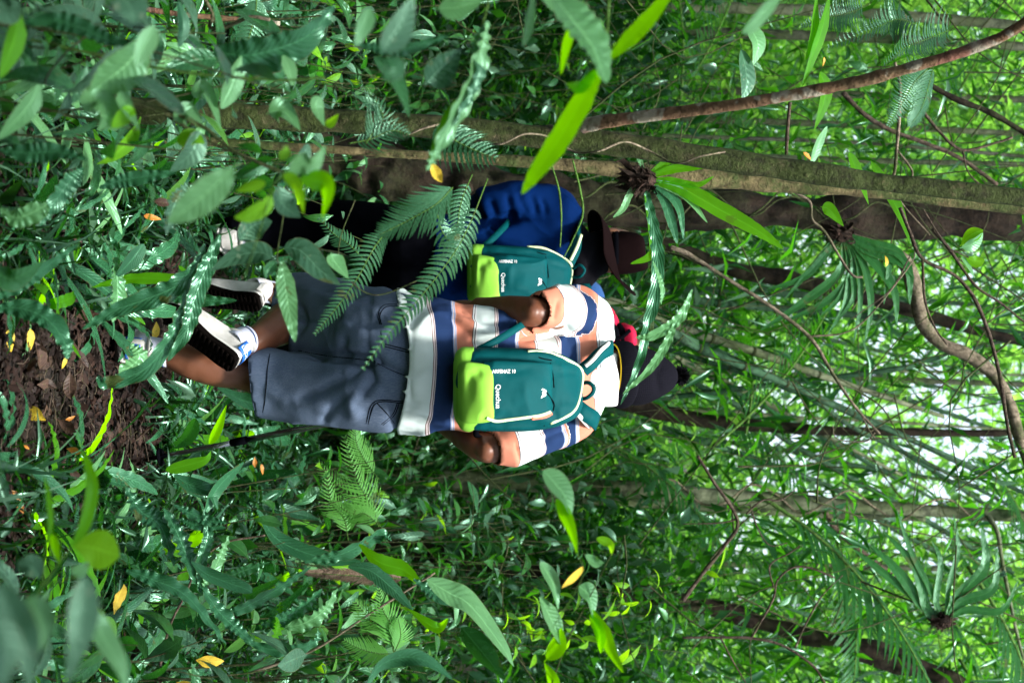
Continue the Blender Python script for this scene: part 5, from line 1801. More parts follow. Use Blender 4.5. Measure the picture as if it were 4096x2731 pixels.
STRAPS = [leaf_proto('strap', w, 44, 5, dr, wv, fq, 0.16, 0.10, 100 + i, M['strap'], 'leaf', tw) for i, (w, dr, wv, fq, tw) in enumerate(((.115, .9, .09, 8, .3), (.10, 1.5, .11, 9, -.5), (.13, .6, .06, 6, .2), (.09, 2.0, .10, 9, .6), (.14, 1.2, .12, 7, -.2), (.12, 0.4, .03, 5, .9)))]
BROADS = [leaf_proto(k, w, 10, 5, dr, wv, 3, 0.22, 0.0, 200 + i, M['shrub'], 'leaf', tw) for i, (k, w, dr, wv, tw) in enumerate((('ovate', .36, .5, .03, .1), ('ovate', .42, .9, .04, -.2), ('lance', .26, .7, .03, .3), ('obov', .40, .3, .03, 0), ('ovate', .32, 1.2, .03, .2)))]


LANCES = [leaf_proto('lance', w, 14, 5, dr, .02, 3, .2, 0, 260 + i, M['strap'], 'leaf', tw) for i, (w, dr, tw) in enumerate(((.15, 1.0, .3), (.12, 1.6, -.4), (.18, .6, .1)))]


def hermite(a, da, b, n=6):
    return None


# ---- leaves read off the photo, one by one -----------------------------------------------------
def drawn_leaf(parent, pts, w, kind, mat, d, nrm=(0.0, -0.8, 0.6), wave=0.0, wfreq=8, fold=0.2, teeth=0.0, twist=0.0, seed=1, name='leaf', n=0):
    n = n or (64 if kind == 'strap' else 26)
    q = PV(pts, d)
    C = catmull([list(p) for p in q], n)
    Wm = w * K * (sum(p.y for p in q) / len(q)) / F
    Nn = np.tile(np.array(nrm, float), (n, 1))
    T_ = C[-1] - C[0]
    T_ /= np.linalg.norm(T_)
    nn = Nn[0] - T_ * (Nn[0] @ T_)
    Wm *= min(1.65, max(1.0, 1.0 / (abs(nn[1]) / np.linalg.norm(nn) + 1e-3)))
    V, Fc, uv = leaf_strip(C, Nn, Wm, kind, 7, wave, wfreq, fold, teeth, seed, twist)
    return child(name, new_mesh(name, V, Fc, mat, True, uv), parent)


def drawn_plant(label, base, leaves, stems=(), cat='plant', name='leafy_plant', group=None):
    """base: (a, b, d) in reading pixels; leaves: dicts; stems: (points, width px, mat)"""
    b = P(base[0] * K, base[1] * K, base[2])
    root = empty(name, b, label, cat, group)
    for (pts, w, mat, dd) in stems:
        mb = MB()
        q = PV(pts, dd)
        mb.tube(q, [w * K * dd / F / 2, w * K * dd / F / 2 * 0.6], nu=7, nv=len(q) * 7, bump=0.1, bscale=60)
        child('stem', mb.mesh('stem', mat), root)
    for i, L in enumerate(leaves):
        L = dict(L)
        drawn_leaf(root, L.pop('p'), L.pop('w'), L.pop('k'), M[L.pop('m')], L.pop('d', base[2]), seed=i * 7 + len(label), **L)
    return root


SU = dict(k='strap', wave=0.13, teeth=0.10, wfreq=9)
UP = (0.0, -0.55, 0.85)
BACKLIT = (0.1, 0.72, 0.70)     # underside to the camera, lit through

drawn_plant('tall plant with long glowing lime strap leaves at the top of the photo', (1400, -60, 2.5), [
    dict(p=[(1395, 140), (1450, 85), (1500, 30), (1570, -60)], w=40, k='strap', m='strap_bright', teeth=.03, wave=.02, fold=0.05, nrm=BACKLIT),
    dict(p=[(1385, 150), (1345, 215), (1290, 310), (1235, 390), (1198, 446)], w=52, k='strap', m='strap_bright', teeth=.04, wave=.02, fold=.06, wfreq=7, nrm=BACKLIT),
    dict(p=[(1370, 160), (1335, 200), (1300, 192)], w=34, k='lance', m='strap_bright', wave=.03, fold=.05, nrm=BACKLIT),
    dict(p=[(1262, -20), (1310, 40), (1362, 110), (1392, 192)], w=84, k='strap', m='pale', teeth=.04, wave=.03, nrm=UP, d=2.4),
    dict(p=[(1225, -20), (1215, 60), (1200, 108)], w=20, k='strap', m='pale', d=2.45),
    dict(p=[(1330, 40), (1305, 90), (1288, 172)], w=22, k='strap', m='strap_bright', fold=.05, nrm=BACKLIT),
    dict(p=[(1240, -20), (1275, 10), (1308, 20)], w=50, k='lance', m='pale', nrm=UP),
    dict(p=[(1800, -20), (1760, 20), (1725, 60), (1705, 76)], w=30, k='strap', m='pale', nrm=UP, d=2.3)],
    stems=[([(1400, -60), (1395, 60), (1385, 160)], 9, M['greenstem'], 2.55)])
drawn_plant('greyish leaf cluster hanging left of the lime strap leaves', (1130, -50, 2.7), [
    dict(p=[(975, 195), (1010, 160), (1060, 112)], w=72, k='ovate', m='grey', nrm=UP, wave=.05, wfreq=7),
    dict(p=[(1120, 50), (1105, 120), (1080, 200), (1010, 330), (980, 392)], w=34, **SU, m='pale', nrm=UP),
    dict(p=[(1110, 60), (1090, 110), (1098, 175), (1040, 290)], w=26, **SU, m='strap', nrm=UP),
    dict(p=[(1045, 230), (1015, 300), (985, 372)], w=22, k='strap', m='strap_bright', fold=.05),
    dict(p=[(1000, 20), (1050, 18), (1110, 0)], w=60, k='ovate', m='pale'),
    dict(p=[(880, 120), (920, 60), (950, -10)], w=60, k='lance', m='grey', d=2.0),
    dict(p=[(885, 130), (905, 160), (880, 185)], w=50, k='ovate', m='broad', d=2.0),
    dict(p=[(820, 104), (880, 112), (940, 110), (1032, 82)], w=34, **SU, m='strap', nrm=(0, -.3, .9)),
    dict(p=[(860, 130), (910, 190), (940, 270)], w=38, k='lance', m='broad', nrm=UP),
    dict(p=[(850, 20), (835, 60), (815, 110)], w=38, k='lance', m='pale', d=2.2)],
    stems=[([(1130, -50), (1110, 50), (1050, 200)], 6, M['greenstem'], 2.7)])
drawn_plant('silvery wavy leaves arching over the dark hollow at top left', (60, 60, 2.5), [
    dict(p=[(50, 52), (120, 48), (180, 62), (240, 88), (310, 106)], w=46, **SU, m='strap', nrm=(0.2, -.4, .9)),
    dict(p=[(330, 96), (290, 150), (240, 190), (195, 238)], w=72, k='lance', m='pale', nrm=UP, wave=.04),
    dict(p=[(355, 60), (330, 110), (310, 160)], w=42, k='lance', m='pale', d=2.3),
    dict(p=[(270, -20), (300, 20), (310, 55)], w=80, k='ovate', m='grey', d=2.2),
    dict(p=[(-10, 0), (20, 20), (48, 10)], w=90, k='ovate', m='grey', d=2.2),
    dict(p=[(44, 30), (30, 100), (0, 180)], w=34, k='strap', m='strap_bright', nrm=UP, d=2.4),
    dict(p=[(60, 30), (58, 110), (50, 170)], w=24, k='strap', m='broad', d=2.8),
    dict(p=[(295, 180), (340, 200), (400, 250), (425, 262)], w=58, k='ovate', m='grey', nrm=(-.2, -.3, .9)),
    dict(p=[(185, 245), (225, 232), (250, 270), (225, 300)], w=50, k='lance', m='pale', nrm=UP),
    dict(p=[(250, 300), (290, 262), (312, 262)], w=36, k='ovate', m='lime', nrm=UP),
    dict(p=[(90, 195), (60, 250), (-5, 320)], w=34, k='strap', m='pale', nrm=UP),
    dict(p=[(280, 210), (285, 240), (320, 300)], w=30, k='lance', m='pale', nrm=UP)])
drawn_plant('dark strap leaf with a pale rim arching at the upper left', (500, 130, 2.9), [
    dict(p=[(490, 118), (560, 128), (640, 112), (710, 80), (768, 12)], w=66, k='strap', m='strap', wave=.06, teeth=.06, nrm=(0.3, -.5, .8)),
    dict(p=[(650, 128), (665, 160), (672, 198)], w=28, k='strap', m='pale'),
    dict(p=[(555, 130), (530, 200), (508, 250)], w=36, k='strap', m='pale', nrm=UP),
    dict(p=[(440, 215), (475, 212), (508, 300)], w=30, k='lance', m='pale', nrm=UP),
    dict(p=[(410, 5), (420, 60), (410, 110)], w=24, k='strap', m='strap', nrm=UP)])
drawn_plant('climbing shoot with pale rounded leaves above the lime sprig', (560, 300, 2.9), [
    dict(p=[(395, 280), (430, 262), (468, 300)], w=56, k='ovate', m='pale', nrm=UP),
    dict(p=[(400, 330), (440, 318), (470, 330)], w=50, k='ovate', m='lime', nrm=UP),
    dict(p=[(455, 300), (440, 350), (390, 395)], w=44, k='lance', m='grey', nrm=UP),
    dict(p=[(612, 262), (650, 256), (690, 300)], w=54, k='ovate', m='pale', nrm=UP),
    dict(p=[(738, 218), (725, 245), (745, 290)], w=34, k='ovate', m='pale', nrm=UP),
    dict(p=[(745, 290), (760, 280), (778, 262)], w=26, k='ovate', m='lime', nrm=BACKLIT),
    dict(p=[(708, 330), (690, 370), (668, 400)], w=26, k='lance', m='grey', nrm=UP)],
    stems=[([(390, 270), (470, 320), (560, 360), (640, 390), (690, 420)], 7, M['stem'], 2.95)])
drawn_plant('lime sprig with curled glossy leaves left of the walkers', (560, 420, 2.4), [
    dict(p=[(655, 396), (690, 380), (720, 375), (748, 334)], w=46, k='ovate', m='pale', nrm=(.2, -.6, .8)),
    dict(p=[(650, 400), (675, 420), (690, 455), (697, 492)], w=30, k='lance', m='lime', nrm=BACKLIT),
    dict(p=[(620, 440), (610, 470), (570, 495), (538, 500)], w=36, k='ovate', m='lime', nrm=UP),
    dict(p=[(610, 420), (575, 428), (540, 440)], w=30, k='lance', m='lime', nrm=BACKLIT),
    dict(p=[(640, 370), (655, 352), (658, 335)], w=24, k='ovate', m='lime'),
    dict(p=[(690, 410), (740, 420), (750, 450), (740, 500)], w=44, k='lance', m='strap_bright', nrm=BACKLIT),
    dict(p=[(552, 372), (490, 430), (430, 480), (384, 512)], w=78, k='ovate', m='pale', nrm=(-.1, -.7, .7), wave=.04, d=2.1),
    dict(p=[(640, 420), (650, 470), (690, 500)], w=50, k='ovate', m='grey', nrm=UP, d=2.8)],
    stems=[([(655, 396), (635, 415), (622, 438), (600, 520), (560, 640)], 4, M['greenstem'], 2.4)])
drawn_plant('sapling with two dull oval leaves and a pale tongue leaf before the grey shorts', (640, 400, 3.2), [
    dict(p=[(632, 598), (600, 580), (545, 588), (482, 622)], w=58, k='ovate', m='grey', nrm=(0, -.8, .6), fold=.12),
    dict(p=[(640, 568), (690, 575), (735, 620), (782, 655)], w=66, k='ovate', m='grey', nrm=(.1, -.85, .5), fold=.12),
    dict(p=[(648, 600), (655, 650), (664, 710), (678, 786)], w=42, k='strap', m='pale', nrm=(0.2, -.9, .3), wave=.05, wfreq=5, fold=.1),
    dict(p=[(654, 640), (645, 670), (632, 686)], w=20, k='lance', m='pale', nrm=(0, -.9, .3)),
    dict(p=[(632, 600), (615, 620), (610, 640)], w=22, k='lance', m='broad', nrm=UP),
    dict(p=[(545, 560), (580, 520), (625, 508)], w=62, k='ovate', m='grey', nrm=UP),
    dict(p=[(760, 580), (768, 600), (800, 640)], w=40, k='ovate', m='pale', nrm=UP, d=3.5)],
    stems=[([(655, 440), (650, 500), (640, 560), (638, 600), (650, 610)], 4, M['stem'], 3.2)])
drawn_plant('crinkled strap ferns sprawling across the raised and planted shoes', (440, 520, 3.8), [
    dict(p=[(470, 560), (445, 620), (400, 660), (330, 690), (260, 715), (188, 756)], w=44, **SU, m='strap', nrm=(-.1, -.7, .7)),
    dict(p=[(505, 540), (480, 600), (450, 680), (428, 760), (385, 830)], w=38, **SU, m='strap', nrm=(-.3, -.8, .5)),
    dict(p=[(440, 640), (415, 720), (390, 780), (330, 850), (240, 880), (225, 862)], w=34, **SU, m='strap', nrm=(0, -.7, .7)),
    dict(p=[(310, 660), (400, 680), (470, 690), (545, 690)], w=32, **SU, m='strap', nrm=UP, d=4.4),
    dict(p=[(360, 690), (300, 700), (270, 660), (265, 610)], w=30, **SU, m='strap', nrm=UP, d=4.2),
    dict(p=[(265, 590), (270, 680), (258, 740)], w=26, **SU, m='pale', nrm=UP, d=4.0),
    dict(p=[(330, 560), (300, 600), (262, 640)], w=30, k='lance', m='strap', nrm=UP, d=4.0),
    dict(p=[(300, 790), (320, 820), (290, 850), (262, 880)], w=30, **SU, m='pale', nrm=UP, d=4.2),
    dict(p=[(410, 610), (430, 640), (300, 640), (210, 660)], w=24, **SU, m='strap_bright', nrm=UP, d=4.3)],
    name='strap_fern', cat='fern')
drawn_plant('single big wavy strap leaf arching over the leaf litter', (-40, 720, 3.4), [
    dict(p=[(-20, 710), (50, 708), (110, 735), (150, 790), (152, 826)], w=44, **SU, m='strap', nrm=(.1, -.6, .8)),
    dict(p=[(-20, 690), (40, 660), (110, 610), (180, 560)], w=24, **SU, m='strap', nrm=UP),
    dict(p=[(-20, 620), (30, 640), (100, 600)], w=60, k='lance', m='broad', nrm=UP, d=3.0)],
    name='strap_fern', cat='fern')
drawn_plant('pale wavy leaves lying flat left of the dull oval leaves', (400, 430, 3.3), [
    dict(p=[(228, 432), (280, 415), (340, 405), (405, 396)], w=34, **SU, m='strap', nrm=(0, -.5, .9)),
    dict(p=[(0, 480), (40, 500), (95, 478), (110, 470)], w=50, **SU, m='pale', nrm=UP, d=3.0),
    dict(p=[(0, 345), (60, 352), (130, 350), (200, 366)], w=46, **SU, m='strap', nrm=(0, -.4, .9), d=2.8),
    dict(p=[(190, 385), (150, 430), (90, 520)], w=32, **SU, m='strap', nrm=UP),
    dict(p=[(430, 420), (400, 470), (380, 540)], w=30, **SU, m='grey', nrm=UP)],
    name='strap_fern', cat='fern')
drawn_plant('young sprig with one big glowing lime leaf at the bottom left', (90, 1350, 2.3), [
    dict(p=[(165, 1254), (205, 1256), (240, 1266), (275, 1276)], w=96, k='obov', m='lime', nrm=BACKLIT, fold=.08),
    dict(p=[(165, 1256), (195, 1200), (212, 1120), (200, 1060), (184, 1032)], w=30, k='lance', m='strap_bright', nrm=(.6, -.7, .2), fold=.3),
    dict(p=[(106, 1256), (116, 1200), (112, 1140), (102, 1092)], w=13, k='strap', m='strap_bright', nrm=(.6, -.7, .2)),
    dict(p=[(165, 1318), (185, 1305), (205, 1290)], w=34, k='lance', m='pale', nrm=UP),
    dict(p=[(96, 1330), (70, 1300), (40, 1290)], w=50, k='ovate', m='grey', nrm=UP),
    dict(p=[(118, 1225), (125, 1260), (138, 1300)], w=30, k='lance', m='strap_bright', nrm=BACKLIT)],
    stems=[([(100, 1345), (130, 1300), (163, 1256)], 5, M['greenstem'], 2.3), ([(98, 1340), (140, 1335), (170, 1325), (190, 1345)], 5, M['greenstem'], 2.3), ([(60, 1420), (95, 1345), (102, 1300), (106, 1256)], 5, M['greenstem'], 2.3)])
drawn_plant('blurred bluish leaves closest to the camera at the bottom left corner', (150, 1600, 1.5), [
    dict(p=[(195, 1320), (190, 1400), (180, 1470), (150, 1580)], w=66, k='lance', m='grey', nrm=(.3, -.8, .5), d=1.5),
    dict(p=[(0, 1340), (30, 1420), (60, 1480), (70, 1590)], w=80, k='lance', m='grey', nrm=(.2, -.8, .5), d=1.35),
    dict(p=[(40, 1380), (80, 1400), (100, 1440), (90, 1500)], w=50, k='ovate', m='pale', nrm=UP, d=1.5),
    dict(p=[(-10, 1420), (10, 1500), (0, 1590)], w=60, k='lance', m='grey', nrm=UP, d=1.3),
    dict(p=[(215, 1400), (230, 1450), (270, 1520), (290, 1580)], w=40, k='lance', m='pale', nrm=UP, d=1.9),
    dict(p=[(200, 1370), (235, 1430), (252, 1500)], w=24, k='strap', m='lime', nrm=BACKLIT, d=2.0)])
drawn_plant('single drooping two-toned leaf hanging in front of the right shrubs', (1290, 1050, 2.9), [
    dict(p=[(1248, 1080), (1275, 1110), (1300, 1145), (1312, 1190)], w=46, k='lance', m='pale', nrm=UP),
    dict(p=[(1278, 1145), (1295, 1180), (1312, 1220), (1326, 1272)], w=30, k='lance', m='strap_bright', nrm=BACKLIT)],
    stems=[([(1326, 1272), (1340, 1310), (1320, 1360), (1270, 1440)], 3, M['greenstem'], 2.9)])
drawn_plant('upright shoot with narrow lime leaves in front of the right shrubs', (1250, 1620, 3.4), [
    dict(p=[(1330, 1345), (1355, 1370), (1362, 1420)], w=34, k='lance', m='pale', nrm=UP),
    dict(p=[(1360, 1400), (1385, 1450), (1400, 1490), (1432, 1545)], w=30, k='strap', m='strap_bright', nrm=BACKLIT),
    dict(p=[(1355, 1410), (1375, 1450), (1380, 1500)], w=26, k='strap', m='strap_bright', nrm=BACKLIT),
    dict(p=[(1240, 1290), (1270, 1340), (1282, 1400)], w=30, k='lance', m='pale', nrm=UP),
    dict(p=[(1240, 1370), (1270, 1430), (1290, 1480)], w=34, k='strap', m='pale', nrm=UP),
    dict(p=[(1250, 1520), (1280, 1480), (1290, 1440)], w=40, k='ovate', m='strap_bright', nrm=BACKLIT),
    dict(p=[(1270, 1600), (1268, 1560), (1250, 1520)], w=30, k='lance', m='strap_bright', nrm=BACKLIT),
    dict(p=[(1340, 1300), (1310, 1330), (1290, 1350)], w=20, k='lance', m='yellow', nrm=UP),
    dict(p=[(1370, 1235), (1400, 1250), (1405, 1275)], w=20, k='lance', m='lime', nrm=BACKLIT),
    dict(p=[(1340, 1270), (1365, 1290), (1388, 1292)], w=26, k='ovate', m='pale', nrm=UP)],
    stems=[([(1250, 1620), (1300, 1480), (1350, 1380), (1405, 1270)], 4, M['stem'], 3.4)])
drawn_plant('long dark strap leaves arching along the bottom edge', (900, 1600, 3.6), [
    dict(p=[(835, 1590), (870, 1530), (930, 1508), (985, 1520), (1040, 1560)], w=40, k='strap', m='strap', nrm=(0, -.5, .9)),
    dict(p=[(825, 1250), (870, 1290), (930, 1310), (972, 1350)], w=36, k='strap', m='strap_bright', nrm=BACKLIT, teeth=.06, d=4.2),
    dict(p=[(800, 1300), (850, 1310), (900, 1350), (948, 1400)], w=36, k='strap', m='strap', nrm=(0, .8, -.2), teeth=.06, d=4.2),
    dict(p=[(980, 1330), (1030, 1360), (1080, 1390), (1150, 1480), (1180, 1530)], w=44, k='lance', m='pale', nrm=UP, d=3.9),
    dict(p=[(950, 1330), (1010, 1370), (1090, 1385)], w=30, **SU, m='strap', nrm=UP, d=4.0),
    dict(p=[(1060, 1440), (1110, 1500), (1160, 1560)], w=60, k='lance', m='broad', nrm=BACKLIT, d=3.9),
    dict(p=[(940, 1400), (1000, 1440), (1030, 1420)], w=26, k='strap', m='strap_bright', nrm=BACKLIT, d=4.2)],
    name='strap_fern', cat='fern')
drawn_plant('silver crinkled strap fern with upright leaves right of the leaf litter', (480, 1320, 4.3), [
    dict(p=[(460, 1360), (462, 1290), (478, 1230), (468, 1165)], w=26, **SU, m='strap', nrm=(.5, -.8, .3)),
    dict(p=[(462, 1360), (430, 1280), (405, 1220), (375, 1165)], w=28, **SU, m='strap', nrm=UP),
    dict(p=[(400, 1160), (440, 1180), (480, 1195), (522, 1200)], w=26, **SU, m='strap', nrm=(.1, -.3, .9)),
    dict(p=[(410, 1190), (450, 1205), (520, 1212)], w=24, **SU, m='strap', nrm=(.1, -.3, .9)),
    dict(p=[(290, 1120), (320, 1170), (370, 1210), (400, 1300)], w=32, **SU, m='strap', nrm=UP),
    dict(p=[(465, 1345), (495, 1300), (525, 1230)], w=22, **SU, m='pale', nrm=UP),
    dict(p=[(460, 1340), (500, 1400), (540, 1440), (585, 1480)], w=26, **SU, m='strap', nrm=UP),
    dict(p=[(440, 1290), (480, 1320), (560, 1350), (580, 1360)], w=28, k='strap', m='strap', nrm=UP, d=4.1),
    dict(p=[(290, 1310), (350, 1330), (430, 1370), (520, 1480)], w=28, **SU, m='strap', nrm=UP, d=4.0)],
    name='strap_fern', cat='fern')
drawn_plant('crinkled strap fern with down-curved leaves lower centre left', (640, 1350, 4.6), [
    dict(p=[(560, 1470), (620, 1490), (680, 1490), (725, 1470), (730, 1440)], w=28, **SU, m='strap', nrm=(.1, -.6, .8)),
    dict(p=[(600, 1435), (650, 1420), (700, 1390), (740, 1350)], w=34, **SU, m='strap', nrm=UP),
    dict(p=[(655, 1440), (700, 1430), (745, 1400), (775, 1350)], w=32, **SU, m='pale', nrm=UP),
    dict(p=[(520, 1405), (560, 1395), (640, 1350), (715, 1300)], w=26, **SU, m='strap', nrm=UP),
    dict(p=[(480, 1340), (560, 1310), (620, 1290)], w=26, **SU, m='broad', nrm=UP),
    dict(p=[(625, 1480), (640, 1430), (642, 1380)], w=20, **SU, m='strap_bright', nrm=UP),
    dict(p=[(590, 1170), (640, 1240), (740, 1280), (830, 1290)], w=34, k='strap', m='strap', nrm=UP, d=5.2),
    dict(p=[(700, 1290), (790, 1270), (870, 1230), (900, 1240)], w=34, **SU, m='strap', nrm=(0, -.4, .9), d=4.9)],
    name='strap_fern', cat='fern')
drawn_plant('broad lime green blades leaning beside the pole tip', (380, 1080, 5.0), [
    dict(p=[(380, 1080), (420, 1070), (470, 1055), (485, 1035)], w=28, k='lance', m='strap_bright', nrm=UP),
    dict(p=[(470, 1180), (500, 1120), (560, 1060)], w=24, k='strap', m='strap', nrm=UP),
    dict(p=[(400, 1090), (430, 1110), (480, 1130), (500, 1170)], w=26, k='strap', m='strap', nrm=UP),
    dict(p=[(500, 890), (560, 920), (620, 935), (660, 960)], w=30, k='strap', m='strap', nrm=(0, -.4, .9), d=5.6),
    dict(p=[(450, 960), (430, 1000), (400, 1030)], w=40, k='lance', m='broad', nrm=BACKLIT),
    dict(p=[(480, 1020), (500, 980), (520, 930)], w=26, k='lance', m='strap_bright', nrm=BACKLIT)],
    name='strap_fern', cat='fern')


# ---- ferns ---------------------------------------------------------------------------------------
def pinnate(C, Nn, half, n_p, width, swept=0.35, tipcurl=0.3, seed=0, serr=False, lo=0.12, drop=0.2):
    """a feather frond: rachis along C and n_p pairs of leaflets of half-length half"""
    MBf = []
    n = len(C)
    T = np.gradient(C, axis=0)
    T /= np.linalg.norm(T, axis=1)[:, None]
    Nn = Nn - T * (Nn * T).sum(1)[:, None]
    Nn /= np.linalg.norm(Nn, axis=1)[:, None]
    S = np.cross(T, Nn)
    r = np.random.default_rng(seed)
    V, Fs, U = [], [], []
    off = 0
    for i in range(n_p):
        t = lo + (1 - lo) * (i + 0.5) / n_p
        f = t * (n - 1)
        k = int(f)
        g = f - k
        k2 = min(k + 1, n - 1)
        c = C[k] * (1 - g) + C[k2] * g
        tt, nn, ss = T[k], Nn[k], S[k]
        prof = min(1, (t - lo + 0.05) / 0.22) ** 0.6 * max(0.04, (1 - t)) ** 0.62 * 1.25
        for sg in (-1, 1):
            L = half * min(prof, 1.0) * (0.93 + 0.14 * r.random())
            sw = swept + 0.25 * t + 0.1 * r.normal() * .5
            d = ss * sg * math.cos(sw) + tt * math.sin(sw)
            m = 7
            q = np.linspace(0, 1, m)
            bend = (tt[None] * (tipcurl * q ** 2)[:, None] - nn[None] * (drop * q ** 2)[:, None]) * L
            P_ = c + d[None] * (q * L)[:, None] + bend
            w = width * np.array([.55, .95, 1, .92, .75, .48, .05]) * (0.6 + 0.4 * min(prof, 1)) / 2
            if serr:
                w = w * (1 + 0.25 * np.array([0, 1, -1, 1, -1, 1, 0]))
            e = np.cross(nn, d)
            e /= np.linalg.norm(e)
            e = e + nn * 0.25
            a = P_ - e[None] * w[:, None]
            b = P_ + e[None] * w[:, None]
            V.append(np.stack([a, P_ - nn * 0.12 * width * 0.3, b], 1).reshape(-1, 3))
            U.append(np.stack([np.tile([0, .5, 1.0], m), np.repeat(q, 3)], -1))
            Fs.append(grid_faces(m, 3, False, off))
            off += m * 3
    return np.vstack(V), np.vstack(Fs), np.vstack(U)


def frond(parent, C, Nn, half, n_p, width, mat, name='frond', seed=0, rr=0.0016, **kw):
    V, Fc, uv = pinnate(C, Nn, half, n_p, width, seed=seed, **kw)
    f = child(name, new_mesh(name, V, Fc, mat, True, uv), parent)
    mb = MB()
    mb.tube([list(c) for c in C[::4]] + [list(C[-1])], [rr, rr * .35], nu=5, nv=24)
    child('rachis', mb.mesh('rachis', M['greenstem']), f)
    return f


def drawn_fern(label, fronds, mat='fern', cat='fern', name='fern', group='feathery ferns'):
    b = None
    root = None
    for i, (pts, half, npair, wd, d, kw) in enumerate(fronds):
        q = PV(pts, d)
        if root is None:
            root = empty(name, q[0], label, cat, group)
        n = 60
        C = catmull([list(p) for p in q], n)
        kw = dict(kw)
        nr = kw.pop('nrm', (0, -.85, .5))
        m_ = kw.pop('mat', mat)
        dm = sum(p.y for p in q) / len(q)
        frond(root, C, np.tile(np.array(nr, float), (n, 1)), half * K * dm / F, npair, wd * K * dm / F, M[m_], seed=i + len(label), **kw)
    return root


drawn_fern('long sword fern frond hanging across the blue fleece onto the grey shorts', [
    ([(1120, 410), (1085, 500), (1050, 570), (1000, 640), (950, 700), (890, 770), (832, 850)], 46, 36, 8.5, 3.9, dict(swept=.15, tipcurl=.35))])
drawn_fern('broad silvery fern frond above the black trousers', [
    ([(1040, 430), (1000, 470), (930, 510), (870, 540)], 92, 24, 7, 3.7, dict(swept=.75, tipcurl=-.1, lo=.0, nrm=(0, -.7, .7))),
    ([(905, 520), (865, 560), (820, 640), (770, 710), (722, 768)], 44, 30, 6, 3.9, dict(swept=.3, tipcurl=.2))])
drawn_fern('upright fern frond crossing the mossy trunk', [
    ([(1000, 290), (1040, 320), (1090, 345), (1140, 365)], 66, 14, 9, 3.8, dict(swept=.1, tipcurl=.5, lo=.0, nrm=(0, -.8, .6)))])
drawn_fern('short fern fronds crossing the shoulder of the blue fleece', [
    ([(1085, 400), (1060, 460), (1050, 520), (1040, 570)], 34, 18, 6.5, 4.1, dict(swept=.3)),
    ([(1000, 470), (1015, 530), (1045, 570), (1040, 600)], 36, 13, 8, 4.0, dict(swept=.1))])
drawn_fern('curling fern fronds left of the mossy trunk', [
    ([(840, 330), (860, 300), (880, 270), (860, 225)], 48, 13, 6, 3.5, dict(swept=.2, tipcurl=.6)),
    ([(800, 330), (850, 320), (900, 300), (940, 310)], 40, 14, 6, 3.5, dict(swept=.2, tipcurl=.6))])
drawn_fern('big silver fern with drooping fronds near the top right', [
    ([(2110, 60), (2060, 45), (2000, 70), (1900, 110)], 66, 30, 4.5, 5.6, dict(swept=.25, tipcurl=-.3, nrm=(0, -.3, .95), lo=0.05)),
    ([(2180, 70), (2130, 90), (2080, 110), (2030, 150)], 74, 28, 4.5, 5.5, dict(swept=.2, tipcurl=-.5, nrm=(0, -.3, .95), lo=0.0)),
    ([(2130, 160), (2100, 190), (2070, 240), (2040, 290)], 56, 30, 4.5, 5.5, dict(swept=.2, tipcurl=-.3, lo=0.0)),
    ([(2000, 10), (1950, 30), (1900, 40), (1840, 60)], 60, 26, 4.5, 5.7, dict(swept=.2, tipcurl=-.3, nrm=(0, -.3, .95))),
    ([(2150, 130), (2120, 240), (2090, 290)], 50, 30, 4.5, 5.4, dict(swept=.25, nrm=(.2, -.6, .7)))])
drawn_fern('tiny-leafed fern spray at the top edge left of centre', [([(590, -20), (585, 40), (560, 120), (540, 180)], 42, 26, 8, 3.9, dict(swept=.1))])
LF = dict(swept=.45, tipcurl=.2, serr=True)
drawn_fern('bright feathery fern beside the shorts and elbow', [
    ([(880, 1220), (845, 1150), (815, 1090), (790, 1000)], 60, 22, 4.5, 6.4, dict(LF, mat='fern_light')),
    ([(870, 1210), (850, 1160), (780, 1120), (730, 1060)], 56, 22, 4.5, 6.4, dict(LF, mat='fern_light')),
    ([(880, 1215), (840, 1180), (810, 1180), (760, 1150)], 50, 22, 4.5, 6.3, dict(LF, mat='fern_light')),
    ([(870, 1100), (840, 1060), (820, 1020), (815, 980)], 44, 20, 4.5, 6.6, dict(LF, mat='fern_light')),
    ([(800, 1240), (790, 1190), (760, 1150), (750, 1080)], 44, 20, 4.5, 6.3, dict(LF, mat='fern_light'))])
drawn_fern('pale feathery fern near the bottom centre', [
    ([(905, 1500), (890, 1450), (850, 1420), (815, 1380)], 56, 20, 5, 4.8, dict(LF, mat='fern_light')),
    ([(905, 1500), (900, 1440), (880, 1400), (870, 1350)], 50, 19, 5, 4.8, dict(LF, mat='fern_light')),
    ([(905, 1500), (870, 1500), (830, 1490), (790, 1470)], 44, 18, 5, 4.8, dict(LF, mat='fern_light')),
    ([(905, 1500), (920, 1460), (915, 1420)], 40, 15, 5, 4.8, dict(LF, mat='fern_light'))])
drawn_fern('brown withered fern frond on the ground at the lower centre', [
    ([(960, 1330), (860, 1325), (760, 1318), (690, 1315)], 26, 40, 6, 4.9, dict(swept=.5, mat='husk', tipcurl=.5, nrm=(0, -.4, .9)))])
drawn_fern('small fern on the left bank above the shoe', [
    ([(840, 600), (800, 560), (770, 540), (730, 500)], 30, 16, 6, 4.9, dict(swept=.3)),
    ([(300, 200), (330, 230), (360, 280), (370, 320)], 34, 14, 6, 4.9, dict(swept=.3))])


# ---- nest ferns growing on the trunks ------------------------------------------------------------
M['blade1'] = leaf_mat('hanging_blade_mat', (0.008, 0.055, 0.010), (0.018, 0.10, 0.016), (0.08, 0.42, 0.01), 0.33, 0.3, 0.5, veins=20)


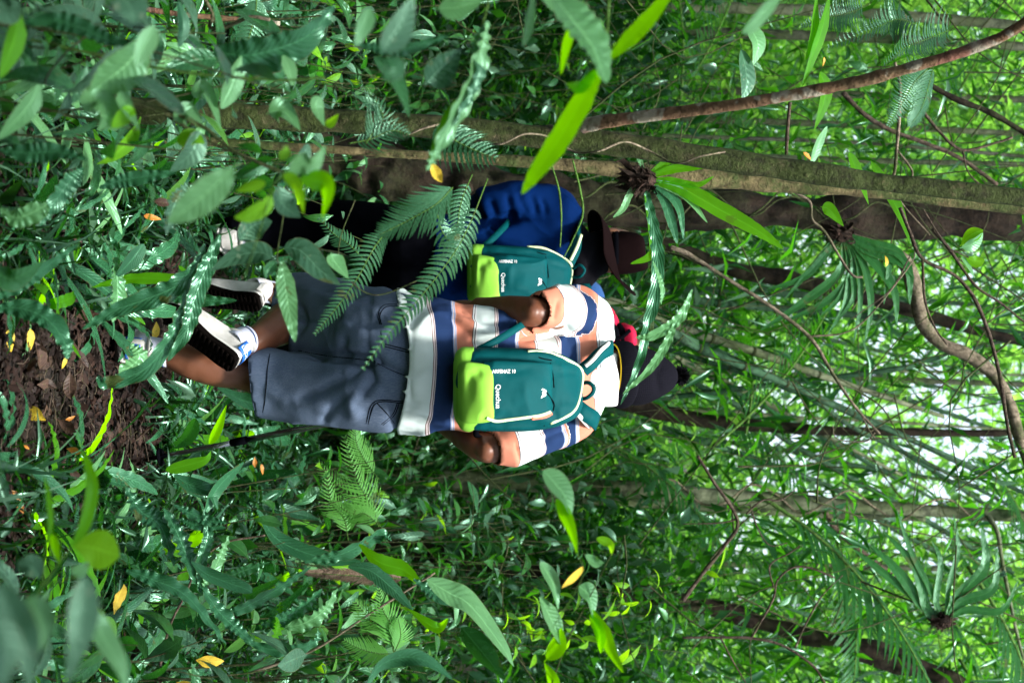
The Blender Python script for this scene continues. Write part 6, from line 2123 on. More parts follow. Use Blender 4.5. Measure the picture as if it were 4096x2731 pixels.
def nest(label, c, d, leaves, mat, rr=0.05, group='nest ferns on the trunks'):
    cc = P(c[0] * K, c[1] * K, d)
    root = empty('nest_fern', cc, label, 'fern', group)
    # matted root ball
    Vr, Fr = [], []
    for i in range(520):
        v = rng.normal(size=3) * np.array([1, 1, 1.5])
        v /= np.linalg.norm(v)
        a = np.array(cc) + v * rr * 0.5 * rng.random()
        m_ = a + (v * .6 + rng.normal(size=3) * .5 + np.array([0, 0, -.5])) * rr * .5
        e = m_ + (v * .4 + rng.normal(size=3) * .7 + np.array([0, 0, -.7])) * rr * .4
        s_ = np.cross(v, rng.normal(size=3))
        s_ /= np.linalg.norm(s_)
        s_ *= rr * (0.02 if i % 5 else 0.16)
        k = len(Vr)
        Vr += [a - s_, a + s_, m_ + s_, m_ - s_, e]
        Fr += [(k, k + 1, k + 2, k + 3), (k + 3, k + 2, k + 4, k + 4)]
    Fr = [f if f[2] != f[3] else f[:3] for f in Fr]
    mb = MB()
    mb.put(Vr, Fr)
    mb.ball(cc, (rr * .6, rr * .6, rr * .7), 14, 10)
    child('root_ball', mb.mesh('root_ball', M['root'], False), root)
    for i, L in enumerate(leaves):
        pts, w = L[0], L[1]
        kw = dict(L[2]) if len(L) > 2 else {}
        m_ = kw.pop('m', mat)
        drawn_leaf(root, [c] + pts, w, 'strap', M[m_], kw.pop('d', d), seed=i + 3, teeth=kw.pop('teeth', .03), wave=kw.pop('wave', .03), wfreq=kw.pop('wfreq', 12), nrm=kw.pop('nrm', (0, -.9, .3)), n=60, **kw)
    return root


nest('nest fern with bright strap leaves sprouting beside the brown hat', (1478, 412), 4.7, [
    ([(1560, 430), (1650, 480), (1740, 530), (1800, 572)], 38, dict(m='strap_bright')), ([(1540, 390), (1600, 382), (1652, 378)], 20, dict(m='strap_bright')), ([(1540, 430), (1580, 455), (1625, 512)], 22, dict(m='pale')),
    ([(1520, 380), (1560, 355), (1600, 345)], 18, dict(m='strap_bright')), ([(1520, 450), (1545, 520), (1555, 560)], 24, dict(m='strap')), ([(1530, 440), (1560, 480), (1570, 550)], 22, dict(m='strap')),
    ([(1490, 470), (1508, 560), (1510, 640), (1490, 740), (1465, 840), (1425, 930)], 30, dict(wave=.14, teeth=.12, m='strap', nrm=(0, -1, .1))), ([(1450, 440), (1430, 480), (1408, 500)], 16, dict(m='pale')),
    ([(1540, 415), (1600, 425), (1640, 405)], 16, dict(m='strap_bright')), ([(1500, 560), (1490, 590), (1448, 606)], 20, dict(m='strap_bright')), ([(1470, 370), (1455, 345)], 12, dict(m='pale'))], 'strap', 0.05)
drawn_plant('pair of narrow beaded fern straps dangling over the bobble hat', (1600, 640, 4.3), [
    dict(p=[(1590, 665), (1560, 730), (1500, 770), (1460, 775)], w=24, **SU, m='pale', nrm=(0, -.9, .3)),
    dict(p=[(1560, 720), (1530, 790), (1490, 850), (1430, 905)], w=20, **SU, m='pale', nrm=(0, -1, .1)),
    dict(p=[(1500, 600), (1520, 660), (1518, 700)], w=12, **SU, m='pale')], name='strap_fern', cat='fern')
nest('nest fern with a skirt of narrow dark leaves on the broad dark trunk', (1935, 535), 6.6, [
    ([(1960, 620), (1900, 690), (1800, 740)], 20), ([(1930, 620), (1850, 690), (1745, 760)], 22), ([(1890, 590), (1840, 640), (1760, 665)], 18), ([(1950, 610), (1940, 700), (1900, 770)], 16), ([(1980, 600), (2000, 700), (1985, 790)], 18),
    ([(1985, 580), (2050, 660), (2060, 750)], 24), ([(1990, 570), (2080, 610), (2090, 700)], 28), ([(1970, 600), (1975, 700), (1960, 790)], 14), ([(1960, 600), (1930, 680), (1880, 730)], 14), ([(2000, 570), (2040, 600), (2030, 700)], 20),
    ([(1950, 600), (1960, 680), (1920, 740)], 14), ([(1990, 560), (2060, 580), (2100, 640)], 26), ([(1910, 560), (1860, 620), (1800, 690)], 16)], 'blade1', 0.055)
nest('huge nest fern with upright dark straps low at the right edge', (2170, 1425), 7.2, [
    ([(2120, 1390), (2060, 1310), (2000, 1250)], 26), ([(2130, 1400), (2100, 1300), (2030, 1220)], 24), ([(2150, 1380), (2160, 1290), (2140, 1240)], 16), ([(2200, 1370), (2260, 1300), (2255, 1210)], 30),
    ([(2210, 1380), (2280, 1350), (2290, 1260)], 24), ([(2110, 1380), (2010, 1300), (1960, 1260)], 18), ([(2180, 1340), (2200, 1260), (2190, 1180)], 14), ([(2140, 1360), (2090, 1260), (2060, 1170)], 14), ([(2220, 1400), (2300, 1400), (2340, 1330)], 18)], 'blade1', 0.045)
drawn_plant('sprig of young round leaves lit from behind near the right edge', (2150, 500, 5.2), [
    dict(p=[(2205, 565), (2230, 540), (2258, 528)], w=30, k='obov', m='lime', nrm=BACKLIT), dict(p=[(2205, 570), (2235, 560), (2258, 535)], w=30, k='obov', m='pale', nrm=UP),
    dict(p=[(2215, 590), (2240, 600), (2262, 596)], w=28, k='obov', m='lime', nrm=BACKLIT), dict(p=[(2208, 590), (2222, 610), (2240, 640)], w=18, k='lance', m='pale', nrm=UP),
    dict(p=[(1885, 475), (1905, 482), (1938, 520)], w=34, k='ovate', m='strap_bright', nrm=(.2, -.9, .3), d=5.0)],
    stems=[([(2120, 480), (2170, 560), (2200, 580), (2225, 592)], 4, M['twig'], 5.2)])
drawn_plant('group of long lime blades hanging at the upper right', (1860, -20, 5.0), [
    dict(p=[(1905, -10), (1890, 60), (1870, 120), (1842, 200)], w=24, k='strap', m='strap_bright'), dict(p=[(1875, -10), (1868, 80), (1850, 140)], w=20, k='strap', m='strap_bright'),
    dict(p=[(1885, 165), (1895, 220), (1870, 300)], w=34, k='lance', m='strap_bright'), dict(p=[(1860, 385), (1880, 330), (1900, 290)], w=20, k='strap', m='pale'),
    dict(p=[(1950, 350), (1970, 400), (1995, 470)], w=28, k='lance', m='strap_bright'), dict(p=[(2000, 370), (2040, 440), (2070, 500), (2090, 560)], w=34, k='lance', m='strap_bright', d=5.8),
    dict(p=[(1720, 60), (1740, 100), (1730, 150)], w=40, k='lance', m='pale', d=4.6), dict(p=[(1700, 100), (1715, 180), (1705, 230)], w=44, k='ovate', m='grey', d=4.6)], name='hanging_blades', cat='plant')


# ---- strap fern rosettes on the forest floor -----------------------------------------------------
R = random.Random(11)


def tint(mesh, name):
    return with_mat(mesh, M[name])


def rosette(x, y, size, nl, tone, lean=(0, 0)):
    z = float(ground_h(x, y))
    root = empty('strap_fern', (x, y, z))
    root['category'] = 'fern'
    root['group'] = 'wavy strap ferns on the forest floor'
    a0 = R.random() * 6.28
    lf = R.choice([1.0, 1.0, .1, .6])
    for i in range(nl):
        a = a0 + i * 6.283 / nl + R.uniform(-.35, .35)
        el = R.uniform(0.35, 1.15)
        d = Vector((math.cos(a) * math.cos(el) + lean[0], math.sin(a) * math.cos(el) + lean[1], math.sin(el)))
        nrm = Vector((-math.cos(a) * math.sin(el), -math.sin(a) * math.sin(el), math.cos(el)))
        me = STRAPS[R.randrange(6)] if R.random() < lf else LANCES[R.randrange(3)]
        tn = tone if R.random() < .75 else R.choice(['strap', 'pale', 'strap_bright', 'broad'])
        put('leaf', tint(me, tn), root, Vector((x, y, z)) + d * 0.02, d, nrm, size * R.uniform(.7, 1.15))
    root['_tone'] = tone
    root['_size'] = size
    return root


def path_clear(x, y):
    """the trodden strip the walkers follow, seen at the bottom of the wood"""
    px, py = proj(Vector((x, y, 0)))
    if y < 5.35 and 1230 < py < 1790:
        return False
    if 4.6 < y < 5.6 and 1700 < py < 1890:
        return False
    if 5.2 < y < 7.2 and 1000 < py < 1560:
        return False
    return True


rosettes = []
tones = ['strap', 'strap', 'strap', 'broad', 'strap', 'strap', 'strap_bright']
tries = 0
while len(rosettes) < 125 and tries < 4000:
    tries += 1
    y = R.uniform(3.7, 8.5)
    half = y * 0.215
    x = R.uniform(-half, half)
    if not path_clear(x, y):
        continue
    if any((x - r.location.x) ** 2 + (y - r.location.y) ** 2 < 0.16 ** 2 for r in rosettes):
        continue
    size = R.uniform(.24, .40) * (0.75 if y < 4.3 else 1.0)
    rosettes.append(rosette(x, y, size, R.randint(6, 10), R.choice(tones)))
# a few small ones right at the path edge
for px_, py_, d in ((330, 1900, 4.5), (420, 2000, 4.9), (180, 2050, 4.2), (520, 1700, 5.9), (300, 1120, 4.7), (120, 1080, 4.2), (640, 1560, 6.2), (560, 1620, 6.0), (700, 1640, 6.4), (760, 1300, 6.6), (200, 900, 4.3), (420, 960, 4.9), (600, 1900, 5.6), (800, 1900, 6.3), (740, 1700, 6.4)):
    x = (py_ - 1365.5) * d / F
    rosettes.append(rosette(x, d, R.uniform(.16, .24), R.randint(6, 9), R.choice(['strap', 'strap', 'broad'])))


# ---- leafy shrubs with every leaf its own piece ---------------------------------------------------
def shrub(x, y, h, nl, ls, tone, kinds=(0, 1, 2, 3, 4), spread=0.3, z0=None, name='leafy_shrub', nb=3):
    z = float(ground_h(x, y)) if z0 is None else z0
    root = empty(name, (x, y, z))
    root['category'] = 'shrub'
    mb = MB()
    ends = []
    for b in range(nb):
        a = R.random() * 6.28
        top = Vector((x + math.cos(a) * spread * R.uniform(.3, 1), y + math.sin(a) * spread * R.uniform(.3, 1), z + h * R.uniform(.55, 1.05)))
        mid = Vector((x, y, z)).lerp(top, .5) + Vector((R.uniform(-.1, .1) * spread, R.uniform(-.1, .1) * spread, h * .08))
        pts = [Vector((x, y, z - .03)), mid, top]
        mb.tube(pts, [0.0028, 0.0011], nu=5, nv=10, bump=.1, bscale=30)
        ends.append(catmull([list(p) for p in pts], 40))
    child('stem', mb.mesh('stem', M['stem']), root)
    for i in range(nl):
        C = ends[R.randrange(nb)]
        k = int(R.uniform(.18, 1) ** 0.8 * 38)
        p = Vector(C[k]) + Vector((R.gauss(0, .03), R.gauss(0, .03), R.gauss(0, .02)))
        a = R.random() * 6.28
        el = R.uniform(-.9, .5)
        d = Vector((math.cos(a) * math.cos(el), math.sin(a) * math.cos(el), math.sin(el)))
        nrm = Vector((R.uniform(-.5, .5), R.uniform(-.6, .3), 1))
        tn = tone if R.random() < .8 else R.choice(['shrub', 'lime', 'pale', 'broad', 'grey'])
        put('leaf', tint(BROADS[kinds[R.randrange(len(kinds))]], tn), root, p, d, nrm, ls * R.uniform(.6, 1.25))
    root['_tone'] = tone
    root['_size'] = h
    return root


shrubs = []
SH = 'leafy shrubs beside the path'
for i in range(42):
    # right-hand thicket and left-hand bank (seen below and above the walkers in the turned photo)
    right = i % 3 != 0
    y = R.uniform(6.3, 9.5) if right else R.uniform(5.2, 9.0)
    py = R.uniform(1850, 2760) if right else R.uniform(-40, 760)
    if right and y < 7.2 and py < 1950:
        py += 160
    x = (py - 1365.5) * y / F
    h = R.uniform(.7, 1.75) if right else R.uniform(.5, 1.3)
    s = shrub(x, y, h, R.randint(26, 40), R.uniform(.075, .13), R.choice(['shrub', 'shrub', 'broad', 'grey', 'shrub']), spread=.28)
    s['group'] = SH
    shrubs.append(s)
for (py, y, h, ls, tn) in ((170, 2.7, .78, .11, 'broad'), (-40, 2.5, 1.15, .11, 'grey'), (480, 3.0, .95, .10, 'broad'), (2660, 2.7, .40, .11, 'grey'), (60, 3.1, .62, .13, 'grey'), (260, 3.4, .80, .12, 'broad'), (420, 3.9, .62, .11, 'pale'), (-10, 3.6, .95, .13, 'broad'), (560, 4.2, .66, .10, 'grey'), (120, 4.3, 1.0, .11, 'shrub'), (330, 4.8, 1.05, .10, 'broad'), (640, 5.4, .8, .09, 'shrub'),
                          (2600, 3.7, .5, .12, 'broad'), (2740, 4.4, .8, .12, 'grey'), (2380, 4.9, .6, .10, 'shrub'), (2150, 5.6, .75, .10, 'broad'), (1980, 6.2, .9, .10, 'shrub'), (2500, 5.7, 1.0, .11, 'pale'), (2690, 5.2, 1.2, .11, 'shrub')):
    s = shrub((py - 1365.5) * y / F, y, h, 26, ls, tn, spread=.22)
    s['group'] = SH
    shrubs.append(s)
for i in range(14):       # behind the walkers
    y = R.uniform(8.0, 10.5)
    py = R.uniform(760, 1900)
    s = shrub((py - 1365.5) * y / F, y, R.uniform(.9, 1.6), 34, R.uniform(.07, .12), R.choice(['shrub', 'broad', 'shrub']), spread=.35)
    s['group'] = SH
    shrubs.append(s)
# leafy saplings whose tops reach through the upper part of the view
for i in range(14):
    y = R.uniform(6.0, 10.0)
    py = R.choice([R.uniform(0, 700), R.uniform(1950, 2731), R.uniform(700, 2700)])
    if 850 < py < 1750:
        y = R.uniform(8, 11)
    x = (py - 1365.5) * y / F
    h = R.uniform(1.9, 3.4)
    s = shrub(x, y, h, R.randint(30, 46), R.uniform(.06, .11), R.choice(['shrub', 'lime', 'broad', 'shrub']), spread=.5, name='leafy_sapling', nb=2)
    s['category'] = 'sapling'
    s['group'] = 'thin saplings with small leaves'
    shrubs.append(s)


# ---- arching palm-like fronds among the canes: one mould, each copy a thing -----------------------
tt = np.linspace(0, 1, 40)
Cp = np.stack([tt, 0.03 * np.sin(tt * 4), -0.32 * tt ** 2.2], -1)
Vp, Fp, Up = pinnate(Cp, np.tile([0, 0, 1.0], (40, 1)), .26, 26, .020, swept=.55, tipcurl=.1, drop=.35, lo=.15)
palm_me = new_mesh('frond', Vp, Fp, M['blade1'], True, Up)
mbp = MB()
mbp.tube([list(c) for c in Cp[::6]], [.008, .003], nu=5, nv=20)
palm_r = mbp.mesh('rachis', M['greenstem'])
pw = ['long arching', 'short dark', 'upright', 'drooping', 'half hidden', 'thin']
palms = []
for i in range(30):
    y = R.uniform(8.0, 12.5)
    py = R.uniform(1050, 2700) if i % 4 else R.uniform(-20, 700)
    px = R.uniform(2150, 4000)
    p = P(px, py, y)
    root = empty('palm_frond', p)
    root['category'] = 'frond'
    root['group'] = 'arching fronds among the canes'
    a = R.uniform(-.9, .9) + (math.pi if R.random() < .3 else 0)
    el = R.uniform(.1, 1.3)
    d = Vector((math.cos(a) * math.cos(el), math.sin(a) * math.cos(el) * .6, math.sin(el)))
    m = Matrix.Translation(p) @ rotm(d, (-math.cos(a), -.5, 1)) @ Matrix.Scale(R.uniform(.7, 1.3), 4)
    child('blade', palm_me, root, m)
    child('rachis', palm_r, root, m)
    root['_tone'] = ''
    palms.append(root)
# tangle of hair-thin twigs and lianas
mb = MB()
for i in range(420):
    y = R.uniform(6.5, 13)
    p = P(R.uniform(1700, 4150), R.uniform(-50, 2780), y)
    a = R.gauss(0, .7) if R.random() < .6 else R.uniform(-1.5, 1.5)
    L_ = R.uniform(.3, 1.5)
    d = Vector((math.sin(a), R.uniform(-.3, .3), math.cos(a)))
    s_ = Vector((d.z, 0, -d.x)) * R.uniform(-.2, .2) * L_
    mb.tube([p, p + d * L_ * .35 + s_, p + d * L_ * .7 + s_ * R.uniform(-1, 1.2), p + d * L_], [R.uniform(.0015, .005), .001], nu=4, nv=10, caps=False)
o = add('twig_tangle', mb.mesh('twig_tangle', M['stem']))
tag(o, 'tangle of hair-thin twigs and lianas', kind='stuff')


# ---- masses nobody could count ---------------------------------------------------------------------
def leaf_cloud(name, cen, size, seed, mat, jitter_up=0.7, aspect=0.42, kind='stuff', bend=0.25):
    """one mesh of many separate folded leaves (two quads each); cen (n,3), size (n,)"""
    r = np.random.default_rng(seed)
    n = len(cen)
    a = r.random(n) * 6.283
    el = r.normal(-.35, .5, n)
    d = np.stack([np.cos(a) * np.cos(el), np.sin(a) * np.cos(el), np.sin(el)], -1)
    nr = np.stack([r.normal(0, jitter_up, n), r.normal(-.2, jitter_up, n), np.ones(n)], -1)
    nr -= d * (nr * d).sum(1)[:, None]
    nr /= np.linalg.norm(nr, axis=1)[:, None]
    s = np.cross(d, nr)
    L = size[:, None]
    asp = aspect * (0.6 + 0.8 * r.random(n))[:, None]
    m = cen + d * L * .45 - nr * L * bend * .1
    tip = cen + d * L - nr * L * bend
    l1 = m + s * L * asp * .5 + nr * L * .06
    r1 = m - s * L * asp * .5 + nr * L * .06
    V = np.stack([cen, l1, tip, r1, m - nr * L * .02], 1).reshape(-1, 3)
    b = (np.arange(n) * 5)[:, None]
    F1 = np.concatenate([b + np.array([[0, 4, 1]]), b + np.array([[1, 4, 2]]), b + np.array([[0, 3, 4]]), b + np.array([[3, 2, 4]])], 0).astype(np.int32)
    me = new_mesh(name, V, F1, mat, False)
    o = add(name, me)
    tag(o, kind=kind)
    return o


def clumps(n_cl, per, xr, yr, zf, rad, seed, keep=None):
    r = np.random.default_rng(seed)
    out = []
    for i in range(n_cl):
        y = r.uniform(*yr)
        x = r.uniform(*xr) * y
        z = zf(r, x, y)
        if keep is not None and not keep(r, x, y, z):
            continue
        k = int(per * r.uniform(.5, 1.5))
        p = r.normal(size=(k, 3)) * rad * r.uniform(.5, 1.3) * np.array([1, 1, .8]) + np.array([x, y, z])
        out.append(p)
    return np.vstack(out)


def lit_gap(r, x, y, z):
    """fewer leaves where the wood opens to the sky beyond the canes"""
    u, v = x / y, (z - CAM_Z) / y
    g = math.exp(-((u - .058) / .10) ** 2) * min(1, max(0, (v - .06) / .10))
    g2 = math.exp(-((u - .08) / .05) ** 2 - ((v - .10) / .05) ** 2)
    return r.random() > 0.90 * max(g, g2 * .8)


# narrow cane leaves filling the fan of green stems
r_ = np.random.default_rng(55)
cb = clumps(320, 18, (-.06, .22), (9.0, 15), lambda r, x, y: r.uniform(CAM_Z + .01 * y, CAM_Z + .34 * y), .28, 56, lit_gap)
o = leaf_cloud('cane_foliage', cb, r_.uniform(.14, .34, len(cb)), 57, M['blade'], aspect=.10, bend=.35)
tag(o, 'narrow blades of the green canes')
cb = clumps(220, 18, (-.25, .24), (7.8, 12), lambda r, x, y: r.uniform(CAM_Z - .1 * y, CAM_Z + .34 * y), .28, 58)
o = leaf_cloud('narrow_foliage', cb, r_.uniform(.12, .26, len(cb)), 59, M['blade'], aspect=.13, bend=.3)
tag(o, 'narrow blades hanging among the trunks')
def lit_gap2(r, x, y, z):
    return lit_gap(r, x, y, z) or r.random() < .2


# undergrowth between the individually built plants
r_ = np.random.default_rng(5)
n = 19000
yy = r_.uniform(3.4, 11, n)
xx = r_.uniform(-.26, .26, n) * yy
kp = np.array([path_clear(a, b) or b > 6.5 for a, b in zip(xx, yy)])
xx, yy = xx[kp], yy[kp]
zz = ground_h(xx, yy) + r_.uniform(0, .16, len(xx)) * np.clip((yy - 3) / 3, .3, 1)
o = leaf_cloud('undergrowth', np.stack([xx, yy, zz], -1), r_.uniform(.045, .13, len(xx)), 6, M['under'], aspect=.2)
tag(o, 'low dark green undergrowth covering the forest floor')
# grassy blades
n = 1700
yy = r_.uniform(3.5, 8.5, n)
xx = r_.uniform(-.24, .24, n) * yy
kp = np.array([path_clear(a, b) for a, b in zip(xx, yy)])
xx, yy = xx[kp], yy[kp]
Vg, Fg = [], []
for x, y in zip(xx, yy):
    z = float(ground_h(x, y))
    a = r_.random() * 6.28
    h = r_.uniform(.08, .26)
    lean = r_.uniform(.2, .9)
    w = r_.uniform(.003, .008)
    dx, dy = math.cos(a), math.sin(a)
    k = len(Vg)
    for t in (0, .35, .7, 1):
        px_, py_, pz_ = x + dx * lean * h * t * t, y + dy * lean * h * t * t, z + h * (t - .35 * lean * t * t)
        ww = w * (1 - t) + .0006
        Vg += [(px_ - dy * ww, py_ + dx * ww, pz_), (px_ + dy * ww, py_ - dx * ww, pz_)]
    for j in range(3):
        Fg.append((k + 2 * j, k + 2 * j + 1, k + 2 * j + 3, k + 2 * j + 2))
o = add('grass', new_mesh('grass', Vg, np.array(Fg, dtype=np.int32), M['under']))
tag(o, 'thin grass blades among the ferns', kind='stuff')

# fallen leaves: a loose carpet
n = 36000
yy = r_.uniform(3.2, 7.0, n)
xx = r_.uniform(-.25, .25, n) * yy
zz = ground_h(xx, yy) + r_.uniform(.0, .022, n)
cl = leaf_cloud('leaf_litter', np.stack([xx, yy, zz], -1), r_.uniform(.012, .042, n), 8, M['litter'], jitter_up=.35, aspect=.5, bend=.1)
tag(cl, 'carpet of dead brown leaves on the soil')
# twiglets in the litter
mb = MB()
for i in range(260):
    y = R.uniform(3.6, 5.6)
    x = (R.uniform(1000, 2000) - 1365) * y / F
    a = R.random() * 6.28
    L_ = R.uniform(.03, .14)
    z = float(ground_h(x, y)) + R.uniform(.004, .02)
    mb.tube([(x, y, z), (x + math.cos(a) * L_ * .5, y + math.sin(a) * L_ * .5, z + .006), (x + math.cos(a + .3) * L_, y + math.sin(a + .3) * L_, z)], [.0016, .001], nu=4, nv=4, caps=False)
o = add('twig_litter', mb.mesh('twig_litter', M['twig']))
tag(o, 'short broken twigs and rootlets in the litter', kind='stuff')

# thicket and background foliage
thick = clumps(820, 44, (-.24, .24), (8.5, 13), lambda r, x, y: float(ground_h(x, y)) + r.uniform(.1, 1.9 if abs(x / y) > .08 or x < 0 else 1.5), .20, 21)
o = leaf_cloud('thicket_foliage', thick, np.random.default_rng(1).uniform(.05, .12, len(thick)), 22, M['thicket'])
tag(o, 'dense green thicket behind the walkers')
mid = clumps(720, 55, (-.25, .25), (9.5, 17), lambda r, x, y: r.uniform(.8, CAM_Z + .34 * y), .24, 23, lit_gap)
mid = np.vstack([mid, clumps(200, 46, (-.25, -.06), (10, 18), lambda r, x, y: r.uniform(1.2, CAM_Z + .34 * y), .26, 27)])
o = leaf_cloud('mid_foliage', mid, np.random.default_rng(2).uniform(.045, .12, len(mid)), 24, M['far'])
tag(o, 'hanging foliage of the trees beyond the canes')
far = clumps(1400, 70, (-.27, .27), (17, 34), lambda r, x, y: r.uniform(float(ground_h(x, y)), CAM_Z + .36 * y), .5, 25, lit_gap2)
o = leaf_cloud('distant_foliage', far, np.random.default_rng(3).uniform(.10, .27, len(far)), 26, M['far'])
tag(o, 'distant sunlit foliage at the back of the wood')
# unseen wood added around and above the viewer: blocks light and encloses the place
rs = np.random.default_rng(31)
out = []
for i in range(2600):
    a = rs.random() * 6.283
    rad = rs.uniform(4.5, 16)
    x, y = math.sin(a) * rad, 5 + math.cos(a) * rad
    if abs(x) < .29 * max(y, 0) + .35 and y > 0:
        continue
    z = rs.uniform(.1, 7) if y > -1 else rs.uniform(.1, 4.5)
    k = (z - 1.4) / math.tan(SUN_EL)
    if z > 2 and (x - .1 - math.sin(SUN_AZ) * k) ** 2 + (y - 5.0 - math.cos(SUN_AZ) * k) ** 2 < 1.2 ** 2:  # gap shaped along the sun direction so sunlight reaches the walkers
        continue
    out.append(rs.normal(size=(26, 3)) * .45 + np.array([x, y, z]))
for i in range(1100):      # unseen canopy added for contrast in the light, with holes
    x, y, z = rs.uniform(-9, 9), rs.uniform(-3, 20), rs.uniform(6.5, 10)
    if z < CAM_Z + .33 * y + .8:
        continue
    if vnoise(np.array([[x, y, 0]]), .35, 77)[0] > .2:
        continue
    k = (z - 1.4) / math.tan(SUN_EL)
    if (x - .1 - math.sin(SUN_AZ) * k) ** 2 + (y - 5.0 - math.cos(SUN_AZ) * k) ** 2 < 1.1 ** 2:  # canopy opened towards the sun to light the walkers
        continue
    out.append(rs.normal(size=(40, 3)) * np.array([.6, .6, .3]) + np.array([x, y, z]))
en = np.vstack(out)
clear = (en[:, 1] > -.6) & (en[:, 1] < 12) & (np.abs(en[:, 0]) < .25 * np.clip(en[:, 1], 0, None) + .75) & (np.abs(en[:, 2] - CAM_Z) < .34 * np.clip(en[:, 1], 0, None) + .75)
en = en[~clear & (np.linalg.norm(en - np.array([0, 0, CAM_Z]), axis=1) > 1.3)]
o = leaf_cloud('unseen_shading_foliage', en, rs.uniform(.14, .32, len(en)), 32, M['shade'], aspect=.5)
tag(o, 'unseen foliage and canopy of the surrounding forest, added to block light')


# ---- single fallen leaves that stand out ------------------------------------------------------------
FL = [leaf_proto('ovate', .48, 9, 5, .6, .08, 2, .35, 0, 300, M['yellow'], 'fallen_leaf'), leaf_proto('obov', .42, 9, 5, -.5, .10, 2, .3, 0, 301, M['yellow'], 'fallen_leaf', .5), leaf_proto('lance', .36, 9, 5, .9, .1, 3, .3, 0, 302, M['yellow'], 'fallen_leaf', -.5)]


def fallen(label, a, b, d, ang, L, mat, i=0, nrm=(0, -.8, .6), cat='leaf'):
    p = P(a * K, b * K, d)
    dirv = Vector((math.sin(ang), 0.0, math.cos(ang)))
    me = with_mat(FL[i % 3], M[mat])
    o = bpy.data.objects.new('fallen_leaf', me)
    COL.objects.link(o)
    o.matrix_world = Matrix.Translation(p) @ rotm(dirv, nrm) @ Matrix.Scale(L * K * d / F, 4)
    return tag(o, label, cat, 'coloured fallen leaves')


def gd(px):
    """distance at which the ground is seen at reading pixel px"""
    return 1.10 * F / (2048 - px * K)


fallen('large yellow blotched leaf lying on the dark litter below the path ferns', 105, 965, gd(105), .3 - 3.0, 80, 'yellow', 0)
fallen('grey brown half of the yellow blotched leaf on the litter', 130, 962, gd(125), .6, 60, 'brownleaf', 1)
fallen('glossy orange brown leaf curled on the litter', 55, 1180, gd(60) * .99, 1.0 - 3.14, 62, 'orange', 1)
fallen('small orange leaf right of the yellow blotched leaf', 150, 965, gd(150), -.3, 26, 'orange', 2)
fallen('tiny orange leaf below the orange spot', 55, 1022, gd(55), .6, 16, 'orange', 0)
fallen('bright yellow sliver at the fern tip over the litter', 152, 820, gd(152), 1.8, 34, 'yellow', 2)
fallen('yellow strip of leaf standing in the litter nearest the left edge', 20, 750, gd(25), 1.4, 70, 'yellow', 2)
fallen('second yellow strip hanging beside the first', 70, 755, gd(70), 1.5, 60, 'yellow', 2)
fallen('pale yellow crumpled leaf between the two shoes', 350, 780, gd(350), -1.2, 44, 'yellow', 0)
fallen('vivid yellow torn leaf deep among the lower left ferns', 262, 1410, 4.5, -1.4, 78, 'yellow', 1)
fallen('yellowed leaf resting on the bottom ferns', 450, 1515, 4.5, .1, 66, 'yellow', 0)
fallen('yellow leaf at the very bottom edge', 405, 1566, 4.3, .2, 50, 'yellow', 1)
fallen('bright yellow leaf caught on the silvery fern frond', 988, 368, 3.6, 1.2, 62, 'yellow', 1)
fallen('orange leaf caught on a twig above the mossy trunk', 1845, 350, 5.2, .6, 34, 'orange', 2)
fallen('tiny orange leaf hanging under the blotched bough', 1893, 132, 4.9, 1.5, 24, 'orange', 2)
fallen('yellow leaf dangling beside the narrow dark nest fern', 2035, 612, 5.4, -1.3, 28, 'yellow', 2)
fallen('red brown dead leaf among the upper left ferns', 352, 462, 4.6, .1, 46, 'brownleaf', 0)
fallen('dry tan leaf below the red brown one', 330, 495, 4.6, .2, 44, 'orange', 2)
fallen('pale tan leaf lying at the left of the bank', 165, 540, gd(165), .6, 30, 'brownleaf', 0)
fallen('curled dark brown leaf at the edge of the path', 160, 1075, gd(160), 1.0, 60, 'brownleaf', 0)
fallen('grey dead leaf on the litter under the planted shoe', 160, 850, gd(160), 1.6, 70, 'brownleaf', 1)
fallen('light tan leaf on the litter near the orange one', 152, 1030, gd(152), .2, 40, 'orange', 1)
fallen('orange leaf beside the pole among the ferns', 600, 1065, 6.2, 1.3, 30, 'orange', 2)
fallen('second small orange leaf near the feathery fern', 585, 1048, 6.2, 1.6, 26, 'orange', 1)
for i in range(70):
    y = R.uniform(3.95, 5.4)
    py = R.uniform(1180, 1900)
    x = (py - 1365.5) * y / F
    z = float(ground_h(x, y)) + .015
    me = with_mat(FL[i % 3], M['brownleaf'])
    o = bpy.data.objects.new('dead_leaf', me)
    COL.objects.link(o)
    o.matrix_world = Matrix.Translation((x, y, z)) @ rotm((R.uniform(-1, 1), R.uniform(-1, 1), R.uniform(-.1, .5)), (R.uniform(-.4, .4), R.uniform(-.8, .2), 1)) @ Matrix.Scale(R.uniform(.04, .09), 4)
    o['category'] = 'leaf'
    o['group'] = 'dead brown leaves on the path'
    o['_dead'] = 1
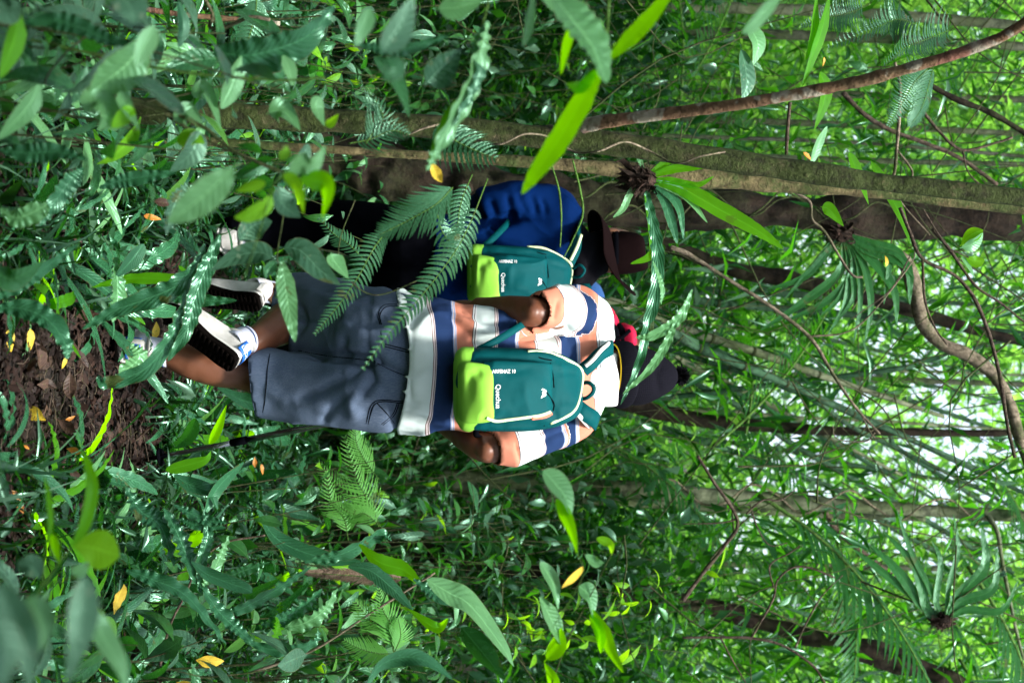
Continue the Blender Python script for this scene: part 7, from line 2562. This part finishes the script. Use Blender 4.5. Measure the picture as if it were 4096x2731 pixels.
# ------------------------------------------------------------------ labels for the many alike plants
marks = [('the planted blue-heeled shoe', 500, 1400), ('the raised muddy sole', 780, 1360), ('the pole tip', 640, 1830), ('the hem of the shorts', 1080, 1640), ('the blue walker shoe', 950, 1180), ('the striped walker elbow', 1900, 1860),
         ('the dark leaf litter', 250, 1650), ('the foot of the mossy trunk', 500, 430), ('the blue sleeve', 2050, 760), ('the brown hat', 2440, 1000), ('the bobble hat', 2600, 1500), ('the nest fern above the hat', 2570, 715), ('the lime strap leaves', 2300, 300),
         ('the blotched bough', 3350, 345), ('the lichened trunk', 3000, 1990), ('the bottom left corner', 60, 2680), ('the top left corner', 60, 40), ('the bottom right corner', 4000, 2680), ('the top right corner', 4000, 40), ('the brown withered frond', 1400, 2300),
         ('the bright feathery fern', 1430, 1930), ('the pale stick', 1300, 2560), ('the bottom edge midpoint', 2050, 2720), ('the top edge midpoint', 2050, 10), ('the two-toned hanging leaf', 2250, 2050), ('the canes', 3200, 1450), ('the knotted leaning trunk', 2950, 2460),
         ('the drooping silver fern', 3560, 160), ('the dull oval leaves', 1080, 1060), ('the silvery frond', 1620, 820), ('the left edge midpoint', 20, 1360), ('the right edge midpoint', 4070, 1360)]
ordn = ['nearest to', 'second nearest to', 'third nearest to', 'fourth nearest to', 'fifth nearest to', 'sixth nearest to', 'seventh nearest to', 'eighth nearest to', 'ninth nearest to', 'tenth nearest to', 'eleventh nearest to', 'twelfth nearest to']
tone_w = {'strap': 'dark glossy', 'broad': 'plain green', 'strap_bright': 'lime green', 'shrub': 'deep green', 'grey': 'dull grey green', 'lime': 'yellow green', 'pale': 'pale green'}


def label_kind(objs, what, height=0.1):
    bins = {}
    for o in objs:
        loc = Vector(o.location)
        loc.z += height if not o.get('_size') or what != 'shrub' else o['_size'] * .6
        a, b = proj(loc)
        k = min(range(len(marks)), key=lambda i: (marks[i][1] - a) ** 2 + (marks[i][2] - b) ** 2)
        dx, dy = a - marks[k][1], b - marks[k][2]
        side = ('right of' if dx > 0 else 'left of') if abs(dx) > abs(dy) else ('below' if dy > 0 else 'above')
        tw = tone_w.get(o.get('_tone', ''), '')
        bins.setdefault((k, side, tw), []).append((dx * dx + dy * dy, o))
    for (k, side, tw), v in bins.items():
        v.sort(key=lambda q: q[0])
        for i, (_, o) in enumerate(v):
            base = f'{tw} {what} {side} {marks[k][0]}'.strip()
            if len(v) > 1:
                base += ', ' + ['closest to it', 'second from it', 'third from it', 'fourth from it', 'fifth from it', 'sixth from it', 'seventh from it', 'eighth from it', 'ninth from it', 'tenth from it', 'eleventh from it', 'twelfth from it', 'thirteenth from it', 'fourteenth from it', 'fifteenth from it', 'sixteenth from it'][min(i, 15)]
            o['label'] = ' '.join(base.split())


label_kind(rosettes, 'wavy strap fern')
label_kind([s for s in shrubs if s.name.startswith('leafy_shrub')], 'leafy shrub', .8)
label_kind([s for s in shrubs if s.name.startswith('leafy_sapling')], 'thin sapling', 1.8)
label_kind(palms, 'arching palm-like frond', 0.1)
label_kind([o for o in bpy.data.objects if o.get('_dead')], 'dead brown leaf', 0)
for o in bpy.data.objects:
    for k in ('_tone', '_size', '_dead'):
        if k in o:
            del o[k]
